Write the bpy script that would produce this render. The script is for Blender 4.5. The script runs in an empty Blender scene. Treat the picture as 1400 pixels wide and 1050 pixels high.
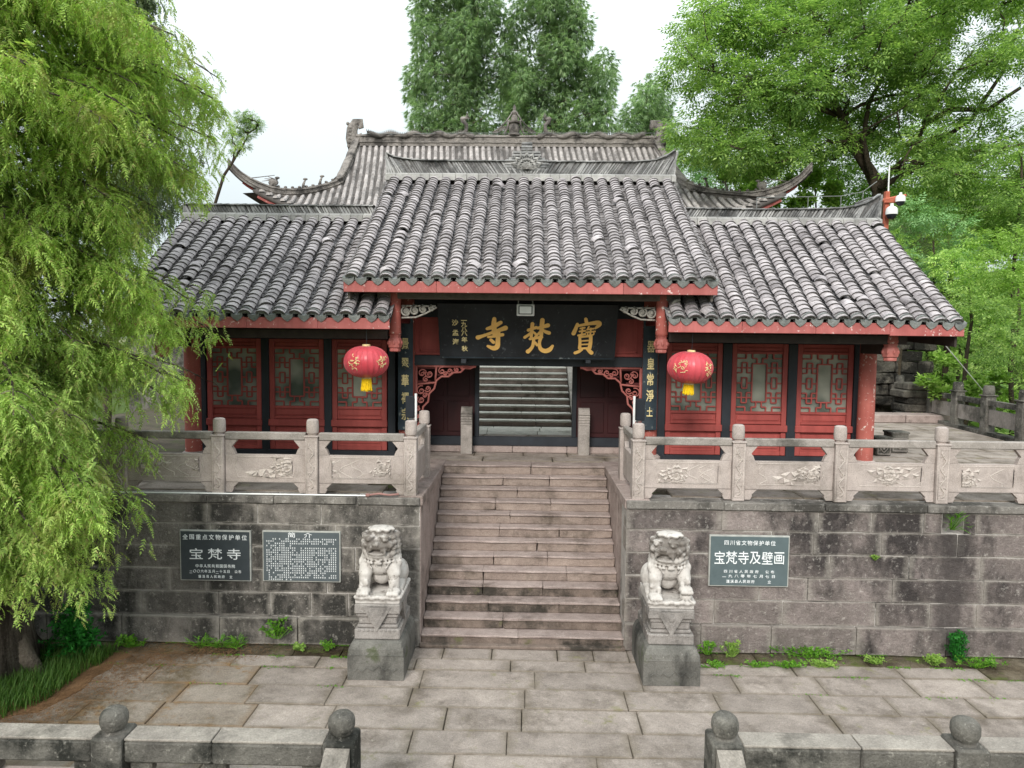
import bpy, bmesh, math, random
import numpy as np
from mathutils import Vector, Matrix, Euler

random.seed(7)
rng = np.random.default_rng(11)
S = bpy.context.scene
COL = S.collection
R = math.radians
PI = math.pi

# ------------------------------------------------------------------ camera
FPX = 970.0
CAMZ = 4.67
YAW, PITCH, ROLL = 1.06, 3.83, 0.6
fw = Vector((-math.sin(R(YAW)) * math.cos(R(PITCH)), math.cos(R(YAW)) * math.cos(R(PITCH)), -math.sin(R(PITCH))))
r0 = Vector((math.cos(R(YAW)), math.sin(R(YAW)), 0))
u0 = r0.cross(fw)
rt = r0 * math.cos(R(ROLL)) + u0 * math.sin(R(ROLL))
up = u0 * math.cos(R(ROLL)) - r0 * math.sin(R(ROLL))
cd = bpy.data.cameras.new('camera')
cam = bpy.data.objects.new('camera', cd)
COL.objects.link(cam)
cam.matrix_world = Matrix(((rt.x, up.x, -fw.x, 0), (rt.y, up.y, -fw.y, 0), (rt.z, up.z, -fw.z, CAMZ), (0, 0, 0, 1)))
cd.sensor_width = 36.0
cd.lens = FPX / 1400 * 36
cd.clip_start = 0.1
cd.clip_end = 2000
S.camera = cam

# ------------------------------------------------------------------ sky, sun, exposure
SUN_EL, SUN_AZ = 34, 194          # azimuth from +Y clockwise: behind the camera, a little left
w = bpy.data.worlds.new('World')
S.world = w
w.use_nodes = True
nt = w.node_tree
nt.nodes.clear()
out = nt.nodes.new('ShaderNodeOutputWorld')
bg = nt.nodes.new('ShaderNodeBackground')
bg.inputs['Strength'].default_value = 0.13
sky = nt.nodes.new('ShaderNodeTexSky')
sky.sky_type = 'NISHITA'
sky.sun_disc = False
sky.sun_elevation = R(SUN_EL)
sky.sun_rotation = R(SUN_AZ)
tc = nt.nodes.new('ShaderNodeTexCoord')
ns = nt.nodes.new('ShaderNodeTexNoise')
ns.inputs['Scale'].default_value = 1.6
ns.inputs['Detail'].default_value = 4
rp = nt.nodes.new('ShaderNodeValToRGB')
rp.color_ramp.elements[0].position = 0.35
rp.color_ramp.elements[0].color = (5.5, 6.2, 6.35, 1)
rp.color_ramp.elements[1].position = 0.6
rp.color_ramp.elements[1].color = (6.1, 6.6, 6.7, 1)
mx = nt.nodes.new('ShaderNodeMix')
mx.data_type = 'RGBA'
mx.inputs[0].default_value = 0.93
nt.links.new(tc.outputs['Generated'], ns.inputs['Vector'])
nt.links.new(ns.outputs['Fac'], rp.inputs['Fac'])
nt.links.new(sky.outputs['Color'], mx.inputs[6])
nt.links.new(rp.outputs['Color'], mx.inputs[7])
# overcast sky: brighter overhead than near the horizon (1 + 2 sin elevation)
sxyz = nt.nodes.new('ShaderNodeSeparateXYZ')
nt.links.new(tc.outputs['Generated'], sxyz.inputs[0])
mz = nt.nodes.new('ShaderNodeMath'); mz.operation = 'MAXIMUM'; mz.inputs[1].default_value = 0.0
nt.links.new(sxyz.outputs['Z'], mz.inputs[0])
mg = nt.nodes.new('ShaderNodeMath'); mg.operation = 'MULTIPLY_ADD'; mg.inputs[1].default_value = 0.9; mg.inputs[2].default_value = 0.38
nt.links.new(mz.outputs[0], mg.inputs[0])
vm = nt.nodes.new('ShaderNodeVectorMath'); vm.operation = 'SCALE'
nt.links.new(mx.outputs[2], vm.inputs[0]); nt.links.new(mg.outputs[0], vm.inputs['Scale'])
nt.links.new(vm.outputs[0], bg.inputs['Color'])
nt.links.new(bg.outputs['Background'], out.inputs['Surface'])
ld = bpy.data.lights.new('sun', 'SUN')
ld.energy = 1.5
ld.angle = R(20)
ld.color = (1.0, 0.96, 0.9)
sun = bpy.data.objects.new('sun', ld)
COL.objects.link(sun)
sd = Vector((math.sin(R(SUN_AZ)) * math.cos(R(SUN_EL)), math.cos(R(SUN_AZ)) * math.cos(R(SUN_EL)), math.sin(R(SUN_EL))))
sun.rotation_euler = sd.to_track_quat('Z', 'Y').to_euler()
sun.location = (-10, -10, 30)
vs = S.view_settings
S.display_settings.display_device = 'sRGB'
vs.view_transform = 'Standard'
vs.look = 'None'
vs.exposure = 1.12
vs.gamma = 1
vs.use_curve_mapping = False
S.cycles.max_bounces = 6
S.cycles.diffuse_bounces = 5
S.cycles.glossy_bounces = 2
S.cycles.transmission_bounces = 3
S.cycles.transparent_max_bounces = 4
S.cycles.use_denoising = True


def at(px, py, Y):
    """where the ray of a photograph pixel meets the plane y = Y"""
    d = fw + rt * ((px - 700) / FPX) - up * ((py - 525) / FPX)
    t = Y / d.y
    return Vector((d.x * t, Y, CAMZ + d.z * t))


def atz(px, py, z):
    d = fw + rt * ((px - 700) / FPX) - up * ((py - 525) / FPX)
    t = (z - CAMZ) / d.z
    return Vector((d.x * t, d.y * t, z))


# ------------------------------------------------------------------ mesh helpers
class MB:
    def __init__(s):
        s.v = []; s.f = []; s.m = []

    def add(s, vs, fs, mi=0):
        n = len(s.v)
        s.v.extend([tuple(p) for p in vs])
        s.f.extend([tuple(n + i for i in f) for f in fs])
        s.m.extend([mi] * len(fs))
        return s

    def box(s, x0, x1, y0, y1, z0, z1, mi=0):
        if x0 > x1: x0, x1 = x1, x0
        v = [(x0, y0, z0), (x1, y0, z0), (x1, y1, z0), (x0, y1, z0), (x0, y0, z1), (x1, y0, z1), (x1, y1, z1), (x0, y1, z1)]
        return s.add(v, [(0, 3, 2, 1), (4, 5, 6, 7), (0, 1, 5, 4), (1, 2, 6, 5), (2, 3, 7, 6), (3, 0, 4, 7)], mi)

    def cbox(s, x0, x1, y0, y1, z0, z1, c=0.01, mi=0):
        """box with chamfered edges"""
        if x0 > x1: x0, x1 = x1, x0
        bm = bmesh.new()
        bmesh.ops.create_cube(bm, size=1)
        for v in bm.verts:
            v.co = Vector(((x0 + x1) / 2 + v.co.x * (x1 - x0), (y0 + y1) / 2 + v.co.y * (y1 - y0), (z0 + z1) / 2 + v.co.z * (z1 - z0)))
        bmesh.ops.bevel(bm, geom=bm.edges[:], offset=c, segments=1, affect='EDGES')
        return s.bm(bm, mi)

    def bm(s, bm, mi=0):
        bm.verts.index_update()
        s.add([v.co[:] for v in bm.verts], [tuple(v.index for v in f.verts) for f in bm.faces], mi)
        bm.free()
        return s

    def prism(s, poly, y0, y1, mi=0):
        """poly in (x, z), counter-clockwise seen from -y, pushed from y0 (near) to y1 (far)"""
        n = len(poly)
        v = [(x, y0, z) for x, z in poly] + [(x, y1, z) for x, z in poly]
        f = [tuple(range(n)), tuple(range(2 * n - 1, n - 1, -1))]
        for i in range(n):
            j = (i + 1) % n
            f.append((j, i, n + i, n + j))
        return s.add(v, f, mi)

    def prismx(s, poly, x0, x1, mi=0):
        """poly in (y, z)"""
        n = len(poly)
        v = [(x0, y, z) for y, z in poly] + [(x1, y, z) for y, z in poly]
        f = [tuple(range(n)), tuple(range(2 * n - 1, n - 1, -1))]
        for i in range(n):
            j = (i + 1) % n
            f.append((j, i, n + i, n + j))
        return s.add(v, f, mi)

    def lathe(s, c, prof, n=20, mi=0, axis='z', mod=None):
        v = []; f = []
        for (r, h) in prof:
            for k in range(n):
                a = 2 * PI * k / n
                rr = r * (mod(a) if mod else 1)
                p = (rr * math.cos(a), rr * math.sin(a), h)
                if axis == 'y': p = (p[0], h, p[1])
                if axis == 'x': p = (h, p[0], p[1])
                v.append((c[0] + p[0], c[1] + p[1], c[2] + p[2]))
        m = len(prof)
        for i in range(m - 1):
            for k in range(n):
                k2 = (k + 1) % n
                f.append((i * n + k, i * n + k2, (i + 1) * n + k2, (i + 1) * n + k))
        f.append(tuple(range(n - 1, -1, -1)))
        f.append(tuple((m - 1) * n + k for k in range(n)))
        return s.add(v, f, mi)

    def tube(s, pts, rad, n=6, mi=0, flat=None):
        pts = [Vector(p) for p in pts]
        if not hasattr(rad, '__len__'): rad = [rad] * len(pts)
        v = []; f = []
        prev = None
        for i, p in enumerate(pts):
            t = (pts[min(i + 1, len(pts) - 1)] - pts[max(i - 1, 0)])
            if t.length < 1e-9: t = Vector((0, 0, 1))
            t.normalize()
            if prev is None:
                a = Vector((0, 1, 0)) if abs(t.y) < 0.9 else Vector((1, 0, 0))
                a = (a - t * a.dot(t)).normalized()
            else:
                a = prev - t * prev.dot(t)
                a = a.normalized() if a.length > 1e-6 else prev
            prev = a
            b = t.cross(a)
            for k in range(n):
                g = 2 * PI * k / n
                v.append(p + a * math.cos(g) * rad[i] * (flat or 1) + b * math.sin(g) * rad[i])
        m = len(pts)
        for i in range(m - 1):
            for k in range(n):
                k2 = (k + 1) % n
                f.append((i * n + k, i * n + k2, (i + 1) * n + k2, (i + 1) * n + k))
        f.append(tuple(range(n - 1, -1, -1)))
        f.append(tuple((m - 1) * n + k for k in range(n)))
        return s.add(v, f, mi)

    def ball(s, c, r, seg=10, rings=7, mi=0, rot=None):
        if not hasattr(r, '__len__'): r = (r, r, r)
        v = [Vector((0, 0, 1))]; f = []
        for i in range(1, rings):
            th = PI * i / rings
            for k in range(seg):
                a = 2 * PI * k / seg
                v.append(Vector((math.sin(th) * math.cos(a), math.sin(th) * math.sin(a), math.cos(th))))
        v.append(Vector((0, 0, -1)))
        for k in range(seg):
            f.append((0, 1 + k, 1 + (k + 1) % seg))
        for i in range(rings - 2):
            for k in range(seg):
                a = 1 + i * seg + k; b = 1 + i * seg + (k + 1) % seg
                f.append((a, a + seg, b + seg, b))
        L = len(v) - 1
        for k in range(seg):
            f.append((L, L - seg + (k + 1) % seg, L - seg + k))
        o = []
        for p in v:
            q = Vector((p.x * r[0], p.y * r[1], p.z * r[2]))
            if rot: q = rot @ q
            o.append(q + Vector(c))
        return s.add(o, f, mi)

    def xf(s, M):
        s.v = [tuple(M @ Vector(p)) for p in s.v]
        return s

    def bounds(s):
        a = np.array(s.v)
        return a.min(0), a.max(0)


W = {}   # world position of every unrotated parent


def linkobj(o, parent, loc):
    COL.objects.link(o)
    loc = Vector(loc)
    W[o.name] = loc
    if parent is not None:
        o.parent = parent
        o.location = loc - W[parent.name]
    else:
        o.location = loc


def mesh_from(name, v, f, mats, mi=None, smooth=False):
    me = bpy.data.meshes.new(name)
    me.from_pydata(v, [], f)
    for m in (mats if isinstance(mats, (list, tuple)) else [mats]):
        me.materials.append(m)
    if mi is not None and any(mi): me.polygons.foreach_set('material_index', mi)
    if smooth: me.polygons.foreach_set('use_smooth', [True] * len(f))
    me.update()
    return me


def tagk(o, label=None, cat=None, group=None, kind=None):
    if label: o['label'] = label
    if cat: o['category'] = cat
    if group: o['group'] = group
    if kind: o['kind'] = kind
    return o


def part(name, mb, mat, parent=None, smooth=False, recalc=True, org=None, **t):
    """one mesh object; mb holds world coordinates, the origin goes to the bottom centre"""
    lo, hi = mb.bounds()
    o0 = Vector(((lo[0] + hi[0]) / 2, (lo[1] + hi[1]) / 2, lo[2])) if org is None else Vector(org)
    me = mesh_from(name, [tuple(Vector(p) - o0) for p in mb.v], mb.f, mat, mb.m, smooth)
    if recalc:
        b = bmesh.new(); b.from_mesh(me)
        bmesh.ops.recalc_face_normals(b, faces=b.faces)
        b.to_mesh(me); b.free()
    if smooth == 'auto':
        me.set_sharp_from_angle(angle=R(40))
    o = bpy.data.objects.new(name, me)
    linkobj(o, parent, o0)
    return tagk(o, **t)


def empty(name, loc, parent=None, **t):
    o = bpy.data.objects.new(name, None)
    o.empty_display_size = 0.2
    linkobj(o, parent, loc)
    return tagk(o, **t)


def inst(name, me, loc, parent=None, rot=None, scale=None, **t):
    o = bpy.data.objects.new(name, me)
    linkobj(o, parent, loc)
    if rot is not None: o.rotation_euler = rot
    if scale is not None: o.scale = scale
    return tagk(o, **t)


def scatter(templates, pos, mats, which=None):
    """numpy: stack transformed copies of small templates; returns verts, tri array"""
    V = []; F = []; off = 0
    pos = np.asarray(pos); mats = np.asarray(mats)
    if which is None: which = rng.integers(0, len(templates), len(pos))
    for ti, (tv, tf) in enumerate(templates):
        idx = np.nonzero(which == ti)[0]
        if len(idx) == 0: continue
        v = np.einsum('kij,nj->kni', mats[idx], tv) + pos[idx][:, None, :]
        f = tf[None, :, :] + (np.arange(len(idx)) * len(tv))[:, None, None] + off
        V.append(v.reshape(-1, 3)); F.append(f.reshape(-1, tf.shape[1]))
        off += len(idx) * len(tv)
    return np.concatenate(V), np.concatenate(F)


def npmesh(name, V, F, mats):
    me = bpy.data.meshes.new(name)
    k = F.shape[1]
    me.vertices.add(len(V)); me.vertices.foreach_set('co', V.astype(np.float32).ravel())
    me.loops.add(F.size); me.loops.foreach_set('vertex_index', F.astype(np.int32).ravel())
    me.polygons.add(len(F)); me.polygons.foreach_set('loop_start', (np.arange(len(F)) * k).astype(np.int32))
    for m in (mats if isinstance(mats, (list, tuple)) else [mats]): me.materials.append(m)
    me.update(calc_edges=True)
    me.validate()
    return me


def npobj(name, V, F, mat, parent, loc, **t):
    me = npmesh(name, V - np.array(loc), F, mat)
    return inst(name, me, loc, parent, **t)


# ------------------------------------------------------------------ materials
def srgb(r, g, b):
    def c(x):
        x /= 255
        return x / 12.92 if x <= 0.04045 else ((x + 0.055) / 1.055) ** 2.4
    return (c(r), c(g), c(b), 1)


class NT:
    def __init__(s, name):
        s.m = bpy.data.materials.new(name)
        s.m.use_nodes = True
        s.t = s.m.node_tree
        s.b = s.t.nodes['Principled BSDF']
        s.pos = s.n('ShaderNodeNewGeometry').outputs['Position']

    def n(s, k, **kw):
        nd = s.t.nodes.new(k)
        for a, b in kw.items(): setattr(nd, a, b)
        return nd

    def l(s, a, b): s.t.links.new(a, b)

    def noise(s, scale, detail=6, rough=0.6, stretch=None, vec=None, dist=0):
        nd = s.n('ShaderNodeTexNoise')
        nd.inputs['Scale'].default_value = scale
        nd.inputs['Detail'].default_value = detail
        nd.inputs['Roughness'].default_value = rough
        nd.inputs['Distortion'].default_value = dist
        v = vec or s.pos
        if stretch:
            mp = s.n('ShaderNodeMapping'); mp.inputs['Scale'].default_value = stretch
            s.l(v, mp.inputs['Vector']); v = mp.outputs['Vector']
        s.l(v, nd.inputs['Vector'])
        return nd.outputs['Fac']

    def ramp(s, fac, stops, interp='LINEAR'):
        nd = s.n('ShaderNodeValToRGB')
        cr = nd.color_ramp; cr.interpolation = interp
        while len(cr.elements) < len(stops): cr.elements.new(0.5)
        for e, (p, c) in zip(cr.elements, stops):
            e.position = p
            e.color = c if hasattr(c, '__len__') else (c, c, c, 1)
        s.l(fac, nd.inputs['Fac'])
        return nd.outputs['Color']

    def mix(s, fac, a, b, mode='MIX'):
        nd = s.n('ShaderNodeMix'); nd.data_type = 'RGBA'; nd.blend_type = mode
        for i, v in ((0, fac), (6, a), (7, b)):
            if hasattr(v, 'is_linked') or hasattr(v, 'links'): s.l(v, nd.inputs[i])
            elif i == 0: nd.inputs[0].default_value = v
            else: nd.inputs[i].default_value = v if hasattr(v, '__len__') else (v, v, v, 1)
        return nd.outputs[2]

    def math(s, op, a, b=0.0, c=None):
        nd = s.n('ShaderNodeMath'); nd.operation = op
        for i, v in enumerate((a, b) if c is None else (a, b, c)):
            if hasattr(v, 'links'): s.l(v, nd.inputs[i])
            else: nd.inputs[i].default_value = v
        return nd.outputs[0]

    def rand(s, island=False):
        if island: return s.n('ShaderNodeNewGeometry').outputs['Random Per Island']
        return s.n('ShaderNodeObjectInfo').outputs['Random']

    def bump(s, h, strength=0.4, dist=0.02):
        nd = s.n('ShaderNodeBump'); nd.inputs['Strength'].default_value = strength
        nd.inputs['Distance'].default_value = dist
        s.l(h, nd.inputs['Height']); s.l(nd.outputs['Normal'], s.b.inputs['Normal'])

    def fin(s, col, rough=0.85, spec=0.3, metal=0):
        if hasattr(col, 'links'): s.l(col, s.b.inputs['Base Color'])
        else: s.b.inputs['Base Color'].default_value = col
        if hasattr(rough, 'links'): s.l(rough, s.b.inputs['Roughness'])
        else: s.b.inputs['Roughness'].default_value = rough
        s.b.inputs['Specular IOR Level'].default_value = spec
        s.b.inputs['Metallic'].default_value = metal
        return s.m


def stone(name, c1, c2, dark, light, dk=(0.55, 0.68), lt=(0.62, 0.72), var=0.35, island=False, scale=3.0,
          streak=(1, 1, 1), bump=0.5, bd=0.015, moss=None, spec=0.2, warm=None, edge=None, drain=None):
    t = NT(name)
    a = t.noise(scale, 8, 0.65)
    base = t.ramp(a, [(0.3, c1), (0.7, c2)])
    if warm:
        wn = t.noise(0.7, 3, 0.5)
        base = t.mix(t.ramp(wn, [(0.45, 0), (0.62, 1)]), base, warm)
    r = t.rand(island)
    base = t.mix(1.0, base, t.ramp(r, [(0, 1 - var), (1, 1 + var * 0.6)]), 'MULTIPLY')
    d = t.noise(1.1, 7, 0.7, stretch=streak)
    base = t.mix(t.ramp(d, [(dk[0], 0), (dk[1], 1)]), base, dark)
    g = t.noise(14, 6, 0.75)
    base = t.mix(t.math('MULTIPLY', t.ramp(g, [(lt[0], 0), (lt[1], 1)]), 0.7), base, light)
    fine = t.noise(60, 3, 0.6)
    base = t.mix(0.55, base, t.ramp(fine, [(0.3, 0.62), (0.7, 1.3)]), 'MULTIPLY')
    if moss:
        mn = t.noise(2.3, 6, 0.7)
        base = t.mix(t.ramp(mn, [(moss[1], 0), (moss[1] + 0.1, 1)]), base, moss[0])
    # broad uneven weathering
    bw = t.noise(4.5, 10, 0.72, dist=0.6)
    base = t.mix(0.75, base, t.ramp(bw, [(0.3, 0.72), (0.5, 1.0), (0.72, 1.22)]), 'MULTIPLY')
    if edge:      # dirt gathered along the joints of each slab
        oc = t.n('ShaderNodeTexCoord').outputs['Object']
        se = t.n('ShaderNodeSeparateXYZ'); t.l(oc, se.inputs[0])
        m_ = t.math('MAXIMUM', t.math('ABSOLUTE', se.outputs['X']), t.math('ABSOLUTE', se.outputs[edge[1]]))
        m_ = t.math('ADD', m_, t.math('MULTIPLY', t.noise(6, 7, 0.75), 0.22))
        base = t.mix(t.math('MULTIPLY', t.ramp(m_, [(0.52, 0), (0.64, 1)]), 0.75), base, edge[0])
    if drain:     # dark wet streak below the drain
        sp_ = t.n('ShaderNodeSeparateXYZ'); t.l(t.pos, sp_.inputs[0])
        dx = t.math('ABSOLUTE', t.math('SUBTRACT', sp_.outputs['X'], drain))
        dx = t.math('ADD', dx, t.math('MULTIPLY', t.noise(3.5, 7, 0.7), 0.5))
        base = t.mix(t.math('MULTIPLY', t.ramp(dx, [(0.38, 1), (0.62, 0)]), 0.75), base, dark)
    h = t.math('ADD', t.math('ADD', t.noise(25, 8, 0.7), t.math('MULTIPLY', a, 1.5)), t.math('MULTIPLY', t.noise(8, 9, 0.75), 2.0))
    t.bump(h, bump, bd)
    return t.fin(base, 0.9, spec)


def paint(name, c1, c2, chip=None, chipat=(0.66, 0.7), rough=0.55, grain=True, spec=0.3, zlow=None):
    t = NT(name)
    base = t.ramp(t.noise(2.2, 6, 0.6), [(0.3, c1), (0.7, c2)])
    st = t.noise(9, 5, 0.6, stretch=(1, 1, 0.12))
    base = t.mix(0.5, base, t.ramp(st, [(0.3, 0.7), (0.7, 1.2)]), 'MULTIPLY')
    r = t.rand()
    base = t.mix(1, base, t.ramp(r, [(0, 0.88), (1, 1.1)]), 'MULTIPLY')
    if chip:
        k = t.noise(13, 7, 0.72)
        k2 = t.noise(1.7, 4, 0.6)
        s_ = t.math('ADD', t.math('MULTIPLY', k, 0.75), t.math('MULTIPLY', k2, 0.25))
        base = t.mix(t.ramp(s_, [(chipat[0], 0), (chipat[1], 1)]), base, chip)
    t.bump(t.noise(40, 5, 0.6, stretch=(1, 1, 0.3)), 0.2, 0.004)
    return t.fin(base, rough, spec)


def plain(name, c, rough=0.6, spec=0.3, metal=0, nz=0.25, sc=8):
    t = NT(name)
    base = t.mix(1, c, t.ramp(t.noise(sc, 5, 0.6), [(0.3, 1 - nz), (0.7, 1 + nz)]), 'MULTIPLY')
    return t.fin(base, rough, spec, metal)


def leafmat(name, cs, trans=0.35, big=0.5, rough=0.55, bigscale=0.5, brown=None):
    """leaf: colour varies leaf by leaf and slowly through the crown"""
    t = NT(name)
    r = t.rand(True)
    c = t.ramp(r, [(i / (len(cs) - 1), x) for i, x in enumerate(cs)])
    b = t.noise(bigscale, 4, 0.6)
    c = t.mix(big, c, t.ramp(b, [(0.35, (0.55, 0.6, 0.55, 1)), (0.65, (1.3, 1.28, 1.15, 1))]), 'MULTIPLY')
    if brown:      # older sprays gone olive brown in patches
        c = t.mix(t.math('MULTIPLY', t.ramp(t.noise(1.6, 5, 0.7), [(0.52, 0), (0.68, 1)]), 0.6), c, brown)
    t.l(c, t.b.inputs['Base Color'])
    t.b.inputs['Roughness'].default_value = rough
    t.b.inputs['Specular IOR Level'].default_value = 0.25
    tr = t.n('ShaderNodeBsdfTranslucent')
    c2 = t.mix(1, c, (1.1, 1.2, 0.75, 1), 'MULTIPLY')
    t.l(c2, tr.inputs['Color'])
    ms = t.n('ShaderNodeMixShader'); ms.inputs[0].default_value = trans
    t.l(t.b.outputs[0], ms.inputs[1]); t.l(tr.outputs[0], ms.inputs[2])
    t.l(ms.outputs[0], t.t.nodes['Material Output'].inputs['Surface'])
    return t.m


M = {}
M['wall_dark'] = stone('blackened wall stone', srgb(107, 102, 96), srgb(136, 129, 123), srgb(61, 59, 56), srgb(184, 178, 169),
    dk=(0.42, 0.56), lt=(0.56, 0.7), var=0.3, streak=(1, 1, 0.5), bump=1.0, bd=.02, scale=3.4, edge=(srgb(165, 158, 149), 'Z'))
M['wall_rose'] = stone('rose grey wall stone', srgb(118, 109, 104), srgb(145, 133, 129), srgb(63, 58, 57), srgb(186, 179, 171),
    dk=(0.44, 0.6), lt=(0.56, 0.7), var=0.3, streak=(1, 1, 0.5), bump=1.0, bd=.02, scale=3.4, edge=(srgb(159, 152, 143), 'Z'), drain=6.45)
M['mortar'] = stone('pale lime mortar', srgb(160, 154, 149), srgb(186, 180, 174), srgb(86, 82, 78), srgb(214, 210, 204), dk=(0.5, 0.6), var=0.05)
M['cap'] = stone('wall cap stone', srgb(119, 114, 108), srgb(142, 136, 130), srgb(73, 70, 66), srgb(184, 180, 173), dk=(0.46, 0.58), lt=(0.56, 0.68), var=0.25, streak=(1, 1, 0.4), bump=0.8)
M['stair'] = stone('worn pink sandstone steps', srgb(152, 136, 130), srgb(173, 157, 150), srgb(117, 104, 97), srgb(195, 183, 175),
    dk=(0.52, 0.66), var=0.10, bump=0.8, bd=0.016)
M['riser2'] = stone('shaded slightly grimy riser stone', srgb(140, 124, 115), srgb(160, 144, 134), srgb(107, 96, 86), srgb(179, 165, 155), dk=(0.5, 0.64), var=0.08, bump=0.8, bd=0.02)  # shade of the upright faces put into the colour, with some grime
M['riser'] = stone('shaded grimy lower step stone', srgb(117, 103, 94), srgb(141, 126, 116), srgb(65, 60, 54), srgb(174, 161, 149),
    dk=(0.46, 0.6), var=0.12, bump=0.9, bd=0.02, moss=(srgb(99, 98, 68), 0.6))  # grime and moss, darkened further for the shade on the risers
M['bal'] = stone('carved pinkish grey balustrade stone', srgb(161, 149, 142), srgb(178, 166, 160), srgb(132, 123, 115), srgb(194, 185, 178),
    dk=(0.54, 0.7), lt=(0.64, 0.78), var=0.08, bump=0.4, bd=0.008)
M['balcarve'] = stone('carved relief stone', srgb(175, 164, 156), srgb(190, 180, 172), srgb(148, 138, 131), srgb(206, 197, 191), dk=(0.58, 0.74), var=0.05, bump=0.3, bd=0.006)
M['rail'] = stone('weathered handrail stone', srgb(140, 133, 126), srgb(165, 156, 150), srgb(99, 95, 89), srgb(189, 181, 176),
    dk=(0.5, 0.64), var=0.12, bump=0.5)
M['oldbal'] = stone('dark lichened balustrade stone', srgb(94, 90, 85), srgb(129, 125, 117), srgb(49, 49, 45), srgb(176, 171, 161),
    dk=(0.46, 0.58), lt=(0.57, 0.7), var=0.15, bump=1.0, bd=0.02)
M['oldtop'] = stone('pale worn rail top', srgb(144, 136, 128), srgb(170, 162, 152), srgb(101, 96, 89), srgb(197, 190, 181),
    dk=(0.5, 0.64), var=0.1, bump=0.9, bd=0.015)
M['pave'] = stone('grey sandstone paving', srgb(146, 135, 127), srgb(170, 158, 149), srgb(113, 103, 94), srgb(196, 186, 178),
    dk=(0.5, 0.66), lt=(0.6, 0.74), var=0.14, bump=0.9, bd=0.014, scale=1.8, moss=(srgb(131, 126, 94), 0.6), edge=(srgb(108, 98, 82), 'Y'))
M['pavedirt'] = stone('dirty rough paving', srgb(109, 96, 78), srgb(136, 125, 107), srgb(67, 56, 42), srgb(170, 161, 143),
    dk=(0.44, 0.6), var=0.25, bump=1.0, bd=0.03, moss=(srgb(98, 105, 58), 0.52), edge=(srgb(73, 67, 47), 'Y'))
M['pavewarm'] = stone('needle stained paving', srgb(141, 129, 117), srgb(161, 150, 139), srgb(109, 97, 80), srgb(184, 178, 171),
    dk=(0.48, 0.64), var=0.14, bump=0.9, bd=0.015, scale=1.8, moss=(srgb(143, 115, 82), 0.58), edge=(srgb(123, 97, 67), 'Y'))
M['joint'] = stone('earth in joints', srgb(64, 58, 48), srgb(88, 80, 68), srgb(44, 39, 31), srgb(106, 98, 84), var=0.05, moss=(srgb(68, 76, 38), 0.52))
M['soil'] = stone('rust brown needle litter', srgb(121, 90, 63), srgb(152, 119, 88), srgb(82, 64, 45), srgb(165, 138, 108), var=0.05, bump=1, bd=0.03)
M['tile'] = stone('grey clay roof tile', srgb(149, 142, 144), srgb(186, 178, 178), srgb(103, 97, 98), srgb(217, 209, 204),
    dk=(0.52, 0.7), lt=(0.62, 0.76), var=0.24, bump=0.4, bd=0.006, scale=7)
M['tilei'] = stone('grey clay roof tile loose', srgb(149, 142, 144), srgb(186, 178, 178), srgb(103, 97, 98), srgb(217, 209, 204),
    dk=(0.52, 0.7), lt=(0.62, 0.76), var=0.24, bump=0.4, bd=0.006, scale=7, island=True)
M['tiledge'] = plain('shade dark tile edge', srgb(99, 96, 95), 0.9, 0.15, nz=0.4, sc=30)  # shade under the tile lips painted into the edge colour
M['pan'] = stone('dark channel tile', srgb(115, 112, 113), srgb(156, 151, 151), srgb(78, 75, 75), srgb(196, 190, 189), var=0.3, island=True)
M['drip'] = stone('blue grey drip tile', srgb(112, 115, 113), srgb(138, 140, 137), srgb(80, 82, 80), srgb(168, 169, 164), var=0.2, scale=12)
M['ridge'] = stone('slanted ridge tile', srgb(123, 123, 124), srgb(171, 169, 167), srgb(68, 68, 68), srgb(204, 202, 198), dk=(0.5, 0.62), var=0.55, island=True)
M['ridgeband'] = stone('mortared ridge band', srgb(146, 144, 141), srgb(168, 165, 161), srgb(108, 107, 105), srgb(190, 188, 184), var=0.25, island=True)
M['halltile'] = stone('pale barrel tile', srgb(149, 143, 140), srgb(182, 174, 171), srgb(96, 92, 90), srgb(215, 209, 204), dk=(0.48, 0.62),
    var=0.25, island=True, streak=(1, 0.4, 0.4), scale=6)
M['hallpan'] = stone('hall roof bed', srgb(80, 76, 74), srgb(104, 99, 96), srgb(58, 55, 53), srgb(130, 125, 120), var=0.1)
M['hallridge'] = stone('crumbling stucco ridge', srgb(134, 127, 123), srgb(167, 159, 152), srgb(79, 75, 72), srgb(202, 193, 187), dk=(0.46, 0.6), var=0.2, island=True, bump=1.0, bd=0.05)
M['red'] = paint('red lacquer', srgb(138, 64, 58), srgb(154, 75, 68), srgb(196, 150, 140), (0.66, 0.69))
M['reddoor'] = paint('door red lacquer', srgb(152, 70, 65), srgb(170, 83, 77), srgb(210, 164, 152), (0.71, 0.74))
M['fascia'] = paint('faded red fascia', srgb(158, 84, 80), srgb(178, 106, 102), srgb(222, 200, 194), (0.58, 0.63), rough=0.75)
M['redpeel'] = paint('peeling red column', srgb(148, 76, 68), srgb(168, 96, 86), srgb(222, 208, 196), (0.58, 0.62), rough=0.7)
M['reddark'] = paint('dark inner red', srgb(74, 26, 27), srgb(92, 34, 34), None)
M['redin'] = paint('porch shade maroon', srgb(44, 14, 16), srgb(58, 19, 21), None)  # gloom of the deep porch put into this red
M['scroll'] = paint('pink red scrollwork', srgb(156, 86, 80), srgb(176, 108, 100), srgb(220, 180, 170), (0.68, 0.72))
M['black'] = paint('black lacquer', srgb(38, 41, 46), srgb(50, 54, 60), srgb(128, 134, 136), (0.68, 0.74), rough=0.5)
M['boardblack'] = paint('scuffed black sign board', srgb(30, 32, 35), srgb(42, 45, 49), srgb(112, 116, 118), (0.58, 0.72), rough=0.55)
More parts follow.
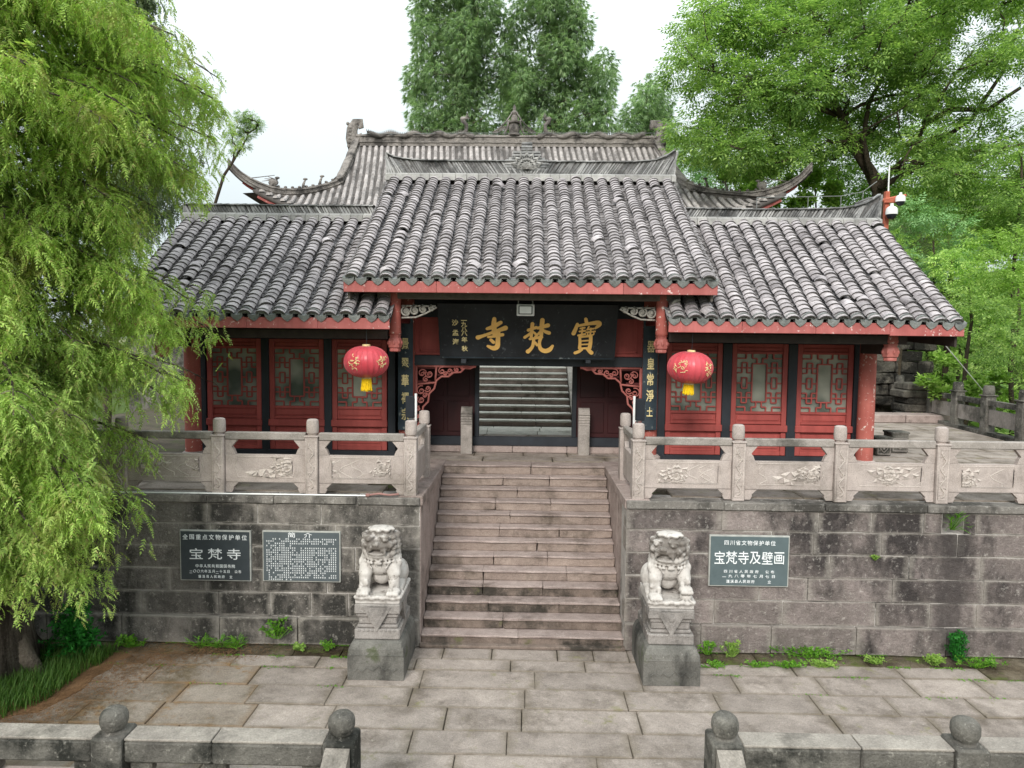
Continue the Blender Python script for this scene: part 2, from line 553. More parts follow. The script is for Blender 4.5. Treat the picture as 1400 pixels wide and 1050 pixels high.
M['couplet'] = paint('peeling blue black board', srgb(38, 48, 56), srgb(54, 66, 74), srgb(140, 146, 142), (0.57, 0.66), rough=0.6)
M['darkwood'] = plain('dark soffit wood', srgb(62, 54, 50), 0.8)
M['eavewood'] = plain('grey brown beam', srgb(96, 90, 84), 0.8)
M['gold'] = plain('flat gold paint', srgb(235, 186, 106), 0.5, 0.4, nz=0.1)
M['palegold'] = plain('pale gold paint', srgb(222, 204, 150), 0.6, 0.3, nz=0.25, sc=40)
M['greywood'] = plain('bleached carved wood', srgb(150, 146, 138), 0.85, nz=0.4, sc=20)
M['plaque'] = plain('polished slate plaque', srgb(58, 64, 68), 0.35, 0.5, nz=0.12)
M['plaque2'] = plain('dull slate plaque', srgb(82, 89, 92), 0.4, 0.5, nz=0.1)
M['plaque3'] = plain('green grey slate plaque', srgb(86, 98, 100), 0.4, 0.5, nz=0.1)
M['white'] = plain('white engraved letter', srgb(228, 230, 230), 0.7, nz=0.05)
M['frame'] = plain('pale plaque rim', srgb(166, 166, 160), 0.8, nz=0.2)
M['metal'] = plain('white painted metal', srgb(226, 226, 224), 0.45, 0.4, nz=0.1)
M['lampglass'] = plain('floodlight glass', srgb(236, 236, 234), 0.25, 0.5, nz=0.05)
M['blackplastic'] = plain('black plastic', srgb(26, 30, 38), 0.35, 0.5)
M['yellow'] = plain('yellow tassel thread', srgb(238, 200, 30), 0.7, nz=0.3, sc=60)
M['rust'] = plain('dull orange red pole paint', srgb(168, 92, 70), 0.7)
M['hose'] = plain('dull brown hose', srgb(140, 104, 98), 0.7)
M['wire'] = plain('dull wire', srgb(120, 122, 120), 0.6)
M['bark'] = stone('furrowed grey brown bark', srgb(104, 94, 82), srgb(134, 124, 112), srgb(66, 58, 50), srgb(160, 152, 140), streak=(3, 3, 0.3), dk=(0.48, 0.6), bump=1, bd=0.05, var=0.05)
M['barkdark'] = stone('dark broadleaf bark', srgb(62, 54, 44), srgb(86, 76, 62), srgb(38, 34, 28), srgb(110, 102, 84), streak=(2, 2, 0.5), bump=1, bd=0.05, var=0.05)
M['twig'] = plain('pale dry twig', srgb(150, 138, 120), 0.9)
M['hill'] = stone('hillside earth and grass', srgb(70, 88, 40), srgb(96, 116, 56), srgb(62, 56, 38), srgb(120, 132, 76), var=0.05, bump=1, bd=0.1)
M['groundm'] = stone('open ground', srgb(98, 104, 70), srgb(128, 126, 92), srgb(78, 74, 56), srgb(150, 146, 116), var=0.05, bump=1, bd=0.1)
M['rock'] = stone('lichened rock wall', srgb(86, 82, 74), srgb(128, 122, 112), srgb(44, 42, 38), srgb(176, 170, 158), dk=(0.46, 0.56), var=0.3, bump=1.2, bd=0.06)
M['palestep'] = stone('skylight whitened step', srgb(184, 180, 170), srgb(206, 202, 192), srgb(140, 136, 122), srgb(222, 218, 210), dk=(0.54, 0.7), var=0.1)  # strong skylight on treads and landing put into the stone colour
M['paper'] = plain('pale window paper', srgb(176, 178, 168), 0.7, nz=0.15, sc=2)
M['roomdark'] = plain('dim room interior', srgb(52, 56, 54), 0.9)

t = NT('window glass')
base = t.ramp(t.noise(1.9, 2, 0.4), [(0.38, srgb(84, 90, 84)), (0.5, srgb(132, 134, 124)), (0.62, srgb(158, 158, 146))])
M['glass'] = t.fin(base, 0.08, 0.6)

# lantern cloth: thin red fabric that lets some light through
t = NT('red lantern fabric')
c = t.ramp(t.noise(3, 3), [(0.3, srgb(214, 70, 84)), (0.7, srgb(232, 98, 108))])
t.l(c, t.b.inputs['Base Color']); t.b.inputs['Roughness'].default_value = 0.35
t.b.inputs['Sheen Weight'].default_value = 0.25
tr = t.n('ShaderNodeBsdfTranslucent'); t.l(c, tr.inputs['Color'])
ms = t.n('ShaderNodeMixShader'); ms.inputs[0].default_value = 0.3
t.l(t.b.outputs[0], ms.inputs[1]); t.l(tr.outputs[0], ms.inputs[2]); t.l(ms.outputs[0], t.t.nodes['Material Output'].inputs['Surface'])
M['lantern'] = t.m

# lion: pale stone, blackened about the head
t = NT('weathered pale lion stone')
oc = t.n('ShaderNodeTexCoord').outputs['Object']
sp = t.n('ShaderNodeSeparateXYZ'); t.l(oc, sp.inputs[0])
base = t.ramp(t.noise(7, 6, 0.65), [(0.3, srgb(168, 161, 155)), (0.7, srgb(204, 198, 192))])
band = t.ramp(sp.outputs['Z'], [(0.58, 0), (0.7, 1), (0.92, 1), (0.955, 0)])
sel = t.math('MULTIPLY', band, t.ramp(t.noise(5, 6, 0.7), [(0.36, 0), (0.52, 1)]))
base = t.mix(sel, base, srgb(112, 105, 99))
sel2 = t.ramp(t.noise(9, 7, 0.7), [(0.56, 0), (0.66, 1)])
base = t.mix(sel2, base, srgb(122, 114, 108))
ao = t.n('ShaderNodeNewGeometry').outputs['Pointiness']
base = t.mix(t.ramp(ao, [(0.44, 1), (0.5, 0)]), base, srgb(90, 83, 78))  # darkens the creases: occlusion painted into the stone colour
t.bump(t.noise(40, 6, 0.7), 0.4, 0.008)
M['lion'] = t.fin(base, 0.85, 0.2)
M['ped'] = stone('grey lion pedestal stone', srgb(136, 130, 125), srgb(162, 155, 150), srgb(88, 85, 81), srgb(187, 182, 174), dk=(0.48, 0.62), var=0.1, streak=(1, 1, 0.5), bump=.8)
M['pedlow'] = stone('dark lion pedestal base', srgb(98, 96, 91), srgb(122, 119, 113), srgb(58, 57, 54), srgb(152, 148, 141), dk=(0.46, 0.6), var=0.1, streak=(1, 1, 0.4), moss=(srgb(84, 88, 68), 0.58), bump=.8)
M['conifer'] = leafmat('light green conifer spray', [srgb(130, 160, 84), srgb(157, 186, 95), srgb(176, 205, 107), srgb(199, 223, 126), srgb(147, 173, 95), srgb(176, 164, 112)], 0.42, 0.5, bigscale=0.9, brown=srgb(157, 143, 95))
M['conifer2'] = leafmat('grey green sparse conifer', [srgb(84, 100, 72), srgb(104, 122, 84), srgb(124, 136, 100)], 0.25, 0.4)
M['cypress'] = leafmat('dark cypress foliage', [srgb(118, 147, 110), srgb(138, 165, 123), srgb(158, 182, 138), srgb(182, 202, 158)], 0.4, 0.6, bigscale=0.6)
M['broad'] = leafmat('bright broadleaf', [srgb(99, 128, 72), srgb(124, 156, 85), srgb(150, 180, 98), srgb(179, 203, 120)], 0.45, 0.55, bigscale=0.32)
M['bush'] = leafmat('mixed bush leaves', [srgb(125, 157, 91), srgb(151, 185, 105), srgb(181, 209, 123), srgb(218, 239, 149)], 0.4, 0.6, bigscale=0.4)
M['bushlime'] = leafmat('lime new leaves', [srgb(118, 152, 70), srgb(144, 178, 84), srgb(168, 196, 104)], 0.45, 0.35)
M['bushgrey'] = leafmat('grey green bush', [srgb(111, 149, 101), srgb(135, 176, 117), srgb(164, 197, 142)], 0.3, 0.4)
M['weed'] = leafmat('fresh weed leaf', [srgb(74, 126, 40), srgb(104, 156, 48), srgb(130, 176, 64)], 0.4, 0.3)
M['grass'] = leafmat('dark grass', [srgb(52, 84, 32), srgb(70, 104, 40), srgb(92, 124, 54)], 0.3, 0.4)
M['darkweed'] = leafmat('deep green sapling', [srgb(30, 92, 34), srgb(44, 116, 42), srgb(60, 136, 52)], 0.35, 0.3)

# ================================================================== SETTING
ZP = 2.22            # platform top
YW = 10.6            # face of the retaining wall


def worn_box(seed, size, c=0.012, amp=0.004, step=0.2):
    """stone cut to size (metres): narrow chamfers, long faces gently uneven; stored as a unit mesh (-.5..5)"""
    rr = random.Random(seed)
    bm = bmesh.new()
    bmesh.ops.create_cube(bm, size=1)
    for v in bm.verts:
        v.co = Vector((v.co.x * size[0], v.co.y * size[1], v.co.z * size[2]))
        v.co += Vector((rr.uniform(-1, 1), 0, rr.uniform(-1, 1))) * c * .5
    bmesh.ops.bevel(bm, geom=bm.edges[:], offset=c, segments=1, affect='EDGES')
    for ax in (0, 2, 1):
        k = min(5, int(size[ax] / step))
        if k > 1:
            es = [e for e in bm.edges if abs((e.verts[0].co - e.verts[1].co)[ax]) > size[ax] * .7]
            bmesh.ops.subdivide_edges(bm, edges=es, cuts=k - 1, use_grid_fill=True)
    ph = rr.uniform(0, 9)
    for v in bm.verts:
        n = Vector((rr.uniform(-1, 1) * .3, rr.uniform(-1, 1), rr.uniform(-1, 1) * .6)) * amp
        v.co += n + Vector((0, math.sin(v.co.x * 6 + ph) * amp, math.cos(v.co.x * 5 + ph) * amp * .5))
        v.co = Vector((v.co.x / size[0], v.co.y / size[1], v.co.z / size[2]))
    me = bpy.data.meshes.new('block')
    bm.to_mesh(me); bm.free()
    return me


def rough_block(seed, nx=4, nz=3, amp=0.02, bev=0.012):
    return worn_box(seed, (.55, .7, .35), .03, .022, .12)


BLK = [worn_box(i, ((.75, 1.0, 1.3)[i % 3], .3, .33), .009, .005, .16) for i in range(9)]
CAPB = [worn_box(40 + i, (1.2, .3, .12), .01, .004, .2) for i in range(5)]
STEP = [worn_box(60 + i, (1.0, .38, .17), .016, .006, .12) for i in range(8)]


def matted(me, m):
    c = me.copy(); c.materials.clear(); c.materials.append(m)
    return c


SLB = [worn_box(80 + i, (1.25, .52, .06), .008, .0035, .14) for i in range(8)]

# ground sheet to the horizon, with the hill behind the temple as its own terrain
b = MB(); b.add([(-900, -900, -2.6), (900, -900, -2.6), (900, 900, -2.6), (-900, 900, -2.6)], [(0, 1, 2, 3)])
part('ground', b, M['groundm'], kind='structure')

def hz(x, y):
    """hill height: behind and to the right of the temple"""
    a = max(0, min(1, (y - 24) / 30)); bq = max(0, min(1, (x - 12.6) / 14))
    h = -2.2 + 3.4 * bq + 7 * a * a * (3 - 2 * a) + 4 * bq * a
    if x > 12: h += 3.8 * max(0, min(1, (y - 12) / 14))
    if x < -12: h -= 1.5
    return h + 0.25 * math.sin(x * 0.7) * math.sin(y * 0.55)

# terrain sheet starts outside the platform block (x > 12.8 or y > 26)
for (xa, xb, ya, yb, st, nm) in ((-60, 70, 38, 90, 3.0, 'hill'), (12.75, 70, 8, 38.01, 1.6, 'hillside')):
    xs = np.arange(xa, xb + 0.01, st); ys = np.arange(ya, yb + 0.01, st)
    b = MB()
    v = [(x, y, hz(x, y)) for y in ys for x in xs]; nx = len(xs)
    f = [(j * nx + i, j * nx + i + 1, (j + 1) * nx + i + 1, (j + 1) * nx + i) for j in range(len(ys) - 1) for i in range(nx - 1)]
    b.add(v, f)
    part(nm, b, M['hill'], smooth=True, kind='structure')

# ---- lower terrace
TX0, TX1, TY0 = -13.0, 14.5, 5.85
b = MB(); b.box(TX0, TX1, TY0, YW + 0.4, -2.6, -0.05)
part('terrace', b, M['joint'], kind='structure')
pv = empty('pavement', (0, 8, -0.05), kind='structure')
slm = {k: [matted(m, M[k]) for m in SLB] for k in ('pave', 'pavedirt', 'pavewarm')}
rows = [(10.60, 10.16), (10.16, 9.82), (9.82, 9.30), (9.30, 8.80), (8.80, 8.27), (8.27, 7.78), (7.78, 7.2), (7.2, 6.6), (6.6, 6.05), (6.05, 5.87)]
rr = random.Random(4)
for ri, (yb, ya) in enumerate(rows):
    x = TX0 + rr.uniform(0, 0.8)
    while x < TX1:
        L = rr.uniform(0.95, 1.65) if ri else rr.uniform(0.5, 1.1)
        xe = min(x + L, TX1)
        xc = (x + xe) / 2
        if not (ri <= 1 and abs(xc) < 0 ) :
            k = 'pavedirt' if (ri == 0 and abs(xc) > 2.3) else ('pavewarm' if xc < -4.2 + rr.uniform(-1.3, 1.3) else 'pave')
            if ri == 1 and xc > 5: k = 'pavedirt' if rr.random() < 0.5 else k
            th = 0.06
            o = inst('paving_stone', rr.choice(slm[k]), (xc, (ya + yb) / 2, -0.03 + rr.uniform(-0.006, 0.006) - (0.02 if (ri == 0 and abs(xc) > 2.4) else 0)), pv,
                     rot=(rr.uniform(-.004, .004), rr.uniform(-.003, .003), rr.uniform(-.006, .006)), scale=(xe - x - 0.010, yb - ya - 0.009, th))
        x = xe
# ---- retaining walls with their stones
courses = [(-0.09, 0.34), (0.34, 0.71), (0.71, 1.07), (1.07, 1.43), (1.43, 1.78), (1.78, 2.10), (2.10, 2.22)]
XI = 1.55           # half width of the stair recess at the wall


def wall(x0, x1, mat, label, seed, gap=None):
    rr = random.Random(seed)
    root = empty('retaining_wall', ((x0 + x1) / 2, YW + 0.2, 0), label=label, cat='stone wall')
    b = MB()
    if gap is None: b.box(x0 + 0.006, x1 - 0.006, YW + 0.004, YW + 0.5, -.1, ZP - 0.02)
    else:
        b.box(x0 + 0.006, gap[0], YW + 0.004, YW + 0.5, -.1, ZP - 0.02)
        b.box(gap[1], x1 - 0.006, YW + 0.004, YW + 0.5, -.1, ZP - 0.02)
        b.box(gap[0], gap[1], YW + 0.004, YW + 0.5, -.1, 1.79)
        b.box(gap[0], gap[1], YW + 0.35, YW + 0.5, 1.79, ZP - 0.02)
    part('mortar_core', b, M['mortar'], root)
    bl = [matted(m, mat) for m in BLK]; cl = [matted(m, M['cap']) for m in CAPB]
    for ci, (za, zb) in enumerate(courses):
        x = x0
        while x < x1 - 0.01:
            L = rr.uniform(0.55, 1.45) if ci not in (0, 6) else rr.uniform(1.0, 1.7)
            if x1 - (x + L) < 0.4: L = x1 - x
            xe = x + L
            segs = [(x, xe)]
            if gap and ci == 5 and xe > gap[0] and x < gap[1]:
                segs = [s_ for s_ in ((x, min(xe, gap[0])), (max(x, gap[1]), xe)) if s_[1] - s_[0] > 0.08]
            for (sa, sb) in segs:
                g = 0.004 if rr.random() < 0.6 else 0.008
                pro = {0: 0.07, 6: 0.045}.get(ci, rr.uniform(0.006, 0.014))
                dep = 0.30
                mesh = rr.choice(cl if ci == 6 else bl)
                zt = 0.004 if ci == 6 else -g
                inst('stone_block', mesh, ((sa + sb) / 2, YW - pro + dep / 2, (za + zb) / 2), root,
                     scale=(sb - sa - 2 * g, dep, zb - za - 1.4 * g))
            x = xe
    return root


wl = wall(-12.5, -XI - 0.02, M['wall_dark'], 'blackened stone retaining wall left of the stairs with two plaques on it', 3)
wr = wall(XI + 0.0, 12.45, M['wall_rose'], 'rose grey stone retaining wall right of the stairs with one plaque and a drain gap', 8, gap=(6.28, 6.6))

# ---- platform body and its paving
b = MB()
b.box(-12.5, -XI - 0.35, YW + 0.5, 27.5, -2.6, ZP - 0.05)
b.box(XI + 0.35, 12.7, YW + 0.5, 27.5, -2.6, ZP - 0.05)
b.box(-XI - 0.35, XI + 0.35, 13.5, 27.5, -2.6, ZP - 0.05)
part('platform', b, M['joint'], kind='structure')
pp = empty('platform_paving', (0, 14, ZP - 0.05), kind='structure')
plm = [matted(m, M['pave']) for m in SLB]; plp = [matted(m, M['palestep']) for m in SLB]
ri = 0
y = YW + 0.33
while y < 26.5:
    d = 0.5 if y < 16 else 0.62
    big = y > 17
    x = -12.4 + rr.uniform(0, 0.6)
    while x < 12.35:
        L = rr.uniform(0.9, 1.5)
        xe = min(x + L, 12.35)
        xc = (x + xe) / 2
        covered = (abs(xc) < XI + 0.95 and y < 13.9)
        vis = (xc > 5.5) or (abs(xc) < 2.9) or (xc < -5 and y < 13) or y < 11.6
        if vis and not covered and not (y > 19.2 and xc < 4):
            inst('paving_stone', rr.choice(plm if not (y > 17.2 and abs(xc) < 4.5) else plp), (xc, y + d / 2, ZP - 0.03 + rr.uniform(-.004, .004)), pp, rot=(0, 0, rr.uniform(-.005, .005)),
                 scale=(xe - x - 0.014, d - 0.014, 0.06))
        x = xe
    y += d

# ---- front staircase: side walls, treads
st = empty('stone_staircase', (0, 12, 0), label='worn pink stone staircase climbing between two lion statues to the gate', cat='staircase')
NS = 13
rise = (ZP + .09) / NS
YT = 13.42
tread = (YT - 10.62) / (NS - 1)
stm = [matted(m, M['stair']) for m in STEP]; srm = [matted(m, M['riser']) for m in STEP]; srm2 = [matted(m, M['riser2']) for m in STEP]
TRD = [worn_box(120 + i, (1.0, .38, .062), .012, .005, .1) for i in range(6)]; stm = [matted(m, M['stair']) for m in TRD]
for i in range(NS):
    ya = 10.62 + i * tread
    za, zb = -.09 + i * rise, -.09 + (i + 1) * rise
    hw = XI + 0.005
    x = -hw
    n = 3 if rr.random() < 0.4 else 2
    cuts = sorted([-hw + 2 * hw * (k + rr.uniform(-.22, .22)) / n for k in range(1, n)])
    xs = [-hw] + cuts + [hw]
    dep = tread + 0.14 if i < NS - 1 else 0.42
    for a_, c_ in zip(xs[:-1], xs[1:]):
        w__ = c_ - a_ - 0.006
        inst('tread_slab', rr.choice(stm if i > 0 else stm), ((a_ + c_) / 2, ya + dep / 2 - 0.014 + rr.uniform(-.003, .002), zb - .018 + rr.uniform(-.0015, .0015)), st,
             rot=(rr.uniform(-.003, .003), rr.uniform(-.001, .001), 0), scale=(w__ + .003, dep + .02, .034))
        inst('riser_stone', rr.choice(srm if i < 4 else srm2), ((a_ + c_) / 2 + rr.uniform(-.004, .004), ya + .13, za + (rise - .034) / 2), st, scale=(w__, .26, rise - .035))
b = MB()
b.prismx([(10.68, -0.1), (13.45, -0.1), (13.45, ZP - rise - 0.03), (10.68 + tread, -.04)], -XI - 0.3, XI + 0.3)
part('stair_core', b, M['joint'], st)
b = MB(); b.cbox(-XI - .02, XI + .02, 10.50, 10.615, -.085, -.035, .01); part('base_stone', b, M['riser'], st)
for sx in (-1, 1):
    b = MB()
    xa, xb = sx * (XI + 0.012), sx * (XI + 0.36)
    # the side wall of the recess, slabs on edge
    yy = YW + (0.006 if sx < 0 else 0.006)
    for k in range(3):
        y1 = YW + 0.006 + (13.9 - YW) * k / 3; y2 = YW + (13.9 - YW) * (k + 1) / 3 - 0.006
        bb = MB(); bb.cbox(xa, xb, y1, y2, -.09, ZP - 0.14, 0.01)
        part('cheek_slab', bb, M['stair'], st)
        bb = MB(); bb.cbox(xa - sx * 0.03, xb, y1, y2, ZP - 0.135, ZP + 0.012, 0.012)
        part('coping_stone', bb, M['stair'], st)

# long low step under the gate
b = MB()
gs = empty('gate_step', (0, 14.95, ZP), label='long low stone step in front of the black gate sill', cat='step')
xx = [-2.35, -1.2, -0.25, 0.9, 2.35]
for a_, c_ in zip(xx[:-1], xx[1:]):
    bb = MB(); bb.cbox(a_ + .004, c_ - .004, 14.85, 15.2, ZP + 0.003, ZP + 0.13, 0.012)
    part('step_slab', bb, M['stair'], gs)

# ================================================================== PLATFORM BALUSTRADES
def lens(cx, cz, a0, L, wd, y, tilt=0.0, n=6, h=0.012):
    """a raised leaf/petal: returns (verts, faces) standing out of a wall facing -y"""
    d = Vector((math.cos(a0), 0, math.sin(a0))); p = Vector((-d.z, 0, d.x))
    pts = []
    for s_ in (1, -1):
        rg = range(n + 1) if s_ > 0 else range(n - 1, 0, -1)
        for k in rg:
            u_ = k / n
            pts.append(Vector((cx, y, cz)) + d * (u_ * L) + p * (s_ * wd * math.sin(PI * u_) ** 0.8))
    m = len(pts)
    mid = Vector((cx, y - h, cz)) + d * (L * 0.5)
    v = pts + [Vector((cx, y - h * 1.1, cz)) + d * (L * 0.25), mid, Vector((cx, y - h, cz)) + d * (L * 0.8)]
    f = []
    for k in range(m):
        u_ = ((pts[k] - pts[0]).dot(d) + (pts[(k + 1) % m] - pts[0]).dot(d)) / 2 / L
        c = m if u_ < 0.37 else (m + 1 if u_ < 0.66 else m + 2)
        f.append((k, (k + 1) % m, c))
    for (k, c1, c2) in ((int(n * 0.37 + .5), m, m + 1),): pass
    return v, f


def lotus(b, cx, cz, y, s, rr, turn=0.0):
    for k in range(7):
        a = R(90) + turn + (k - 3) * 0.42
        a = a if abs(math.cos(a)) > .45 else a + (.3 if math.cos(a) > 0 else -.3)
        v, f = lens(cx, cz, a, s * rr.uniform(0.75, 1.05) * (1 - .38 * abs(math.sin(a))), s * 0.13, y - .001 * k, h=0.022)
        b.add(v, f)
    for k in range(5):
        a = R(-90) + turn + (k - 2) * 0.55
        v, f = lens(cx, cz, a, s * rr.uniform(0.4, 0.6) * (1 - .4 * abs(math.sin(a))), s * 0.12, y - 0.002, h=0.016)
        b.add(v, f)


def flowers(b, x0, x1, z0, z1, y, seed):
    rr = random.Random(seed)
    cx = (x0 + x1) / 2 + rr.uniform(-.12, .12); cz = (z0 + z1) / 2 - 0.03
    h = (z1 - z0)
    kind = seed % 3
    if kind == 0:
        lotus(b, cx - .1, cz, y, h * 0.85, rr, rr.uniform(-.5, .5)); lotus(b, cx + 0.3, cz + .02, y - .001, h * 0.55, rr, -0.7)
    elif kind == 1:
        lotus(b, cx - 0.2, cz - .02, y, h * 0.75, rr, 0.6); lotus(b, cx + 0.24, cz, y - .001, h * 0.7, rr, -0.9)
        b.tube([(cx - .4, y, cz - .1), (cx - .2, y, cz - .13), (cx + .1, y, cz - .1), (cx + .4, y, cz - .12)], .007, 5)
    else:
        for k in range(6):
            a = rr.uniform(0, 2 * PI)
            v, f = lens(cx + rr.uniform(-.3, .3), cz + rr.uniform(-.03, .03), a if abs(math.sin(a)) < .7 else a * .5, h * rr.uniform(.6, .9), h * .16, y - .0005 * k, h=.024)
            b.add(v, f)
        lotus(b, cx + .05, cz, y - .003, h * .6, rr, .5)
    for k in range(3):
        xx_ = rr.uniform(x0 + .08, x1 - .08); pts = []
        for q in range(6):
            pts.append((xx_ + 0.05 * math.sin(q * 1.3 + k), y, z0 + .05 + (h - .12) * q / 5))
        b.tube(pts, .005, 4)


def make_post(x, y, z, parent, mat, vine=True, w_=0.19, hgt=1.16):
    b = MB()
    s_ = w_ / 2
    b.cbox(x - s_, x + s_, y - s_, y + s_, z, z + 0.88, 0.008)
    b.cbox(x - s_ - .012, x + s_ + .012, y - s_ - .012, y + s_ + .012, z + .88, z + .905, 0.006)
    b.lathe((x, y, z + .905), [(s_ * .72, 0), (s_ * .72, .02), (s_ * .92, .035), (s_ * .98, .08), (s_ * .96, .20), (s_ * .88, .235), (s_ * .6, .25)], 18)
    o = part('post', b, mat, parent, smooth='auto')
    if vine:
        c = MB(); yy_ = y - s_
        c.tube([(x - s_ * .72, yy_, z + .06), (x - s_ * .72, yy_, z + .82), (x + s_ * .72, yy_, z + .82), (x + s_ * .72, yy_, z + .06), (x - s_ * .72, yy_, z + .06)], .006, 5)
        pts = [(x + s_ * .38 * math.sin(k * .9), yy_ - .003, z + .09 + .7 * k / 20) for k in range(21)]
        c.tube(pts, .010, 5)
        for k in range(7):
            zc = z + .12 + k * .098; sg = 1 if k % 2 else -1
            pts = [(x + sg * s_ * (.1 + .3 * (1 - q / 7)) * math.cos(q * .8) + sg * .01, yy_ - .003, zc + .028 * math.sin(q * .8)) for q in range(8)]
            c.tube(pts, .006, 4)
        part('vine_carving', c, M['balcarve'], o, smooth=True)
    return o


def bay(root, x0, x1, y, z, mat_rail, seed, gap=True):
    """rail, carved panel, shaped brackets between two posts at x0 and x1 (facing -y)"""
    b = MB(); n = 5
    b.cbox(x0 + .004, x1 - .004, y - .055, y + .055, z + .83, z + .945, .012)
    part('handrail', b, M[mat_rail], root)
    b = MB(); b.cbox(x0 + .004, x1 - .004, y - .04, y + .04, z + .17, z + .60, .006)
    pn = part('panel', b, M['bal'], root)
    c = MB()
    xa, xb, za, zb = x0 + .17, x1 - .17, z + .245, z + .565
    c.tube([(xa + .03, y - .041, za), (xb - .03, y - .041, za), (xb + .02, y - .041, (za + zb) / 2), (xb - .03, y - .041, zb), (xa + .03, y - .041, zb), (xa - .02, y - .041, (za + zb) / 2), (xa + .03, y - .041, za)], .006, 4)
    fl_ = MB(); flowers(fl_, xa + .2, xb - .2, za + .01, zb - .01, y - .040, seed)
    cx_ = (xa + xb) / 2; fl_.v = [(min(xb - .04, max(xa + .04, cx_ + (p[0] - cx_) * 2.1)), p[1], min(zb - .006, max(za + .006, (za + zb) / 2 - .01 + (p[2] - (za + zb) / 2 + .01) * 1.5))) for p in fl_.v]
    c.add(fl_.v, fl_.f)
    part('flower_carving', c, M['balcarve'], pn)
    for sx, xe in ((1, x0), (-1, x1)):
        for (zl, zh) in ((z + .604, z + .826), (z + .012, z + .166)):
            hh = zh - zl
            up_ = zl > z + .4
            k0, k1 = (.02, .19) if up_ else (.19, .10)
            pr = [(xe + sx * .003, zl), (xe + sx * (.16 if up_ else .10), zl), (xe + sx * (.13 if up_ else .13), zl + hh * .35), (xe + sx * (.10 if up_ else .12), zl + hh * .5), (xe + sx * (.13 if up_ else .15), zl + hh * .68),
                  (xe + sx * (.19 if up_ else .20), zh), (xe + sx * .003, zh)]
            q = MB(); q.prism(pr, y - .036, y + .036)
            part('bracket', q, M['bal'], root)


YB = YW + 0.14
ZB = ZP + 0.004
PH = 1.48
bl_ = empty('stone_balustrade', (-6, YB, ZB), label='carved stone balustrade on the terrace edge left of the stairs', cat='balustrade')
br_ = empty('stone_balustrade', (6, YB, ZB), label='carved stone balustrade on the terrace edge right of the stairs', cat='balustrade')
leftx = [at(p, 640, YB).x for p in (562, 428, 301, 168, 34)] + [-9.15, -10.6, -12.1]
rightx = [at(p, 640, YB).x for p in (872, 1008, 1147, 1285)] + [7.66, 9.15, 10.65, 12.15]
for root, xs, sd_ in ((bl_, leftx, 0), (br_, rightx, 100)):
    for i, x in enumerate(xs):
        make_post(x, YB, ZB, root, M['bal'])
        if i:
            a_, c_ = sorted((xs[i - 1], x))
            bay(root, a_ + .095, c_ - .095, YB, ZB, 'rail', sd_ + i + (2 if root is br_ else 0))
    # return along the stair
    sx = -1 if root is bl_ else 1
    xr = xs[0]
    yb2 = YB + 1.42
    b = MB()
    make_post(xr, yb2, ZB, root, M['bal'], vine=False)
    b.cbox(xr - .05, xr + .05, YB + .1, yb2 - .1, ZB + .83, ZB + .945, .012)
    part('handrail', b, M['rail'], root)
    b = MB(); b.cbox(xr - .04, xr + .04, YB + .1, yb2 - .1, ZB + .12, ZB + .60, .006)
    part('panel', b, M['bal'], root)
    for yy_, s2 in ((YB + .1, 1), (yb2 - .1, -1)):
        q = MB(); q.prismx([(yy_, ZB + .604), (yy_ + s2 * .15, ZB + .604), (yy_ + s2 * .1, ZB + .7), (yy_ + s2 * .15, ZB + .826), (yy_, ZB + .826)], xr - .035, xr + .035)
        part('bracket', q, M['bal'], root)

# ================================================================== RIGHT SIDE: old balustrade, low steps, rock wall
ob = empty('old_balustrade', (12.2, 17, ZP), label='dark weathered stone balustrade along the far right edge of the platform', cat='balustrade')
pts_ = [atz(1272, 575, ZP), atz(1311, 584, ZP), atz(1357, 596, ZP), atz(1398, 607, ZP)]
dirv = (pts_[3] - pts_[0]); dirv.z = 0; dlen = dirv.length / 3; dirv.normalize()
pl_ = [pts_[0] + dirv * (dlen * k) for k in range(-1, 8)]
pl_ = [p for p in pl_ if p.y > YB + .8]
pl_[0] = atz(1228, 566, ZP)
for i, p in enumerate(pl_):
    b = MB(); b.cbox(p.x - .13, p.x + .13, p.y - .13, p.y + .13, ZP + .0, ZP + 1.02, .015)
    b.cbox(p.x - .16, p.x + .16, p.y - .16, p.y + .16, ZP + 1.02, ZP + 1.06, .01)
    b.lathe((p.x, p.y, ZP + 1.06), [(.13, 0), (.14, .03), (.13, .2), (.11, .24)], 14)
    part('post', b, M['oldbal'], ob, smooth='auto')
    if i:
        q = pl_[i - 1]; dv = (p - q).normalized(); nv = Vector((dv.y, -dv.x, 0))
        def beam(nm, hw, z0, z1, mt):
            a1 = q + dv * .12; a2 = p - dv * .12
            b = MB()
            vv = [a1 - nv * hw, a2 - nv * hw, a2 + nv * hw, a1 + nv * hw]
            b.add([(v.x, v.y, z0) for v in vv] + [(v.x, v.y, z1) for v in vv], [(0, 3, 2, 1), (4, 5, 6, 7), (0, 1, 5, 4), (1, 2, 6, 5), (2, 3, 7, 6), (3, 0, 4, 7)])
            part(nm, b, mt, ob)
        beam('handrail', .075, ZP + .78, ZP + .92, M['oldbal'])
        beam('panel', .04, ZP + .28, ZP + .68, M['rail'])
        beam('kerb', .14, ZP + .006, ZP + .1, M['oldbal'])

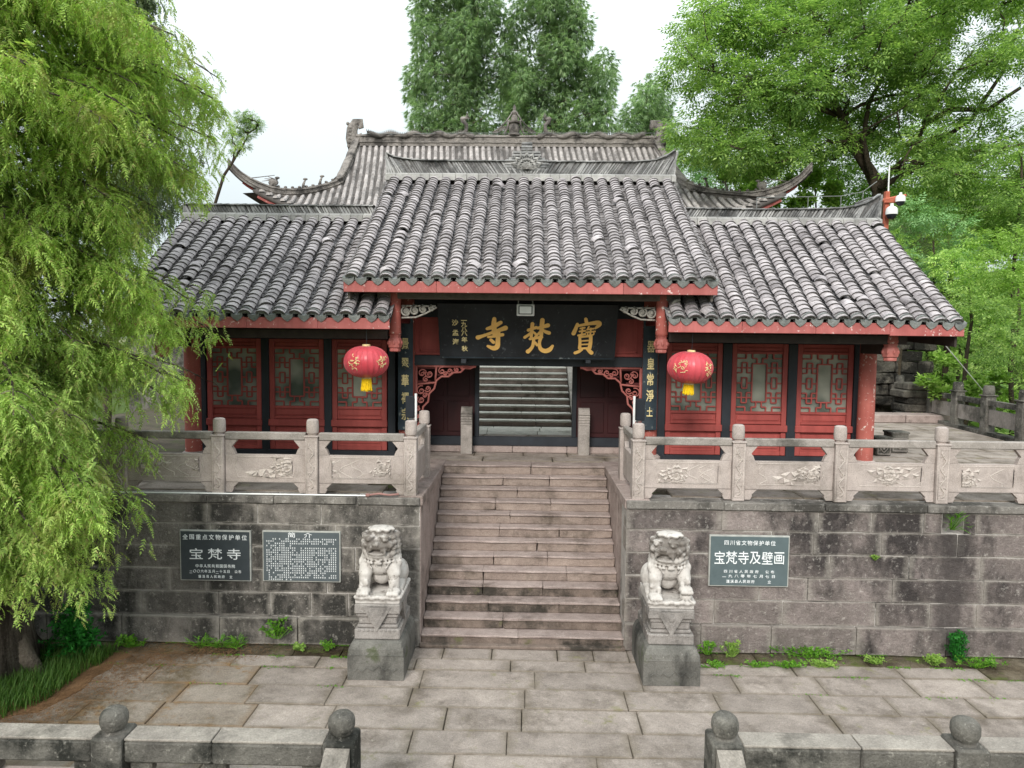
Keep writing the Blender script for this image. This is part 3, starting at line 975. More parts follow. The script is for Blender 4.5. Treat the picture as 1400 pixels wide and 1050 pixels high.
ls = empty('side_steps', (10.5, 22.5, ZP), label='short grey stone steps climbing beside the rock wall beyond the gate', cat='steps')
bs = [(9.0, 12.6, 20.9, 0.2), ]
xr0, xr1 = at(1176, 560, 22).x - 3.0, at(1242, 560, 22).x
b = MB(); 
for k in range(4):
    a_ = xr0 - 0.5 + k * 1.5
    bb = MB(); bb.cbox(a_, a_ + 1.48, 21.2, 22.0, ZP + .004, ZP + .24, .02); part('step_slab', bb, M['stair'], ls)
for k in range(5):
    for h in range(2):
        a_ = xr0 - 0.4 + h * 1.9
        bb = MB(); bb.cbox(a_, a_ + 1.88, 22.0 + k * .34, 22.0 + k * .34 + .5, ZP + .24 + k * .19, ZP + .24 + (k + 1) * .19, .02)
        part('step_slab', bb, M['pave'] if k % 2 else M['stair'], ls)
# stacked side stones at the end of the steps
for k, (dx, wz, dz) in enumerate(((0, .9, .24), (.1, .8, .2), (-.05, .95, .24), (.06, .75, .22))):
    bb = MB(); z_ = ZP + .24 + sum((.24, .2, .24, .22)[:k]); bb.cbox(xr1 - .1 + dx, xr1 + .75 + dx, 22.0, 22.9, z_ + .003, z_ + dz, .04)
    part('stone_block', bb, M['rock'], ls)

rw = empty('rock_wall', (11, 24.3, ZP), label='rough lichen covered stone wall behind the right end of the gate building', cat='stone wall')
rr = random.Random(21)
xa, xb = at(1120, 500, 24).x, at(1252, 500, 24).x
z_ = ZP + .3
rkm = [matted(m, M['rock']) for m in [rough_block(i + 50, 4, 3, 0.09) for i in range(5)]]
while z_ < 5.6:
    h = rr.uniform(.28, .42); x = xa
    while x < xb + .1:
        L = rr.uniform(.35, .8)
        inst('stone', rr.choice(rkm), (x + L / 2, 24.3 + rr.uniform(-.06, .06), z_ + h / 2), rw, rot=(0, rr.uniform(-.05, .05), rr.uniform(-.06, .06)), scale=(L - .02, .7, h - .02))
        x += L
    z_ += h
b = MB(); b.box(xa + .1, xb - .15, 24.3, 24.9, ZP, 5.5); part('rubble_core', b, M['rock'], rw)

# two small carved stone blocks (incense seats) near the column
for (p0, sz, lab) in (((1203, 622), .32, 'smaller dark carved stone block beside the red corner column'), ((1224, 618), .37, 'larger dark carved stone block with a diamond motif on the right of the platform')):
    P = atz(p0[0], p0[1], ZP)
    P = P if P.y < 18 else P
    r_ = empty('carved_block', (P.x, P.y, ZP), label=lab, cat='stone block')
    b = MB(); b.cbox(P.x - sz / 2, P.x + sz / 2, P.y - sz / 2, P.y + sz / 2, ZP + .004, ZP + sz * 1.2, .02)
    b.cbox(P.x - sz / 2 - .015, P.x + sz / 2 + .015, P.y - sz / 2 - .015, P.y + sz / 2 + .015, ZP + sz * 1.14, ZP + sz * 1.26, .01)
    part('block', b, M['oldbal'], r_)
    c = MB(); yy_ = P.y - sz / 2 - .004; cx, cz = P.x, ZP + sz * .5
    c.tube([(cx - sz * .4, yy_, cz - sz * .36), (cx + sz * .4, yy_, cz - sz * .36), (cx + sz * .4, yy_, cz + sz * .36), (cx - sz * .4, yy_, cz + sz * .36), (cx - sz * .4, yy_, cz - sz * .36)], .012, 5)
    c.tube([(cx, yy_, cz - sz * .26), (cx + sz * .24, yy_, cz), (cx, yy_, cz + sz * .26), (cx - sz * .24, yy_, cz), (cx, yy_, cz - sz * .26)], .014, 5)
    c.ball((cx, yy_, cz), (sz * .09, .02, sz * .09), 8, 6)
    part('diamond_carving', c, M['rail'], r_)

# ================================================================== FRONT BALUSTRADE (foreground)
YF = 6.2
def front_run(pxs, side, label):
    xs = [at(p, 1000, YF).x for p in pxs]
    ztop = 1.10 if side < 0 else 1.16
    root = empty('front_balustrade', (xs[0], YF, 0), label=label, cat='balustrade')
    far = -9.5 if side < 0 else 10.5
    step = abs(xs[1] - xs[0])
    while abs(xs[-1]) < 8.5: xs.append(xs[-1] + side * step)
    for i, x in enumerate(xs):
        b = MB(); b.cbox(x - .14, x + .14, YF - .16, YF + .14, 0.003, ztop + .03, .02)
        b.lathe((x, YF - .01, ztop + .03), [(.10, 0), (.085, .015), (.085, .03), (.105, .04), (.12, .085), (.12, .14), (.105, .18), (.08, .205), (.045, .212)], 22, mod=lambda a: 1 + .03 * math.sin(3 * a + x * 5) + .02 * math.sin(7 * a + x))
        part('post', b, M['oldtop' if 0 else 'oldbal'], root, smooth='auto')
        if i:
            a_, c_ = sorted((xs[i - 1], x)); a_ += .14; c_ -= .14
            mid = a_ + (c_ - a_) * (0.5 + .06 * side)
            for (u_, v_) in ((a_, mid), (mid, c_)):
                b = MB(); b.cbox(u_ + .002, v_ - .003, YF - .12, YF + .12, ztop - .215, ztop - .012, .02)
                part('handrail', b, M['oldbal'], root)
                b = MB(); b.cbox(u_ + .006, v_ - .006, YF - .112, YF + .112, ztop - .012, ztop + .012, .006)
                part('rail_top', b, M['oldtop'], root)
            b = MB(); b.cbox(a_ + .003, c_ - .003, YF - .05, YF + .05, .1, ztop - .36, .01); part('panel', b, M['bal'], root)
            for xm in (a_ + .12, mid, c_ - .12):
                b = MB(); b.cbox(xm - .1, xm + .1, YF - .06, YF + .06, ztop - .357, ztop - .218, .02); part('bracket', b, M['oldbal'], root)
            b = MB(); b.cbox(a_ + .003, c_ - .003, YF - .15, YF + .15, .003, .1, .01); part('kerb', b, M['oldbal'], root)
    # handrail dropping down the approach steps
    x = xs[0]
    b = MB()
    p0 = (YF - .17, ztop + .0); p1 = (YF - 3.2, ztop - 1.75)
    b.prismx([(p0[0], p0[1] - .2), (p0[0], p0[1]), (p1[0], p1[1]), (p1[0], p1[1] - .2)], x - .11, x + .11)
    part('sloping_rail', b, M['oldtop'], root)
    b = MB(); b.prismx([(p0[0], .1), (p0[0], p0[1] - .36), (p1[0], p1[1] - .36), (p1[0], p1[1] - 1.05)], x - .05, x + .05)
    part('sloping_panel', b, M['bal'], root)
    return root


front_run((468, 157), -1, 'foreground stone balustrade with ball topped posts, left of the opening')
front_run((990, 1319), 1, 'foreground stone balustrade with ball topped posts, right of the opening')
ap = empty('approach_steps', (0, 4.6, -1), label='stone steps dropping away between the two foreground balustrades', cat='steps')
for k in range(9):
    bb = MB(); bb.cbox(-1.5, 1.6, 5.86 - (k + 1) * .31, 5.86 - k * .31 + .04, -.02 - (k + 1) * .165 - .14, -.02 - (k + 1) * .165, .015)
    part('step_slab', bb, M['stair'], ap)

# ================================================================== GATE BUILDING
gate = empty('temple_gatehouse', (0.05, 15, ZP), label='old temple gatehouse with grey tiled roofs, red lattice doors and an open central gateway', cat='temple gate')


def cover_tile(seed, r=.115, L=.20, h=.095):
    rr = random.Random(seed)
    b = MB(); n = 7
    a0 = R(14)
    lo = []; hi = []; il = []; ih = []
    tw = rr.uniform(-.006, .006)
    for k in range(n):
        a = a0 + (PI - 2 * a0) * k / (n - 1)
        c, s_ = math.cos(a), math.sin(a)
        lo.append((r * c + tw, 0, h * s_ + .036)); hi.append((r * .9 * c, L, h * .9 * s_))
        il.append(((r - .022) * c + tw, 0, (h - .026) * s_ + .036)); ih.append(((r - .022) * .9 * c, L, (h - .026) * .9 * s_))
    v = lo + hi + il + ih
    for k in range(n - 1):
        b.add([v[k], v[k + 1], v[n + k + 1], v[n + k]], [(0, 1, 2, 3)], 0)
        b.add([v[k], v[2 * n + k], v[2 * n + k + 1], v[k + 1]], [(0, 1, 2, 3)], 1)
        b.add([v[2 * n + k], v[3 * n + k], v[3 * n + k + 1], v[2 * n + k + 1]], [(0, 1, 2, 3)], 1)
    for k in (0, n - 1):
        b.add([v[k], v[n + k], v[3 * n + k], v[2 * n + k]], [(0, 1, 2, 3)], 1)
    bm = bmesh.new(); me = mesh_from('t', b.v, b.f, [], b.m)
    me2 = mesh_from('cover_tile', b.v, b.f, [M['tile'], M['tiledge']], b.m)
    bm.from_mesh(me2); bmesh.ops.remove_doubles(bm, verts=bm.verts, dist=1e-5); bmesh.ops.recalc_face_normals(bm, faces=bm.faces); bm.to_mesh(me2); bm.free()
    bpy.data.meshes.remove(me)
    return me2


CT = [cover_tile(i) for i in range(4)]
b = MB(); b.prism([(-.108, .0)] + [(.108 * math.cos(a), .10 * math.sin(a) + .012) for a in [PI - PI * k / 10 for k in range(11)]] + [(.108, .0)], .012, .05)
b.prism([(-.07, .01)] + [(.072 * math.cos(a), .066 * math.sin(a) + .016) for a in [PI - PI * k / 8 for k in range(9)]] + [(.07, .01)], .002, .013)
ENDT = mesh_from('end_tile', b.v, b.f, M['drip'], b.m)
b = MB(); b.prism([(-.085, .02), (-.078, -.03), (-.045, -.062), (0, -.088), (.045, -.062), (.078, -.03), (.085, .02), (.05, 0.0), (0, -.008), (-.05, 0)], -.006, .012)
b.add([(-.085, .01, .02), (-.05, .01, 0), (0, .01, -.008), (.05, .01, 0), (.085, .01, .02), (.085, .3, .02), (.05, .3, 0), (0, .3, -.008), (-.05, .3, 0), (-.085, .3, .02)],
      [(0, 1, 8, 9), (1, 2, 7, 8), (2, 3, 6, 7), (3, 4, 5, 6)])
DRIP = mesh_from('drip_tile', b.v, b.f, M['drip'], b.m)


def np_from(me):
    v = np.array([x.co[:] for x in me.vertices]); f = [tuple(p.vertices) for p in me.polygons]
    return v, f, [p.material_index for p in me.polygons]


CTN = [np_from(m) for m in CT]


def tiled_roof(nm, x0, x1, Ye, ze, Yr, zr, ncol, nind, seed, droop=0.0, skew=None):
    """front slope from eave (Ye, ze) to ridge (Yr, zr); cover tiles in columns, the lowest nind rows as single objects"""
    rr = random.Random(seed)
    cxm = (x0 + x1) / 2
    run, ris = Yr - Ye, zr - ze
    SL = math.hypot(run, ris); ang = math.atan2(ris, run)
    root = empty(nm, (cxm, Ye, ze), gate)
    sp_ = (x1 - x0) / ncol
    exp_ = .128
    nrow = int((SL - .12) / exp_)
    ux = Vector((1, 0, 0)); us = Vector((0, run / SL, ris / SL)); un = Vector((0, -ris / SL, run / SL))
    # deck: boards under the tiles
    b = MB()
    b.prismx([(Ye - .0, ze - .06), (Yr, zr - .06), (Yr, zr - .12), (Ye + .02, ze - .13)], x0 - .02, x1 + .02)
    part('roof_deck', b, M['darkwood'], root)
    big = MB()
    base_rot = Matrix.Rotation(ang, 3, 'X')
    for c in range(ncol):
        xc = x0 + sp_ * (c + .5)
        wob = [rr.uniform(-.012, .012) for _ in range(6)]
        phase = rr.uniform(-.04, .04)
        colz = rr.uniform(-.008, .012)
        inst('end_tile', ENDT, Vector((xc + wob[0], Ye - .03, ze + .035 + colz - droop * max(0, (xc - 5.5) / 2) ** 2)), root, rot=(R(14), rr.uniform(-.05, .05), 0))
        for r_ in range(nrow + 1):
            u_ = r_ / nrow
            dx = wob[int(u_ * 5)] * (1 - (u_ * 5) % 1) + wob[min(5, int(u_ * 5) + 1)] * ((u_ * 5) % 1)
            s0 = r_ * exp_ + phase * (r_ > 0) + rr.uniform(-.013, .013) * (r_ > 0) - .02
            lift = 0.0
            rz = rr.gauss(0, .035); ry = rr.gauss(0, .03)
            if rr.random() < .02: rz += rr.choice((-1, 1)) * rr.uniform(.12, .4); lift = .02
            if rr.random() < .012 and r_ > 3: continue
            z_off = .01 + colz + lift - droop * max(0, (xc - 5.5) / 2) ** 2 * (1 - u_)
            p = Vector((xc + dx, Ye, ze)) + us * s0 + un * z_off
            ti = rr.randrange(4)
            Rm = base_rot @ Euler((0.03 + rr.gauss(0, .015), ry, rz)).to_matrix()
            if r_ < nind:
                inst('tile', CT[ti], p, root, rot=Rm.to_euler())
            else:
                v, f, mi = CTN[ti]
                Rn = np.array(Rm)
                sc = rr.uniform(.94, 1.06)
                vv = (v * np.array([sc, 1, sc])) @ Rn.T + np.array(p)
                n0 = len(big.v)
                big.v.extend(map(tuple, vv)); big.f.extend([tuple(n0 + i for i in q) for q in f]); big.m.extend(mi)
    part('roof_tiles', big, [M['tilei'], M['tiledge']], root, recalc=False, kind='stuff')
    # channel tiles between the columns
    pan = MB()
    hw = sp_ * .40
    for c in range(ncol + 1):
        xc = x0 + sp_ * c
        if c in (0, ncol): xc += (sp_ * .25 if c == 0 else -sp_ * .25)
        for r_ in range(nrow):
            s0 = r_ * exp_; s1 = s0 + exp_ * 1.2
            j = rr.uniform(-.006, .006)
            ps = []
            for s_, zz in ((s0, .015 + j), (s1, -.008 + j)):
                for (dx, dz) in ((-hw, .035), (-hw * .5, .0), (0, -.01), (hw * .5, 0), (hw, .035)):
                    ps.append(Vector((xc + dx, Ye, ze)) + us * s_ + un * (zz + dz - .03))
            ps += [q - un * .014 for q in ps[:5]]
            pan.add(ps, [(0, 1, 6, 5), (1, 2, 7, 6), (2, 3, 8, 7), (3, 4, 9, 8), (10, 11, 1, 0), (11, 12, 2, 1), (12, 13, 3, 2), (13, 14, 4, 3)])
        inst('drip_tile', DRIP, Vector((xc, Ye - .035, ze + .03 - droop * max(0, (xc - 5.5) / 2) ** 2)), root, rot=(R(12), 0, rr.uniform(-.06, .06)), scale=(1.18, 1, 1.35))
    part('channel_tiles', pan, M['pan'], root, recalc=False, kind='stuff')
    # fascia board pieces
    b = MB(); n = 4
    for k in range(n):
        a_ = x0 - .02 + (x1 - x0 + .04) * k / n; c_ = x0 - .02 + (x1 - x0 + .04) * (k + 1) / n
        dz = droop * max(0, ((a_ + c_) / 2 - 5.5) / 2) ** 2
        bb = MB(); bb.cbox(a_ + .002, c_ - .002, Ye + .0, Ye + .05, ze - .20 - dz, ze - .012 - dz, .006)
        part('fascia_board', bb, M['fascia'], root)
    return root


def slant_ridge(nm, pts, h, parent, seed, lean=0.5, band=True):
    """roof ridge: mortared base band, a course of thin slanted tiles, capping course. pts: list of (x, y, z base)"""
    rr = random.Random(seed)
    root = empty(nm, pts[0], parent)
    P = [Vector(p) for p in pts]; zb0 = min(p.z for p in P)
    seg = [0]
    for a_, c_ in zip(P[:-1], P[1:]): seg.append(seg[-1] + (c_ - a_).length)
    def pos(s_):
        for i in range(len(P) - 1):
            if s_ <= seg[i + 1] or i == len(P) - 2:
                return P[i] + (P[i + 1] - P[i]) * ((s_ - seg[i]) / (seg[i + 1] - seg[i]))
    total = seg[-1]
    bd = MB(); s_ = 0
    while s_ < total - .05:
        L = rr.uniform(.2, .3); a_ = pos(s_); c_ = pos(min(total, s_ + L - .01))
        for (hh, dy) in (((0, .1), .22),):
            j = rr.uniform(-.008, .008)
            v = []
            for q in (a_, c_):
                for (yy_, zz) in ((-dy, -.06), (-dy * .95, .07), (-.09, .125), (.05, .125), (dy, 0)):
                    v.append((q.x, q.y + yy_ + j, zb0 + zz))
            bd.add(v, [(0, 5, 6, 1), (1, 6, 7, 2), (2, 7, 8, 3), (3, 8, 9, 4), (0, 1, 2, 3, 4), (9, 8, 7, 6, 5)])
        s_ += L
    part('ridge_band', bd, M['ridgeband'], root, recalc=True, kind='stuff')
    sl = MB(); s_ = .0
    while s_ < total:
        q = pos(s_); th = rr.uniform(.024, .05)
        ln = lean + rr.uniform(-.12, .12)
        z0 = zb0 + .12; z1 = q.z + h - .04
        dx = min(z1 - z0, .3) * ln; dx = max(-abs(q.x - P[-1].x) - .02, min(abs(q.x - P[-1].x) + .02, dx)) if dx * (P[-1].x - P[0].x) > 0 else max(-abs(q.x - P[0].x) - .02, min(abs(q.x - P[0].x) + .02, dx))
        y_ = q.y + rr.uniform(-.012, .012)
        x_ = min(max(q.x, min(P[0].x, P[-1].x)), max(P[0].x, P[-1].x) - .0)
        v = [(x_, y_ - .085, z0), (x_ + th, y_ - .085, z0), (x_ + th + dx, y_ - .075, z1), (x_ + dx, y_ - .075, z1),
             (x_, y_ + .085, z0), (x_ + th, y_ + .085, z0), (x_ + th + dx, y_ + .085, z1), (x_ + dx, y_ + .085, z1)]
        sl.add(v, [(0, 1, 2, 3), (7, 6, 5, 4), (1, 5, 6, 2), (4, 0, 3, 7), (3, 2, 6, 7)])
        s_ += th + rr.uniform(.012, .03)
    part('slanted_tiles', sl, M['ridge'], root, kind='stuff')
    core = MB()
    for i in range(len(P) - 1):
        a_, c_ = P[i], P[i + 1]
        v = [(a_.x, a_.y - .05, a_.z), (c_.x, c_.y - .05, c_.z), (c_.x, c_.y + .05, c_.z), (a_.x, a_.y + .05, a_.z)]
        core.add([(x, y, zb0) for x, y, z in v] + [(x, y, z + h - .05) for x, y, z in v], [(0, 3, 2, 1), (4, 5, 6, 7), (0, 1, 5, 4), (1, 2, 6, 5), (2, 3, 7, 6), (3, 0, 4, 7)])
    part('ridge_core', core, M['tiledge'], root)
    cp = MB(); s_ = 0
    while s_ < total - .03:
        L = rr.uniform(.16, .24); a_ = pos(s_); c_ = pos(min(total, s_ + L))
        z_ = h - .04 + rr.uniform(0, .006)
        cp.add([(a_.x, a_.y - .12, a_.z + z_), (c_.x, c_.y - .12, c_.z + z_ + .012), (c_.x, c_.y, c_.z + z_ + .03), (a_.x, a_.y, a_.z + z_ + .02), (c_.x, c_.y + .12, c_.z + z_), (a_.x, a_.y + .12, a_.z + z_),
                (a_.x, a_.y - .12, a_.z + z_ - .02), (c_.x, c_.y - .12, c_.z + z_ - .012)],
               [(0, 1, 2, 3), (3, 2, 4, 5), (6, 7, 1, 0)])
        s_ += L
    part('capping_tiles', cp, M['ridge'], root, recalc=False, kind='stuff')
    return root


YE = 12.1
EC = (YE, 5.60); RC = (16.2, 8.19)
ES = (YE, 4.97); RS = (15.2, 7.13)
cx0, cx1 = at(471, 390, YE).x, at(980, 390, YE).x
croof = tiled_roof('central_roof', cx0, cx1, *EC, *RC, 22, 4, 31)
lx0, lx1 = at(143, 437, YE).x, at(531, 437, YE).x
rx0, rx1 = at(916, 437, YE).x, at(1318, 437, YE).x
lroof = tiled_roof('left_wing_roof', lx0, lx1, *ES, *RS, 17, 3, 32)
rroof = tiled_roof('right_wing_roof', rx0, rx1, *ES, *RS, 18, 3, 33, droop=0.055)
# wing roofs continue under the central roof; rear slopes close the building
for (nm, x0, x1, e, r_, yb) in (('rear_roof', cx0, cx1, EC, RC, 19.2), ('rear_roof', lx0, cx0 + .3, ES, RS, 18.3), ('rear_roof', cx1 - .3, rx1, ES, RS, 18.3)):
    b = MB(); sl_ = (r_[1] - e[1]) / (r_[0] - e[0])
    zb = r_[1] - sl_ * (yb - r_[0])
    b.prismx([(r_[0], r_[1]), (yb, zb), (yb, zb - .12), (r_[0], r_[1] - .12)], x0, x1)
    part(nm, b, M['hallpan'], gate)
for (xa, xb) in ((lx1 + .0, cx0 + .9), (cx1 - .9, rx0)):
    pass
# gable boards between central and wing roofs
for x_, sx in ((cx0 + .05, -1), (cx1 - .05, 1)):
    b = MB()
    b.prismx([(YE + .1, EC[1] - .14), (RC[0], RC[1] - .14), (19.1, 6.1), (19.1, 5.3), (YE + .1, EC[1] - .3)], x_ - .02, x_ + .02)
    part('gable_board', b, M['eavewood'], gate)
for x_ in (lx0 + .06, rx1 - .06):
    b = MB(); b.prismx([(YE + .1, ES[1] - .14), (RS[0], RS[1] - .14), (18.2, 4.9), (YE + .1, ES[1] - .4)], x_ - .02, x_ + .02)
    part('gable_board', b, M['darkwood'], gate)

# ridges
def Pz(px, py, Y): return tuple(at(px, py, Y))
cr_pts = [Pz(529, 236, RC[0]), Pz(538, 241, RC[0]), Pz(556, 245, RC[0]), Pz(590, 247, RC[0]), Pz(720, 248, RC[0]), Pz(860, 249, RC[0]), Pz(893, 247, RC[0]), Pz(912, 240, RC[0]), Pz(922, 232, RC[0])]
cr_pts = [(x, RC[0], z + .03) for x, y, z in cr_pts]
slant_ridge('central_ridge', cr_pts[:5], .44, gate, 5, lean=-.7)
slant_ridge('central_ridge', cr_pts[4:], .44, gate, 6, lean=.7)
lr = [(lx0 - .05, RS[0], Pz(250, 300, RS[0])[2]), Pz(300, 301, RS[0]), Pz(380, 302, RS[0]), Pz(512, 303, RS[0])]
slant_ridge('wing_ridge', [(x, RS[0], z + .03) for x, y, z in lr], .33, gate, 7, lean=-.6)
rrp = [Pz(936, 306, RS[0]), Pz(1050, 308, RS[0]), Pz(1130, 307, RS[0]), Pz(1160, 305, RS[0]), Pz(1182, 299, RS[0]), Pz(1200, 288, RS[0])]
slant_ridge('wing_ridge', [(x, RS[0], z + .03) for x, y, z in rrp], .33, gate, 8, lean=.6)
# end scrolls: thin stacked tiles sweeping up at the ridge ends
for (px, py, Y, sx) in ((1200, 268, RS[0], 1), (527, 213, RC[0], -1), (926, 208, RC[0], 1)):
    p = at(px, py, Y); b = MB()
    for k in range(5):
        b.tube([(p.x - sx * .45, Y, p.z - .30 + k * .035), (p.x - sx * .2, Y, p.z - .2 + k * .035), (p.x + sx * .02, Y, p.z - .06 + k * .012)], [.03, .03, .012], 6, flat=2)
    part('ridge_end', b, M['ridge'], gate, smooth=True)
# centre ornament: stepped stacked tiles with petal tiles
b = MB(); c_ = at(720, 240, RC[0]); cx, cz = c_.x, c_.z
rr = random.Random(3)
for k in range(9):
    wd = (.52, .50, .48, .34, .32, .30, .12, .12, .12)[k]
    b.cbox(cx - wd, cx + wd, RC[0] - .09, RC[0] + .09, cz + .16 + k * .062, cz + .205 + k * .062, .006)
b.box(cx - .10, cx + .10, RC[0] - .07, RC[0] + .07, cz + .1, cz + .72)
b.box(cx - .4, cx + .4, RC[0] - .07, RC[0] + .07, cz + .1, cz + .38)
o = part('ridge_ornament', b, M['ridge'], gate)
b = MB()
for k in range(7):
    a = R(90) + (k - 3) * .42
    for rad in (.36, .22):
        v, f = lens(cx, cz + .14, a, rad, .07, RC[0] - .13, n=8, h=.035)
        b.add(v, f)
    b.tube([(cx, RC[0] - .12, cz + .12), (cx + .38 * math.cos(a), RC[0] - .14, cz + .14 + .38 * math.sin(a))], .012, 5)
part('petal_tiles', b, M['ridgeband'], o)

# lightning wires on thin rods along the ridges
def wire_run(nm, pts, root, rods, zt):
    b = MB(); b.tube(pts, .008, 5)
    for p in rods: b.tube([(p[0], p[1], zt), (p[0], p[1], p[2])], .008, 5)
    part(nm, b, M['wire'], root)
wr_ = [Pz(1035, 270, 15.4), Pz(1105, 269, 15.4), Pz(1150, 268, 15.4), Pz(1180, 262, 15.4), Pz(1199, 248, 15.4)]
wire_run('lightning_wire', wr_, gate, wr_[:4], 7.3)

# ---- timber: columns, beams
def column(x, y, z0, z1, rad, mat='red', nm='column', root=gate):
    b = MB(); b.lathe((x, y, z0), [(rad * 1.04, 0), (rad * 1.04, .04), (rad * 1.02, (z1 - z0) * .4), (rad * .97, z1 - z0)], 20)
    o = part(nm, b, M[mat], root, smooth='auto')
    q = MB(); q.lathe((x, y, z0 - .0), [(rad * 1.4, 0), (rad * 1.55, .05), (rad * 1.5, .12), (rad * 1.15, .16)], 20)
    if nm == 'column':
        part('plinth', q, M['bal'], o, smooth='auto')
    return o

YC = 13.6
for (px, sx) in ((1184, 1), (264, -1)):
    x = at(px, 560, YC).x
    column(x, YC, ZP + .004, 4.95, .15, 'redpeel')
XG = [at(555, 560, 13.8).x, at(889, 560, 13.8).x]
for x in XG:
    column(x, 13.95, ZP + .004, 5.6, .16, 'redpeel')

def bud_post(px, ytop_z, zb, Y, rad):
    x = at(px, 440, Y).x
    b = MB()
    b.lathe((x, Y, zb + .30), [(rad * .85, 0), (rad, .03), (rad, .06), (rad * .95, .08), (rad * .97, ytop_z - zb - .30)], 18)
    o = part('hanging_post', b, M['redpeel'], gate, smooth='auto')
    q = MB()
    q.lathe((x, Y, zb), [(rad * .6, 0), (rad * .82, .012), (rad * .86, .05), (rad * .8, .062), (rad * 1.0, .08), (rad * 1.06, .12), (rad * 1.06, .2), (rad * .98, .235), (rad * .84, .25), (rad * .84, .275), (rad * .97, .3)], 24,
            mod=lambda a: 1 + .05 * math.cos(8 * a))
    for k in range(8):
        a = 2 * PI * k / 8
        q.ball((x + rad * 1.02 * math.cos(a), Y + rad * 1.02 * math.sin(a), zb + .16), (.026, .026, .045), 8, 6)
    part('carved_bud', q, M['scroll'], o, smooth='auto')
    return x

YH = 12.55
xh1 = bud_post(540, EC[1] - .1, at(540, 481, YH).z, YH, .112)
xh2 = bud_post(905, EC[1] - .1, at(905, 483, YH).z, YH, .112)
xh3 = bud_post(1219, ES[1] - .1, at(1219, 494, YH).z, YH, .125)
xh4 = bud_post(222, ES[1] - .1, at(222, 488, YH).z, YH, .125)

b = MB(); b.cbox(xh1 - .3, xh2 + .3, YH - .09, YH + .09, 5.31, 5.44, .01); part('eave_beam', b, M['eavewood'], gate)
for (a_, c_) in ((xh4 - .1, xh1 - .12), (xh2 + .12, xh3 + .25)):
    b = MB(); b.cbox(a_, c_, YH - .08, YH + .08, 4.60, 4.76, .01); part('eave_beam', b, M['darkwood'], gate)
for x in (xh1, xh2):   # tie beams back to the columns
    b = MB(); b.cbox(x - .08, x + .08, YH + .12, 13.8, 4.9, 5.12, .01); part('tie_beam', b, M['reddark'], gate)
for x in (xh3, xh4):
    b = MB(); b.cbox(x - .08, x + .08, YH + .13, YC - .1, 4.42, 4.60, .01); part('tie_beam', b, M['darkwood'], gate)
for k in range(34):      # rafters seen under the eaves
    x = lx0 + .2 + k * (rx1 - lx0 - .4) / 33
    cen = cx0 + .3 < x < cx1 - .3
    if cen and (xh1 - .2 < x < xh2 + .2) or not cen:
        e = EC if cen else ES; sl_ = ((RC if cen else RS)[1] - e[1]) / ((RC if cen else RS)[0] - e[0])
        b = MB(); b.prismx([(YE + .06, e[1] - .145), (YE + 2.2, e[1] - .145 + 2.14 * sl_), (YE + 2.2, e[1] - .205 + 2.14 * sl_), (YE + .06, e[1] - .205)], x - .035, x + .035)
        part('rafter', b, M['reddark'], gate)

# small bleached carved braces under the central eave and white scroll corbel
def swirl(b, cx, cz, r, y, turns=1.4, a0=0, sg=1, rad=.012, n=14, flat=None):
    pts = [(cx + sg * r * (1 - k / n * .82) * math.cos(a0 + turns * 2 * PI * k / n), y, cz + r * (1 - k / n * .82) * math.sin(a0 + turns * 2 * PI * k / n)) for k in range(n + 1)]
    b.tube(pts, rad, 5, flat=flat)

for (x, sg) in ((xh1 + .12, 1), (xh2 - .12, -1)):
    b = MB(); y_ = YH
    for k, r_ in enumerate((.10, .09, .075, .055)):
        swirl(b, x + sg * (.08 + k * .15), 5.09 + k * .02, r_, y_, 1.3, R(90), sg, .02)
        b.ball((x + sg * (.08 + k * .15), y_ + .01, 5.1 + k * .02), (r_ * .6, .02, r_ * .6), 8, 6)
    b.tube([(x, y_, 5.19), (x + sg * .6, y_, 5.19)], .02, 5)
    b.tube([(x, y_, 4.98), (x + sg * .25, y_, 4.99), (x + sg * .42, y_, 5.06), (x + sg * .62, y_, 5.17)], .018, 5)
    part('carved_brace', b, M['greywood'], gate, smooth=True)
b = MB(); p = at(921, 424, 12.35)
for k in range(4):
    b.tube([(p.x - .12 + k * .03, 12.35, p.z - .12 + k * .07), (p.x + .02, 12.33, p.z - .08 + k * .08), (p.x + .1, 12.35, p.z - .0 + k * .06)], .03, 6)
part('scroll_corbel', b, M['greywood'], gate, smooth=True)

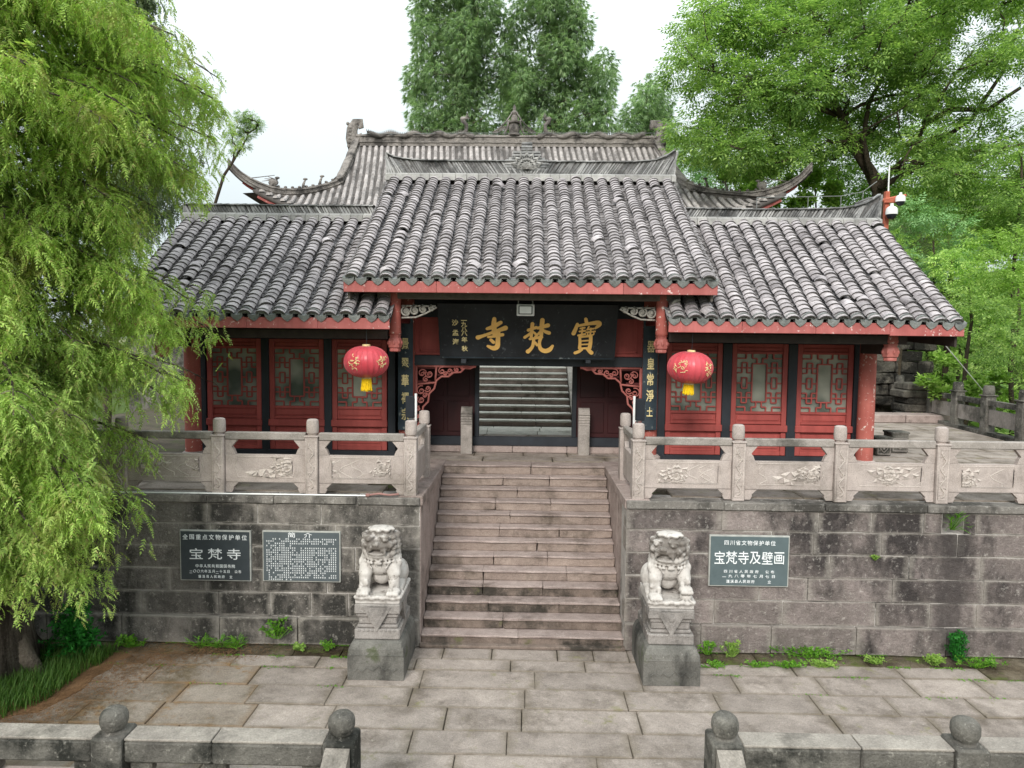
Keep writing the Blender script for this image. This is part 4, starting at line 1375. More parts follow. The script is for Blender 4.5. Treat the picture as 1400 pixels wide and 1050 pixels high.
# ---- wing fronts: black posts, beams, lattice doors
YD = 14.0
def lattice_mesh(w_, h_):
    """window lattice in local x 0..w, z 0..h (from the top), y about 0"""
    b = MB(); t_ = .013
    sx, sz = w_ / 470.0, h_ / 580.0
    def bar(x0, y0, x1, y1):
        X0, X1 = sorted((x0 * sx, x1 * sx)); Z0, Z1 = sorted((h_ - y0 * sz, h_ - y1 * sz))
        if X1 - X0 > Z1 - Z0: b.box(X0 - .0, X1 + .0, -.014, .014, Z0 - t_, Z1 + t_)
        else: b.box(X0 - t_, X1 + t_, -.0125, .0125, Z0 - .0, Z1 + .0)
    def rect(x0, y0, x1, y1):
        bar(x0, y0, x1, y0); bar(x0, y1, x1, y1); bar(x0, y0, x0, y1); bar(x1, y0, x1, y1)
    half = []
    rect(157, 98, 313, 482)
    for m_ in (0, 1):
        q = (lambda x: 470 - x) if m_ else (lambda x: x)
        def hb(x0, x1, y): bar(q(x0), y, q(x1), y)
        def vb(x, y0, y1): bar(q(x), y0, q(x), y1)
        vb(48, 240, 345); vb(103, 240, 345); hb(48, 103, 240); hb(48, 103, 345)
        hb(0, 48, 293); hb(103, 157, 293)
        for yy, s_ in ((140, -1), (440, 1)):
            hb(0, 157, yy); hb(0, 48, yy - s_ * 50); hb(103, 157, yy - s_ * 50)
            vb(48, yy - s_ * 50, yy + s_ * 52); vb(103, yy - s_ * 50, yy + s_ * 52); hb(48, 103, yy + s_ * 52)
        vb(90, 0, 45); hb(0, 90, 45); vb(90, 535, 580); hb(0, 90, 535)
        vb(157, 0, 45); hb(157, 205, 45); vb(205, 45, 98)
        vb(157, 535, 580); hb(157, 205, 535); vb(205, 482, 535)
    return b

DWID = 1.09
LW, LH = .86, 1.13
lm_ = lattice_mesh(LW, LH)
LMESH = mesh_from('lattice', [(x - LW / 2, y, z) for x, y, z in lm_.v], lm_.f, M['reddoor'])


def door(xc, seed):
    z0 = ZP + .16; zt = at(1037, 470, YD).z
    root = empty('lattice_door', (xc, YD, z0), gate)
    hw = DWID / 2
    zw1 = zt - .20; zw0 = zw1 - LH
    b = MB()
    b.cbox(xc - hw, xc - hw + .10, YD - .04, YD + .04, z0, zt, .008)
    part('stile', b, M['reddoor'], root)
    b = MB(); b.cbox(xc + hw - .10, xc + hw, YD - .04, YD + .04, z0, zt, .008); part('stile', b, M['reddoor'], root)
    xa, xb = xc - hw + .103, xc + hw - .103
    zr_ = [(zt - .055, zt), (zw1, zw1 + .05), (zw0 - .05, zw0), (zw0 - .25, zw0 - .2), (z0, z0 + .08)]
    for (a_, c_) in zr_:
        b = MB(); b.cbox(xa, xb, YD - .035, YD + .035, a_, c_, .006); part('rail', b, M['reddoor'], root)
    # recessed panels with a raised moulding
    for (a_, c_) in ((zw1 + .053, zt - .058), (zw0 - .197, zw0 - .053)):
        b = MB(); b.box(xa, xb, YD - .005, YD + .02, a_, c_); b.cbox(xa + .03, xb - .03, YD - .02, YD - .004, a_ + .02, c_ - .02, .008)
        part('panel', b, M['reddoor'], root)
    b = MB(); b.cbox(xc - hw - .015, xc + hw + .015, YD - .085, YD - .042, zw0 - .40, zw0 - .265, .012); part('weather_ledge', b, M['reddoor'], root)
    b = MB(); b.box(xa, xb, YD - .005, YD + .02, z0 + .082, zw0 - .253)
    b.cbox(xa + .04, xb - .04, YD - .02, YD - .004, z0 + .13, zw0 - .45, .01)
    part('lower_panel', b, M['reddoor'], root)
    inst('lattice', LMESH, (xc, YD - .01, zw0), root)
    b = MB(); b.box(xa - .002, xb + .002, YD + .012, YD + .018, zw0 - .002, zw1 + .002); part('glass_pane', b, M['glass'], root)
    return root


dl = [at(p, 540, YD).x for p in (321.5, 406.5, 492)]
dr = [at(p, 540, YD).x for p in (948, 1037, 1126)]
for i, x in enumerate(dl + dr): door(x, i)
zt = at(1037, 470, YD).z
for xs in (dl, dr):
    ex = [xs[0] - .645] + [(p + q) / 2 for p, q in zip(xs[:-1], xs[1:])] + [xs[2] + .645]
    for k, x in enumerate(ex):
        hw = .5 * ((xs[1] - xs[0]) - DWID) - .003
        b = MB(); b.cbox(x - hw, x + hw, YD - .06, YD + .06, ZP + .004, zt + .004, .008); part('door_post', b, M['black'], gate)
    b = MB(); b.cbox(ex[0] - .1, ex[-1] + .1, YD - .09, YD + .09, zt + .006, zt + .34, .01); part('lintel', b, M['black'], gate)
    b = MB(); b.cbox(ex[0] - .06, ex[-1] + .06, YD - .085, YD + .085, ZP + .004, ZP + .155, .01); part('sill', b, M['black'], gate)
    b = MB(); b.box(ex[0] - .1, ex[-1] + .1, YD - .0, YD + .05, zt + .345, zt + 1.3); part('upper_board', b, M['darkwood'], gate)
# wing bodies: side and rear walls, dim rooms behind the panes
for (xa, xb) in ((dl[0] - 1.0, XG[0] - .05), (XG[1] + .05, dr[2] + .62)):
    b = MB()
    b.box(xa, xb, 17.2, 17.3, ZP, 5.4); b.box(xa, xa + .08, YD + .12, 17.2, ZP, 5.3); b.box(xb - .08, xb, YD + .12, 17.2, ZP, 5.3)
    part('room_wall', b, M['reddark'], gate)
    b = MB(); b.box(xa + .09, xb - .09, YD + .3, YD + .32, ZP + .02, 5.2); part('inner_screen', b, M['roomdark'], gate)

# ---- gateway
z1 = at(720, 487, 13.95).z; z0 = at(720, 500.5, 13.95).z
b = MB(); b.cbox(XG[0] + .13, XG[1] - .13, 13.9, 14.0, z0, z1, .006); part('lintel', b, M['black'], gate)
zp1 = at(720, 435, 13.95).z
for (a_, c_) in ((XG[0] + .15, XG[0] + 1.1), (XG[1] - 1.1, XG[1] - .15)):
    b = MB(); b.box(a_, c_, 13.95, 13.98, z1 + .002, zp1)
    b.cbox(a_ + .02, c_ - .02, 13.92, 13.95, z1 + .01, z1 + .05, .005)
    b.cbox(a_ + .10, a_ + .13, 13.93, 13.95, z1 + .07, zp1 - .03, .003); b.cbox(c_ - .13, c_ - .10, 13.93, 13.95, z1 + .07, zp1 - .03, .003)
    b.cbox(a_ + .10, c_ - .10, 13.93, 13.951, z1 + .08, z1 + .11, .003)
    part('upper_panel', b, M['reddoor'], gate)
b = MB(); b.box(XG[0] + 1.1, XG[1] - 1.1, 13.955, 13.98, z1 + .002, zp1); part('upper_panel', b, M['reddark'], gate)
b = MB(); b.box(XG[0] + .1, XG[1] - .1, 13.9, 14.0, zp1 + .002, zp1 + .8); part('upper_beam', b, M['black'], gate)
# carved red spandrel brackets
for (x, sg) in ((XG[0] + .16, 1), (XG[1] - .16, -1)):
    b = MB(); y_ = 13.93; zt_ = z0 - .004
    ol = [(0, 0), (1.2, 0), (1.08, -.06), (.98, -.05), (.9, -.13), (.76, -.14), (.66, -.22), (.52, -.22), (.42, -.3), (.38, -.46), (.28, -.56), (.26, -.72), (.16, -.82), (.13, -1.05), (.05, -1.2), (0, -1.3)]
    pts = [(x + sg * u_, y_, zt_ + v_) for u_, v_ in ol]
    b.tube(pts[1:], .022, 6, flat=1.3)
    b.tube([(x + sg * .02, y_, zt_ - .02), (x + sg * 1.2, y_, zt_ - .02)], .026, 6); b.tube([(x + sg * .02, y_, zt_ - .02), (x + sg * .02, y_, zt_ - 1.3)], .03, 6)
    b.tube([(x + sg * .42, y_, zt_ - .02), (x + sg * .40, y_, zt_ - .3)], .022, 6); b.tube([(x + sg * .02, y_, zt_ - .38), (x + sg * .4, y_, zt_ - .34)], .022, 6)
    o = part('spandrel_bracket', b, M['scroll'], gate, smooth=True)
    c = MB()
    for (u_, v_, r_, a_) in ((.14, -.16, .09, 0), (.28, -.17, .09, 2), (.21, -.28, .06, 1), (.12, -.5, .1, 1), (.25, -.46, .07, 3), (.12, -.68, .08, 2), (.2, -.6, .06, 0),
                             (.07, -.86, .05, 1), (.53, -.11, .08, 1), (.68, -.11, .07, 3), (.6, -.17, .05, 0), (.82, -.08, .05, 2), (.93, -.05, .035, 1), (.06, -1.02, .04, 0)):
        swirl(c, x + sg * u_, zt_ + v_, r_, y_ - .012, 1.25, a_ * 1.2, sg, .013)
        swirl(c, x + sg * u_, zt_ + v_, r_ * .55, y_ - .006, 1.0, a_ * 1.2 + 2, -sg, .010, 10)
    part('scrollwork', c, M['scroll'], o, smooth=True, kind='stuff')
    q = MB()
    for (u0, v0, u1, v1) in ((.02, -.04, .4, -.07), (.02, -.3, .3, -.38), (.44, -.18, .6, -.2)):
        q.box(x + sg * u0, x + sg * u1, y_ + .012, y_ + .02, zt_ + v1, zt_ + v0)
    part('back_plate', q, M['reddark'], o)

# inner door wall at the sill line
YI = 15.0
ob0, ob1 = at(652, 560, YI).x, at(785, 560, YI).x
zs0, zs1 = ZP + .135, at(718, 597, YI).z
b = MB(); b.cbox(XG[0] + .1, XG[1] - .1, YI - .06, YI + .06, zs0, zs1, .008); part('gate_sill', b, M['black'], gate)
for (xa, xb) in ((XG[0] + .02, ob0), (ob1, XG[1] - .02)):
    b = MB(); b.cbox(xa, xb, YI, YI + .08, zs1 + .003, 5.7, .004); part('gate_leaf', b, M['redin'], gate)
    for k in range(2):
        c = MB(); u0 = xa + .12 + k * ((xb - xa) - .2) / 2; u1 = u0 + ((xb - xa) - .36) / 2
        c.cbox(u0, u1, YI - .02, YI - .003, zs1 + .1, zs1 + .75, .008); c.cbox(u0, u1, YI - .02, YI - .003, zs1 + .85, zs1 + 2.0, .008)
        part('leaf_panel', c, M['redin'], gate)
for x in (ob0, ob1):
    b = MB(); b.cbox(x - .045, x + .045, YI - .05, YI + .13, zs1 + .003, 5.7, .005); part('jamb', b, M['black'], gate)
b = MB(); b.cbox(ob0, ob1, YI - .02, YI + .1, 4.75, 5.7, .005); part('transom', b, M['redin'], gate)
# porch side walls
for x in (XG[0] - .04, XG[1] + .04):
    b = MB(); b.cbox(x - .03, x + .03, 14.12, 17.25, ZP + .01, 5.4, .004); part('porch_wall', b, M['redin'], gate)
b = MB(); b.box(XG[0] + .02, XG[1] - .02, 14.05, 18.2, 5.55, 5.6); part('porch_ceiling', b, M['darkwood'], gate)

# pair of gate stones flanking the opening
for (px, lab) in ((638, 'tall rounded grey gate stone on the left of the gate opening'), (798, 'tall rounded grey gate stone on the right of the gate opening')):
    x = at(px, 590, 14.7).x; g0 = ZP + .135
    r_ = empty('gate_stone', (x, 14.7, ZP), label=lab, cat='gate stone')
    b = MB(); b.prismx([(14.62, ZP + .004), (14.84, ZP + .004), (14.84, ZP + .86), (14.81, ZP + .93), (14.75, ZP + .98), (14.69, ZP + .96), (14.64, ZP + .88), (14.62, ZP + .8)], x - .115, x + .115)
    part('body', b, M['rail'], r_)
    c = MB()
    for k in range(5): c.cbox(x - .12, x + .12, 14.607, 14.64, ZP + .62 + k * .055, ZP + .65 + k * .055, .006)
    part('carved_ribs', c, M['rail'], r_)

# ---- couplet boards on the gate columns
def glyph(ch, size, bold=.0, ext=.004):
    cu = bpy.data.curves.new('glyph', 'FONT'); cu.body = ch; cu.size = size; cu.offset = bold; cu.extrude = ext; cu.resolution_u = 2
    cu.align_x = 'CENTER'; cu.align_y = 'CENTER'
    o = bpy.data.objects.new('glyph', cu); COL.objects.link(o)
    dg = bpy.context.evaluated_depsgraph_get()
    me = bpy.data.meshes.new_from_object(o.evaluated_get(dg))
    v = np.array([q.co[:] for q in me.vertices]); f = [tuple(p.vertices) for p in me.polygons]
    bpy.data.objects.remove(o); bpy.data.curves.remove(cu); bpy.data.meshes.remove(me)
    return v, f


_gc = {}
def put_text(b, s_, cx, cz, y, size, sx=1, sz=1, bold=.01, step=None, tilt=0.0, vertical=False, xf=None):
    """characters standing out of a face towards -y"""
    n = len(s_); step = step or size * sx * 1.05
    for i, ch in enumerate(s_):
        if ch == ' ': continue
        k = (ch, bold)
        if k not in _gc: _gc[k] = glyph(ch, 1.0, bold)
        v, f = _gc[k]
        mid = (v.max(0) + v.min(0)) / 2 if ch not in '一二' else np.array([(v.max(0)[0] + v.min(0)[0]) / 2, .37, 0])
        u = v - mid
        ox = 0 if vertical else (i - (n - 1) / 2) * step
        oz = -(i - (n - 1) / 2) * step if vertical else 0
        pts = [(cx + ox + p[0] * size * sx, y - (p[2]) * .8 - .004, cz + oz + p[1] * size * sz) for p in u]
        if xf: pts = [xf(p) for p in pts]
        b.add(pts, f)
    return b


for (px, chars, sub) in ((554, '景翠華禪宗', False), (889, '器皇常淨土', True)):
    Yb = 13.72
    x = at(px, 520, Yb).x; zt_ = at(px, 423, Yb).z; zb_ = at(px, 588, Yb).z
    r_ = empty('couplet_board', (x, Yb, zb_), label='long dark couplet board with pale gold characters on the %s gate column' % ('left' if px < 700 else 'right'), cat='couplet board')
    b = MB(); hw = .145
    prof = [(x - hw + .29 * k / 6, Yb + .05 * (1 - math.cos((k - 3) / 3 * 1.2)) ) for k in range(7)]
    v = [(p[0], p[1], z_) for z_ in (zb_, zt_) for p in prof] + [(p[0], p[1] + .02, z_) for z_ in (zb_, zt_) for p in prof]
    f = []
    for k in range(6):
        f += [(k, k + 1, 8 + k, 7 + k), (14 + k, 21 + k, 22 + k, 15 + k), (k, 14 + k, 15 + k, k + 1), (7 + k, 8 + k, 22 + k, 21 + k)]
    f += [(0, 7, 21, 14), (6, 20, 27, 13)]
    b.add(v, f)
    part('board', b, M['couplet'], r_)
    ys = (470, 497, 520, 544, 566) if px < 700 else (474, 497, 519, 541, 563)
    for ch, yy in zip(chars, ys):
        sc = .24 if ch != '土' else .2
        c = MB(); put_text(c, ch, x + (.0), at(px, yy, Yb).z, Yb - .004, sc, .62, 1.0, .018)
        part('gold_character', c, M['palegold'], r_)

# ---- main name board
sgt = empty('name_board', (0, 13.35, 4.35), label='large black wooden name board with three big gold characters above the gateway', cat='sign board')
YS0, YS1 = 13.62, 13.22          # bottom and top edge
pb0, pb1 = at(602, 490, YS0), at(841, 492.5, YS0)
pt0, pt1 = at(597, 415.5, YS1), at(845, 416.5, YS1)
O = pt0; ex = (pt1 - pt0); ez_ = ((pb0 + pb1) / 2 - (pt0 + pt1) / 2)
SW = ex.length; SH = ez_.length; ex = Vector((1, 0, 0)); ez = Vector((0, ez_.y, ez_.z)).normalized(); en = ez.cross(ex); en = -en if en.y > 0 else en
OC = (pt0 + pt1 + pb0 + pb1) / 4
ztop_mid = OC - ez * (SH / 2)
def brd(u, v, d=0):      # u from centre, v down from the top edge, d out of the board
    return tuple(ztop_mid + ex * u + ez * v + en * d)
b = MB()
vv = []
for d in (0, -.05):
    vv += [brd(-SW / 2, 0, d), brd(SW / 2, 0, d), brd(SW / 2 - .005, SH, d), brd(-SW / 2 + .008, SH, d)]
b.add(vv, [(0, 1, 2, 3), (7, 6, 5, 4), (0, 4, 5, 1), (1, 5, 6, 2), (2, 6, 7, 3), (3, 7, 4, 0)])
part('board', b, M['boardblack'], sgt)
b = MB()
for d0, (u0, u1, v0, v1) in enumerate(((-SW / 2 + .02, SW / 2 - .02, SH - .035, SH - .02),)):
    vv = [brd(u0 + .03, v0, .008), brd(u1 - .02, v0, .008), brd(u1 - .03, v1, .008), brd(u0 + .04, v1, .008)] + [brd(u0 + .03, v0, 0.0), brd(u1 - .02, v0, 0), brd(u1 - .03, v1, 0), brd(u0 + .04, v1, 0)]
    b.add(vv, [(0, 1, 2, 3), (0, 4, 5, 1), (2, 6, 7, 3)])
part('lower_edge', b, M['couplet'], sgt)
# brush strokes traced as centre lines with widths, in a 1365 x 440 grid over the board
STR = {
 'si': [[(430, 178, 30), (426, 230, 38), (432, 300, 36)], [(374, 256, 22), (420, 240, 32), (478, 206, 28)], [(302, 327, 34), (345, 312, 24), (430, 280, 24), (515, 248, 36)],
        [(382, 322, 18), (430, 316, 20), (492, 302, 26)], [(460, 280, 30), (456, 350, 34), (450, 398, 38), (420, 412, 34), (378, 396, 20)], [(402, 345, 24), (422, 364, 26)]],
 'fan': [[(690, 264, 24), (722, 252, 22), (750, 242, 24)], [(720, 214, 28), (716, 260, 26), (712, 318, 22)], [(714, 278, 18), (690, 302, 20), (662, 322, 22)], [(724, 275, 16), (744, 292, 18)],
         [(795, 184, 34), (791, 240, 32), (788, 312, 26)], [(762, 246, 22), (800, 236, 26), (838, 224, 32)], [(784, 270, 16), (762, 296, 18), (742, 314, 14)], [(802, 262, 18), (824, 276, 26), (848, 284, 28)],
         [(702, 334, 18), (745, 326, 20), (792, 318, 24)], [(732, 336, 24), (726, 385, 24), (710, 415, 26), (688, 436, 32)], [(784, 326, 26), (776, 370, 24), (786, 412, 30), (820, 430, 34), (856, 418, 34), (878, 388, 20)],
         [(744, 362, 18), (758, 382, 20)]],
 'bao': [[(1124, 172, 24), (1130, 196, 26)], [(1062, 214, 24), (1050, 250, 28), (1036, 286, 32)], [(1066, 226, 18), (1150, 208, 24), (1215, 200, 34), (1228, 214, 32), (1200, 244, 16)],
         [(1086, 246, 13), (1118, 240, 14)], [(1080, 270, 13), (1124, 264, 14)], [(1072, 302, 15), (1124, 290, 15)], [(1102, 240, 13), (1098, 298, 14)],
         [(1150, 232, 13), (1138, 256, 12)], [(1140, 254, 12), (1186, 246, 13)], [(1132, 276, 12), (1198, 268, 13)], [(1166, 244, 12), (1163, 294, 13)], [(1144, 282, 9), (1146, 298, 10), (1186, 294, 10), (1190, 276, 9)],
         [(1084, 314, 20), (1088, 360, 22), (1086, 404, 24)], [(1088, 314, 16), (1130, 308, 16), (1170, 304, 20)], [(1168, 306, 26), (1168, 360, 28), (1162, 404, 30)], [(1092, 346, 11), (1158, 340, 12)],
         [(1092, 374, 11), (1158, 370, 12)], [(1086, 406, 15), (1162, 402, 16)], [(1104, 414, 20), (1080, 432, 24), (1054, 442, 24)], [(1148, 410, 24), (1168, 430, 30), (1180, 440, 30)]],
}
k_ = SW / 1365.0
for nm_, st_ in STR.items():
    b = MB(); dd = 0
    for s_ in st_:
        dd += 1
        # densify with Catmull-Rom like smoothing
        P_ = [np.array(p, float) for p in s_]
        pts = []
        for i in range(len(P_) - 1):
            p0 = P_[max(i - 1, 0)]; p1 = P_[i]; p2 = P_[i + 1]; p3 = P_[min(i + 2, len(P_) - 1)]
            for q in range(7):
                t_ = q / 7
                pts.append(.5 * ((2 * p1) + (-p0 + p2) * t_ + (2 * p0 - 5 * p1 + 4 * p2 - p3) * t_ ** 2 + (-p0 + 3 * p1 - 3 * p2 + p3) * t_ ** 3))
        pts.append(P_[-1])
        d_ = .006 + dd * .0005
        L_ = []; R_ = []
        for i, p in enumerate(pts):
            tg = pts[min(i + 1, len(pts) - 1)] - pts[max(i - 1, 0)]; tg = tg[:2] / (np.linalg.norm(tg[:2]) + 1e-9)
            nn = np.array([-tg[1], tg[0]]); hw = p[2] * .52
            L_.append(p[:2] + nn * hw); R_.append(p[:2] - nn * hw)
        def cap(p, tg, hw, s0):
            return [p[:2] + hw * (np.array([-tg[1], tg[0]]) * math.cos(a) * s0 + tg * math.sin(a)) for a in (R(30), R(60), R(90), R(120), R(150))]
        tg1 = pts[-1][:2] - pts[-2][:2]; tg1 /= np.linalg.norm(tg1); tg0 = pts[0][:2] - pts[1][:2]; tg0 /= np.linalg.norm(tg0)
        poly_end = cap(pts[-1], tg1, pts[-1][2] * .52, 1)
        poly_start = cap(pts[0], tg0, pts[0][2] * .52, 1)
        B_ = lambda q: brd((q[0] - 682) * k_, (q[1] - 62) * k_ * 1.0 * SH / (440 * k_), d_)
        n0 = len(L_)
        vv = [B_(q) for q in L_] + [B_(q) for q in R_]
        ff = [(i, i + 1, n0 + i + 1, n0 + i) for i in range(n0 - 1)]
        b.add(vv, ff)
        b.add([B_(L_[-1])] + [B_(q) for q in poly_end] + [B_(R_[-1])], [tuple(range(7))])
        b.add([B_(R_[0])] + [B_(q) for q in poly_start] + [B_(L_[0])], [tuple(range(7))])
    part('gold_character', b, M['gold'], sgt, recalc=False)
b = MB()
def bx_(p):   # flat text on the tilted board; p is (x, y, z) with y = -lift
    return brd(p[0], p[2], -p[1])
def vtext(s_, ux, vs_, size):
    for ch, v_ in zip(s_, vs_):
        b = MB()
        k = (ch, .02)
        if k not in _gc: _gc[k] = glyph(ch, 1.0, .02)
        v, f = _gc[k]; mid = (v.max(0) + v.min(0)) / 2
        b.add([brd((ux - 682) * k_ + (p[0] - mid[0]) * size, (v_ - 62) * SH / 440 - (p[1] - mid[1]) * size, .007 + p[2] * .5) for p in v], f)
        part('small_character', b, M['palegold'], sgt)
vtext('一九八八年秋', 198, (192, 222, 262, 295, 345, 418), .115)
vtext('沙孟海', 130, (210, 290, 362), .125)
for px in (635, 803):
    b = MB(); p = at(px, 493, 13.8); b.cbox(p.x - .05, p.x + .05, 13.62, 13.9, p.z - .05, p.z + .04, .008); part('hook_block', b, M['black'], sgt)

# floodlight over the board
p = at(718.5, 423.5, 12.82)
fl = empty('floodlight', (p.x, 12.82, p.z), label='small white square floodlight over the top middle of the name board', cat='floodlight')
b = MB(); b.cbox(p.x - .16, p.x + .16, 12.82, 12.87, p.z - .11, p.z + .10, .012); part('housing', b, M['metal'], fl)
b = MB(); b.cbox(p.x - .125, p.x + .125, 12.80, 12.818, p.z - .082, p.z + .075, .008); part('gasket', b, M['blackplastic'], fl)
b = MB(); b.cbox(p.x - .108, p.x + .108, 12.792, 12.7995, p.z - .068, p.z + .06, .003); part('lens', b, M['lampglass'], fl)
b = MB(); b.tube([(p.x - .13, 12.84, p.z + .1), (p.x - .13, 12.78, p.z + .17), (p.x - .12, 12.7, 5.3 - .0)], .01, 5); b.tube([(p.x + .13, 12.84, p.z + .1), (p.x + .13, 12.78, p.z + .17), (p.x + .12, 12.7, 5.3)], .01, 5)
part('bracket', b, M['wire'], fl)

# two dark box lamps on white poles beside the columns
for (px, sg, lab) in ((578, 1, 'left'), (863, -1, 'right')):
    xw = at(571 if sg > 0 else 866, 560, 12.1).x if 0 else at(568.5 if sg > 0 else 867, 560, 12.3).x
    z_0 = ZP + .004; z_1 = at(568, 538, 12.3).z
    r_ = empty('box_lamp', (xw, 12.3, z_0), label='slim dark box lamp on a white pole by the %s stair balustrade' % lab, cat='lamp')
    b = MB(); b.lathe((xw, 12.3, z_0), [(.022, 0), (.022, z_1 - z_0)], 10); part('pole', b, M['metal'], r_, smooth='auto')
    xb_ = xw - sg * .1
    b = MB(); b.cbox(xb_ - .075, xb_ + .075, 12.24, 12.34, z_1 - .42, z_1 - .04, .01); part('lamp_box', b, M['blackplastic'], r_)
    b = MB(); b.cbox(min(xw, xb_) - .02, max(xw, xb_) + .02, 12.285, 12.315, z_1 - .44, z_1 - .425, .003); part('bracket', b, M['metal'], r_)

# ---- lanterns
def lantern(px, py, lab, turn, tilt, tsl):
    Y = 12.25; p = at(px, py, Y)
    r_ = empty('red_lantern', (p.x, Y, p.z), label=lab, cat='lantern', group='red lanterns hanging under the eaves')
    b = MB(); n = 24
    prof = []
    for k in range(13):
        a = -PI / 2 + PI * (k + .8) / 13.6
        prof.append((.385 * math.cos(a) ** .8, .275 * math.sin(a)))
    b.lathe((p.x, Y, p.z), prof, 96, mod=lambda a: 1 - .035 * abs(math.sin(a * n / 2)) ** .8)
    b.v = [tuple(v) for v in b.v]
    part('cloth_shade', b, M['lantern'], r_, smooth=True)
    q = MB()
    for k in range(n):
        a = 2 * PI * (k) / n
        q.tube([(p.x + (rr_ + .001) * math.cos(a), Y + (rr_ + .001) * math.sin(a), p.z + h_) for rr_, h_ in prof], .0035, 4)
    part('wire_ribs', q, M['lantern'], r_, smooth=True)
    q = MB(); q.lathe((p.x, Y, p.z + .262), [(.07, 0), (.07, .035), (.05, .04)], 16); q.lathe((p.x, Y, p.z - .30), [(.08, 0), (.085, .035), (.08, .04)], 16)
    part('rim', q, M['palegold'], r_, smooth='auto')
    q = MB(); rr = random.Random(px)
    for k in range(70):
        a = 2 * PI * k / 70; rad = .08 * (1 - .15 * rr.random()); le = tsl * rr.uniform(.9, 1.08)
        q.tube([(p.x + rad * math.cos(a), Y + rad * math.sin(a), p.z - .29), (p.x + rad * 1.05 * math.cos(a) + rr.uniform(-.01, .01), Y + rad * math.sin(a), p.z - .29 - le / 2), (p.x + rad * 1.12 * math.cos(a) + rr.uniform(-.015, .015), Y + rad * 1.1 * math.sin(a), p.z - .29 - le)], .007, 4)
    part('tassel', q, M['yellow'], r_)
    # gold print: blossoms and scrolls lying on the cloth
    q = MB()
    def on(a, h_, lift=.004):
        r__ = np.interp(h_, [t[1] for t in prof], [t[0] for t in prof]) + lift
        return (p.x + r__ * math.cos(a), Y + r__ * math.sin(a), p.z + h_)
    for a_c in (turn, turn + R(78), turn + R(180), turn + R(258)):
        for m_ in range(16):
            a0 = a_c + rr.uniform(-.24, .24); h0 = rr.uniform(-.10, .10)
            pts = []
            th = rr.uniform(0, 6.28); cu_ = rr.uniform(-9, 9)
            for s_ in range(7):
                pts.append(on(a0, h0)); a0 += .034 * math.cos(th) ; h0 += .012 * math.sin(th); th += cu_ * .1
            q.tube(pts, .0055, 4)
    part('gold_print', q, M['palegold'], r_)
    q = MB(); q.tube([(p.x, Y, p.z + .29), (p.x + .005, Y, p.z + .36), (p.x, Y, 4.78)], .006, 5); part('hanging_wire', q, M['blackplastic'], r_)
    r_.rotation_euler = (0, tilt, 0)
    return r_


lantern(501, 494.5, 'red lantern hanging on the left of the gateway with a long yellow tassel', R(-110), 0, .21)
lantern(943.5, 502.5, 'red lantern hanging on the right of the gateway with a short yellow tassel', R(-128), R(3), .17)

# ================================================================== THROUGH THE GATE: rear stair
rs = empty('rear_staircase', (-1, 21, ZP), label='long weathered stone staircase seen through the open gateway', cat='staircase')
b = MB()
xa, xb = -4.3, at(781, 560, 19.6).x
for k in range(15):
    y_ = 19.25 + k * .36; z_ = ZP + k * .168
    for (u_, v_) in ((xa, -1.9), (-1.9, -.1 if k % 2 else .3), (-.1 if k % 2 else .3, xb)):
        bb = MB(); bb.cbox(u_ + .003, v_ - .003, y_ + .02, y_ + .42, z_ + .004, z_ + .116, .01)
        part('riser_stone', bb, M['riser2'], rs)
        bb = MB(); bb.cbox(u_ + .003, v_ - .003, y_, y_ + .42, z_ + .118, z_ + .168, .012)
        part('tread_slab', bb, M['palestep'], rs)
b = MB(); b.prismx([(19.2, ZP + .004), (19.2, ZP + .3), (24.7, ZP + 2.86), (25.2, ZP + 2.86), (25.2, ZP + .004)], xb + .01, xb + .3)
part('cheek_slab', b, M['oldtop'], rs)
b = MB(); b.prismx([(19.2, ZP + .004), (19.2, ZP + .3), (24.7, ZP + 2.86), (25.2, ZP + 2.86), (25.2, ZP + .004)], xa - .3, xa - .01)
part('cheek_slab', b, M['oldtop'], rs)
b = MB(); b.box(-14, 11.4 - 4.0, 24.75, 45, ZP - 3, ZP + 2.5)
part('upper_terrace', b, M['oldbal'], kind='structure')

# ================================================================== REAR HALL
HX = -.98; HG = ZP + 2.5
hall = empty('temple_hall', (HX, 30, HG), label='large temple hall behind the gatehouse with a pale swept tiled roof and dragon ridge', cat='temple hall')
b = MB(); b.box(HX - 8.6, HX + 8.6, 29, 38, HG + .004, 9.6)
part('hall_wall', b, M['reddark'], hall)
for k in range(6):
    column(HX - 8.4 + k * 16.8 / 5, 28.2, HG + .004, 9.6, .2, 'redpeel', 'pillar', hall)
YR_, YEV = 32.0, 27.0
ZR = at(695, 200, YR_).z; ZE = at(560, 283, YEV).z - .25
HWR = 6.62; HWE = 10.0
SKEW = .62

def hroof(xr, y):
    """height of the hall roof at x offset xr from the centre and depth y (front half)"""
    u_ = (y - YEV) / (YR_ - YEV)
    z = ZE + (ZR - ZE) * max(0, u_) ** 1.35
    ax = abs(xr)
    fl_ = max(0, (ax - 6.2) / (HWE - 6.2))
    z += fl_ ** 2.3 * .95 * (1 - min(1, max(0, u_)) * .5)
    return z

def xlim(y):
    """half width of the front roof face at depth y"""
    u_ = (y - YEV) / (YR_ - YEV)
    if u_ > .5: return HWR + (1 - u_) / .5 * .45
    return HWR + .45 + (HWE - HWR - .45) * (1 - u_ / .5)

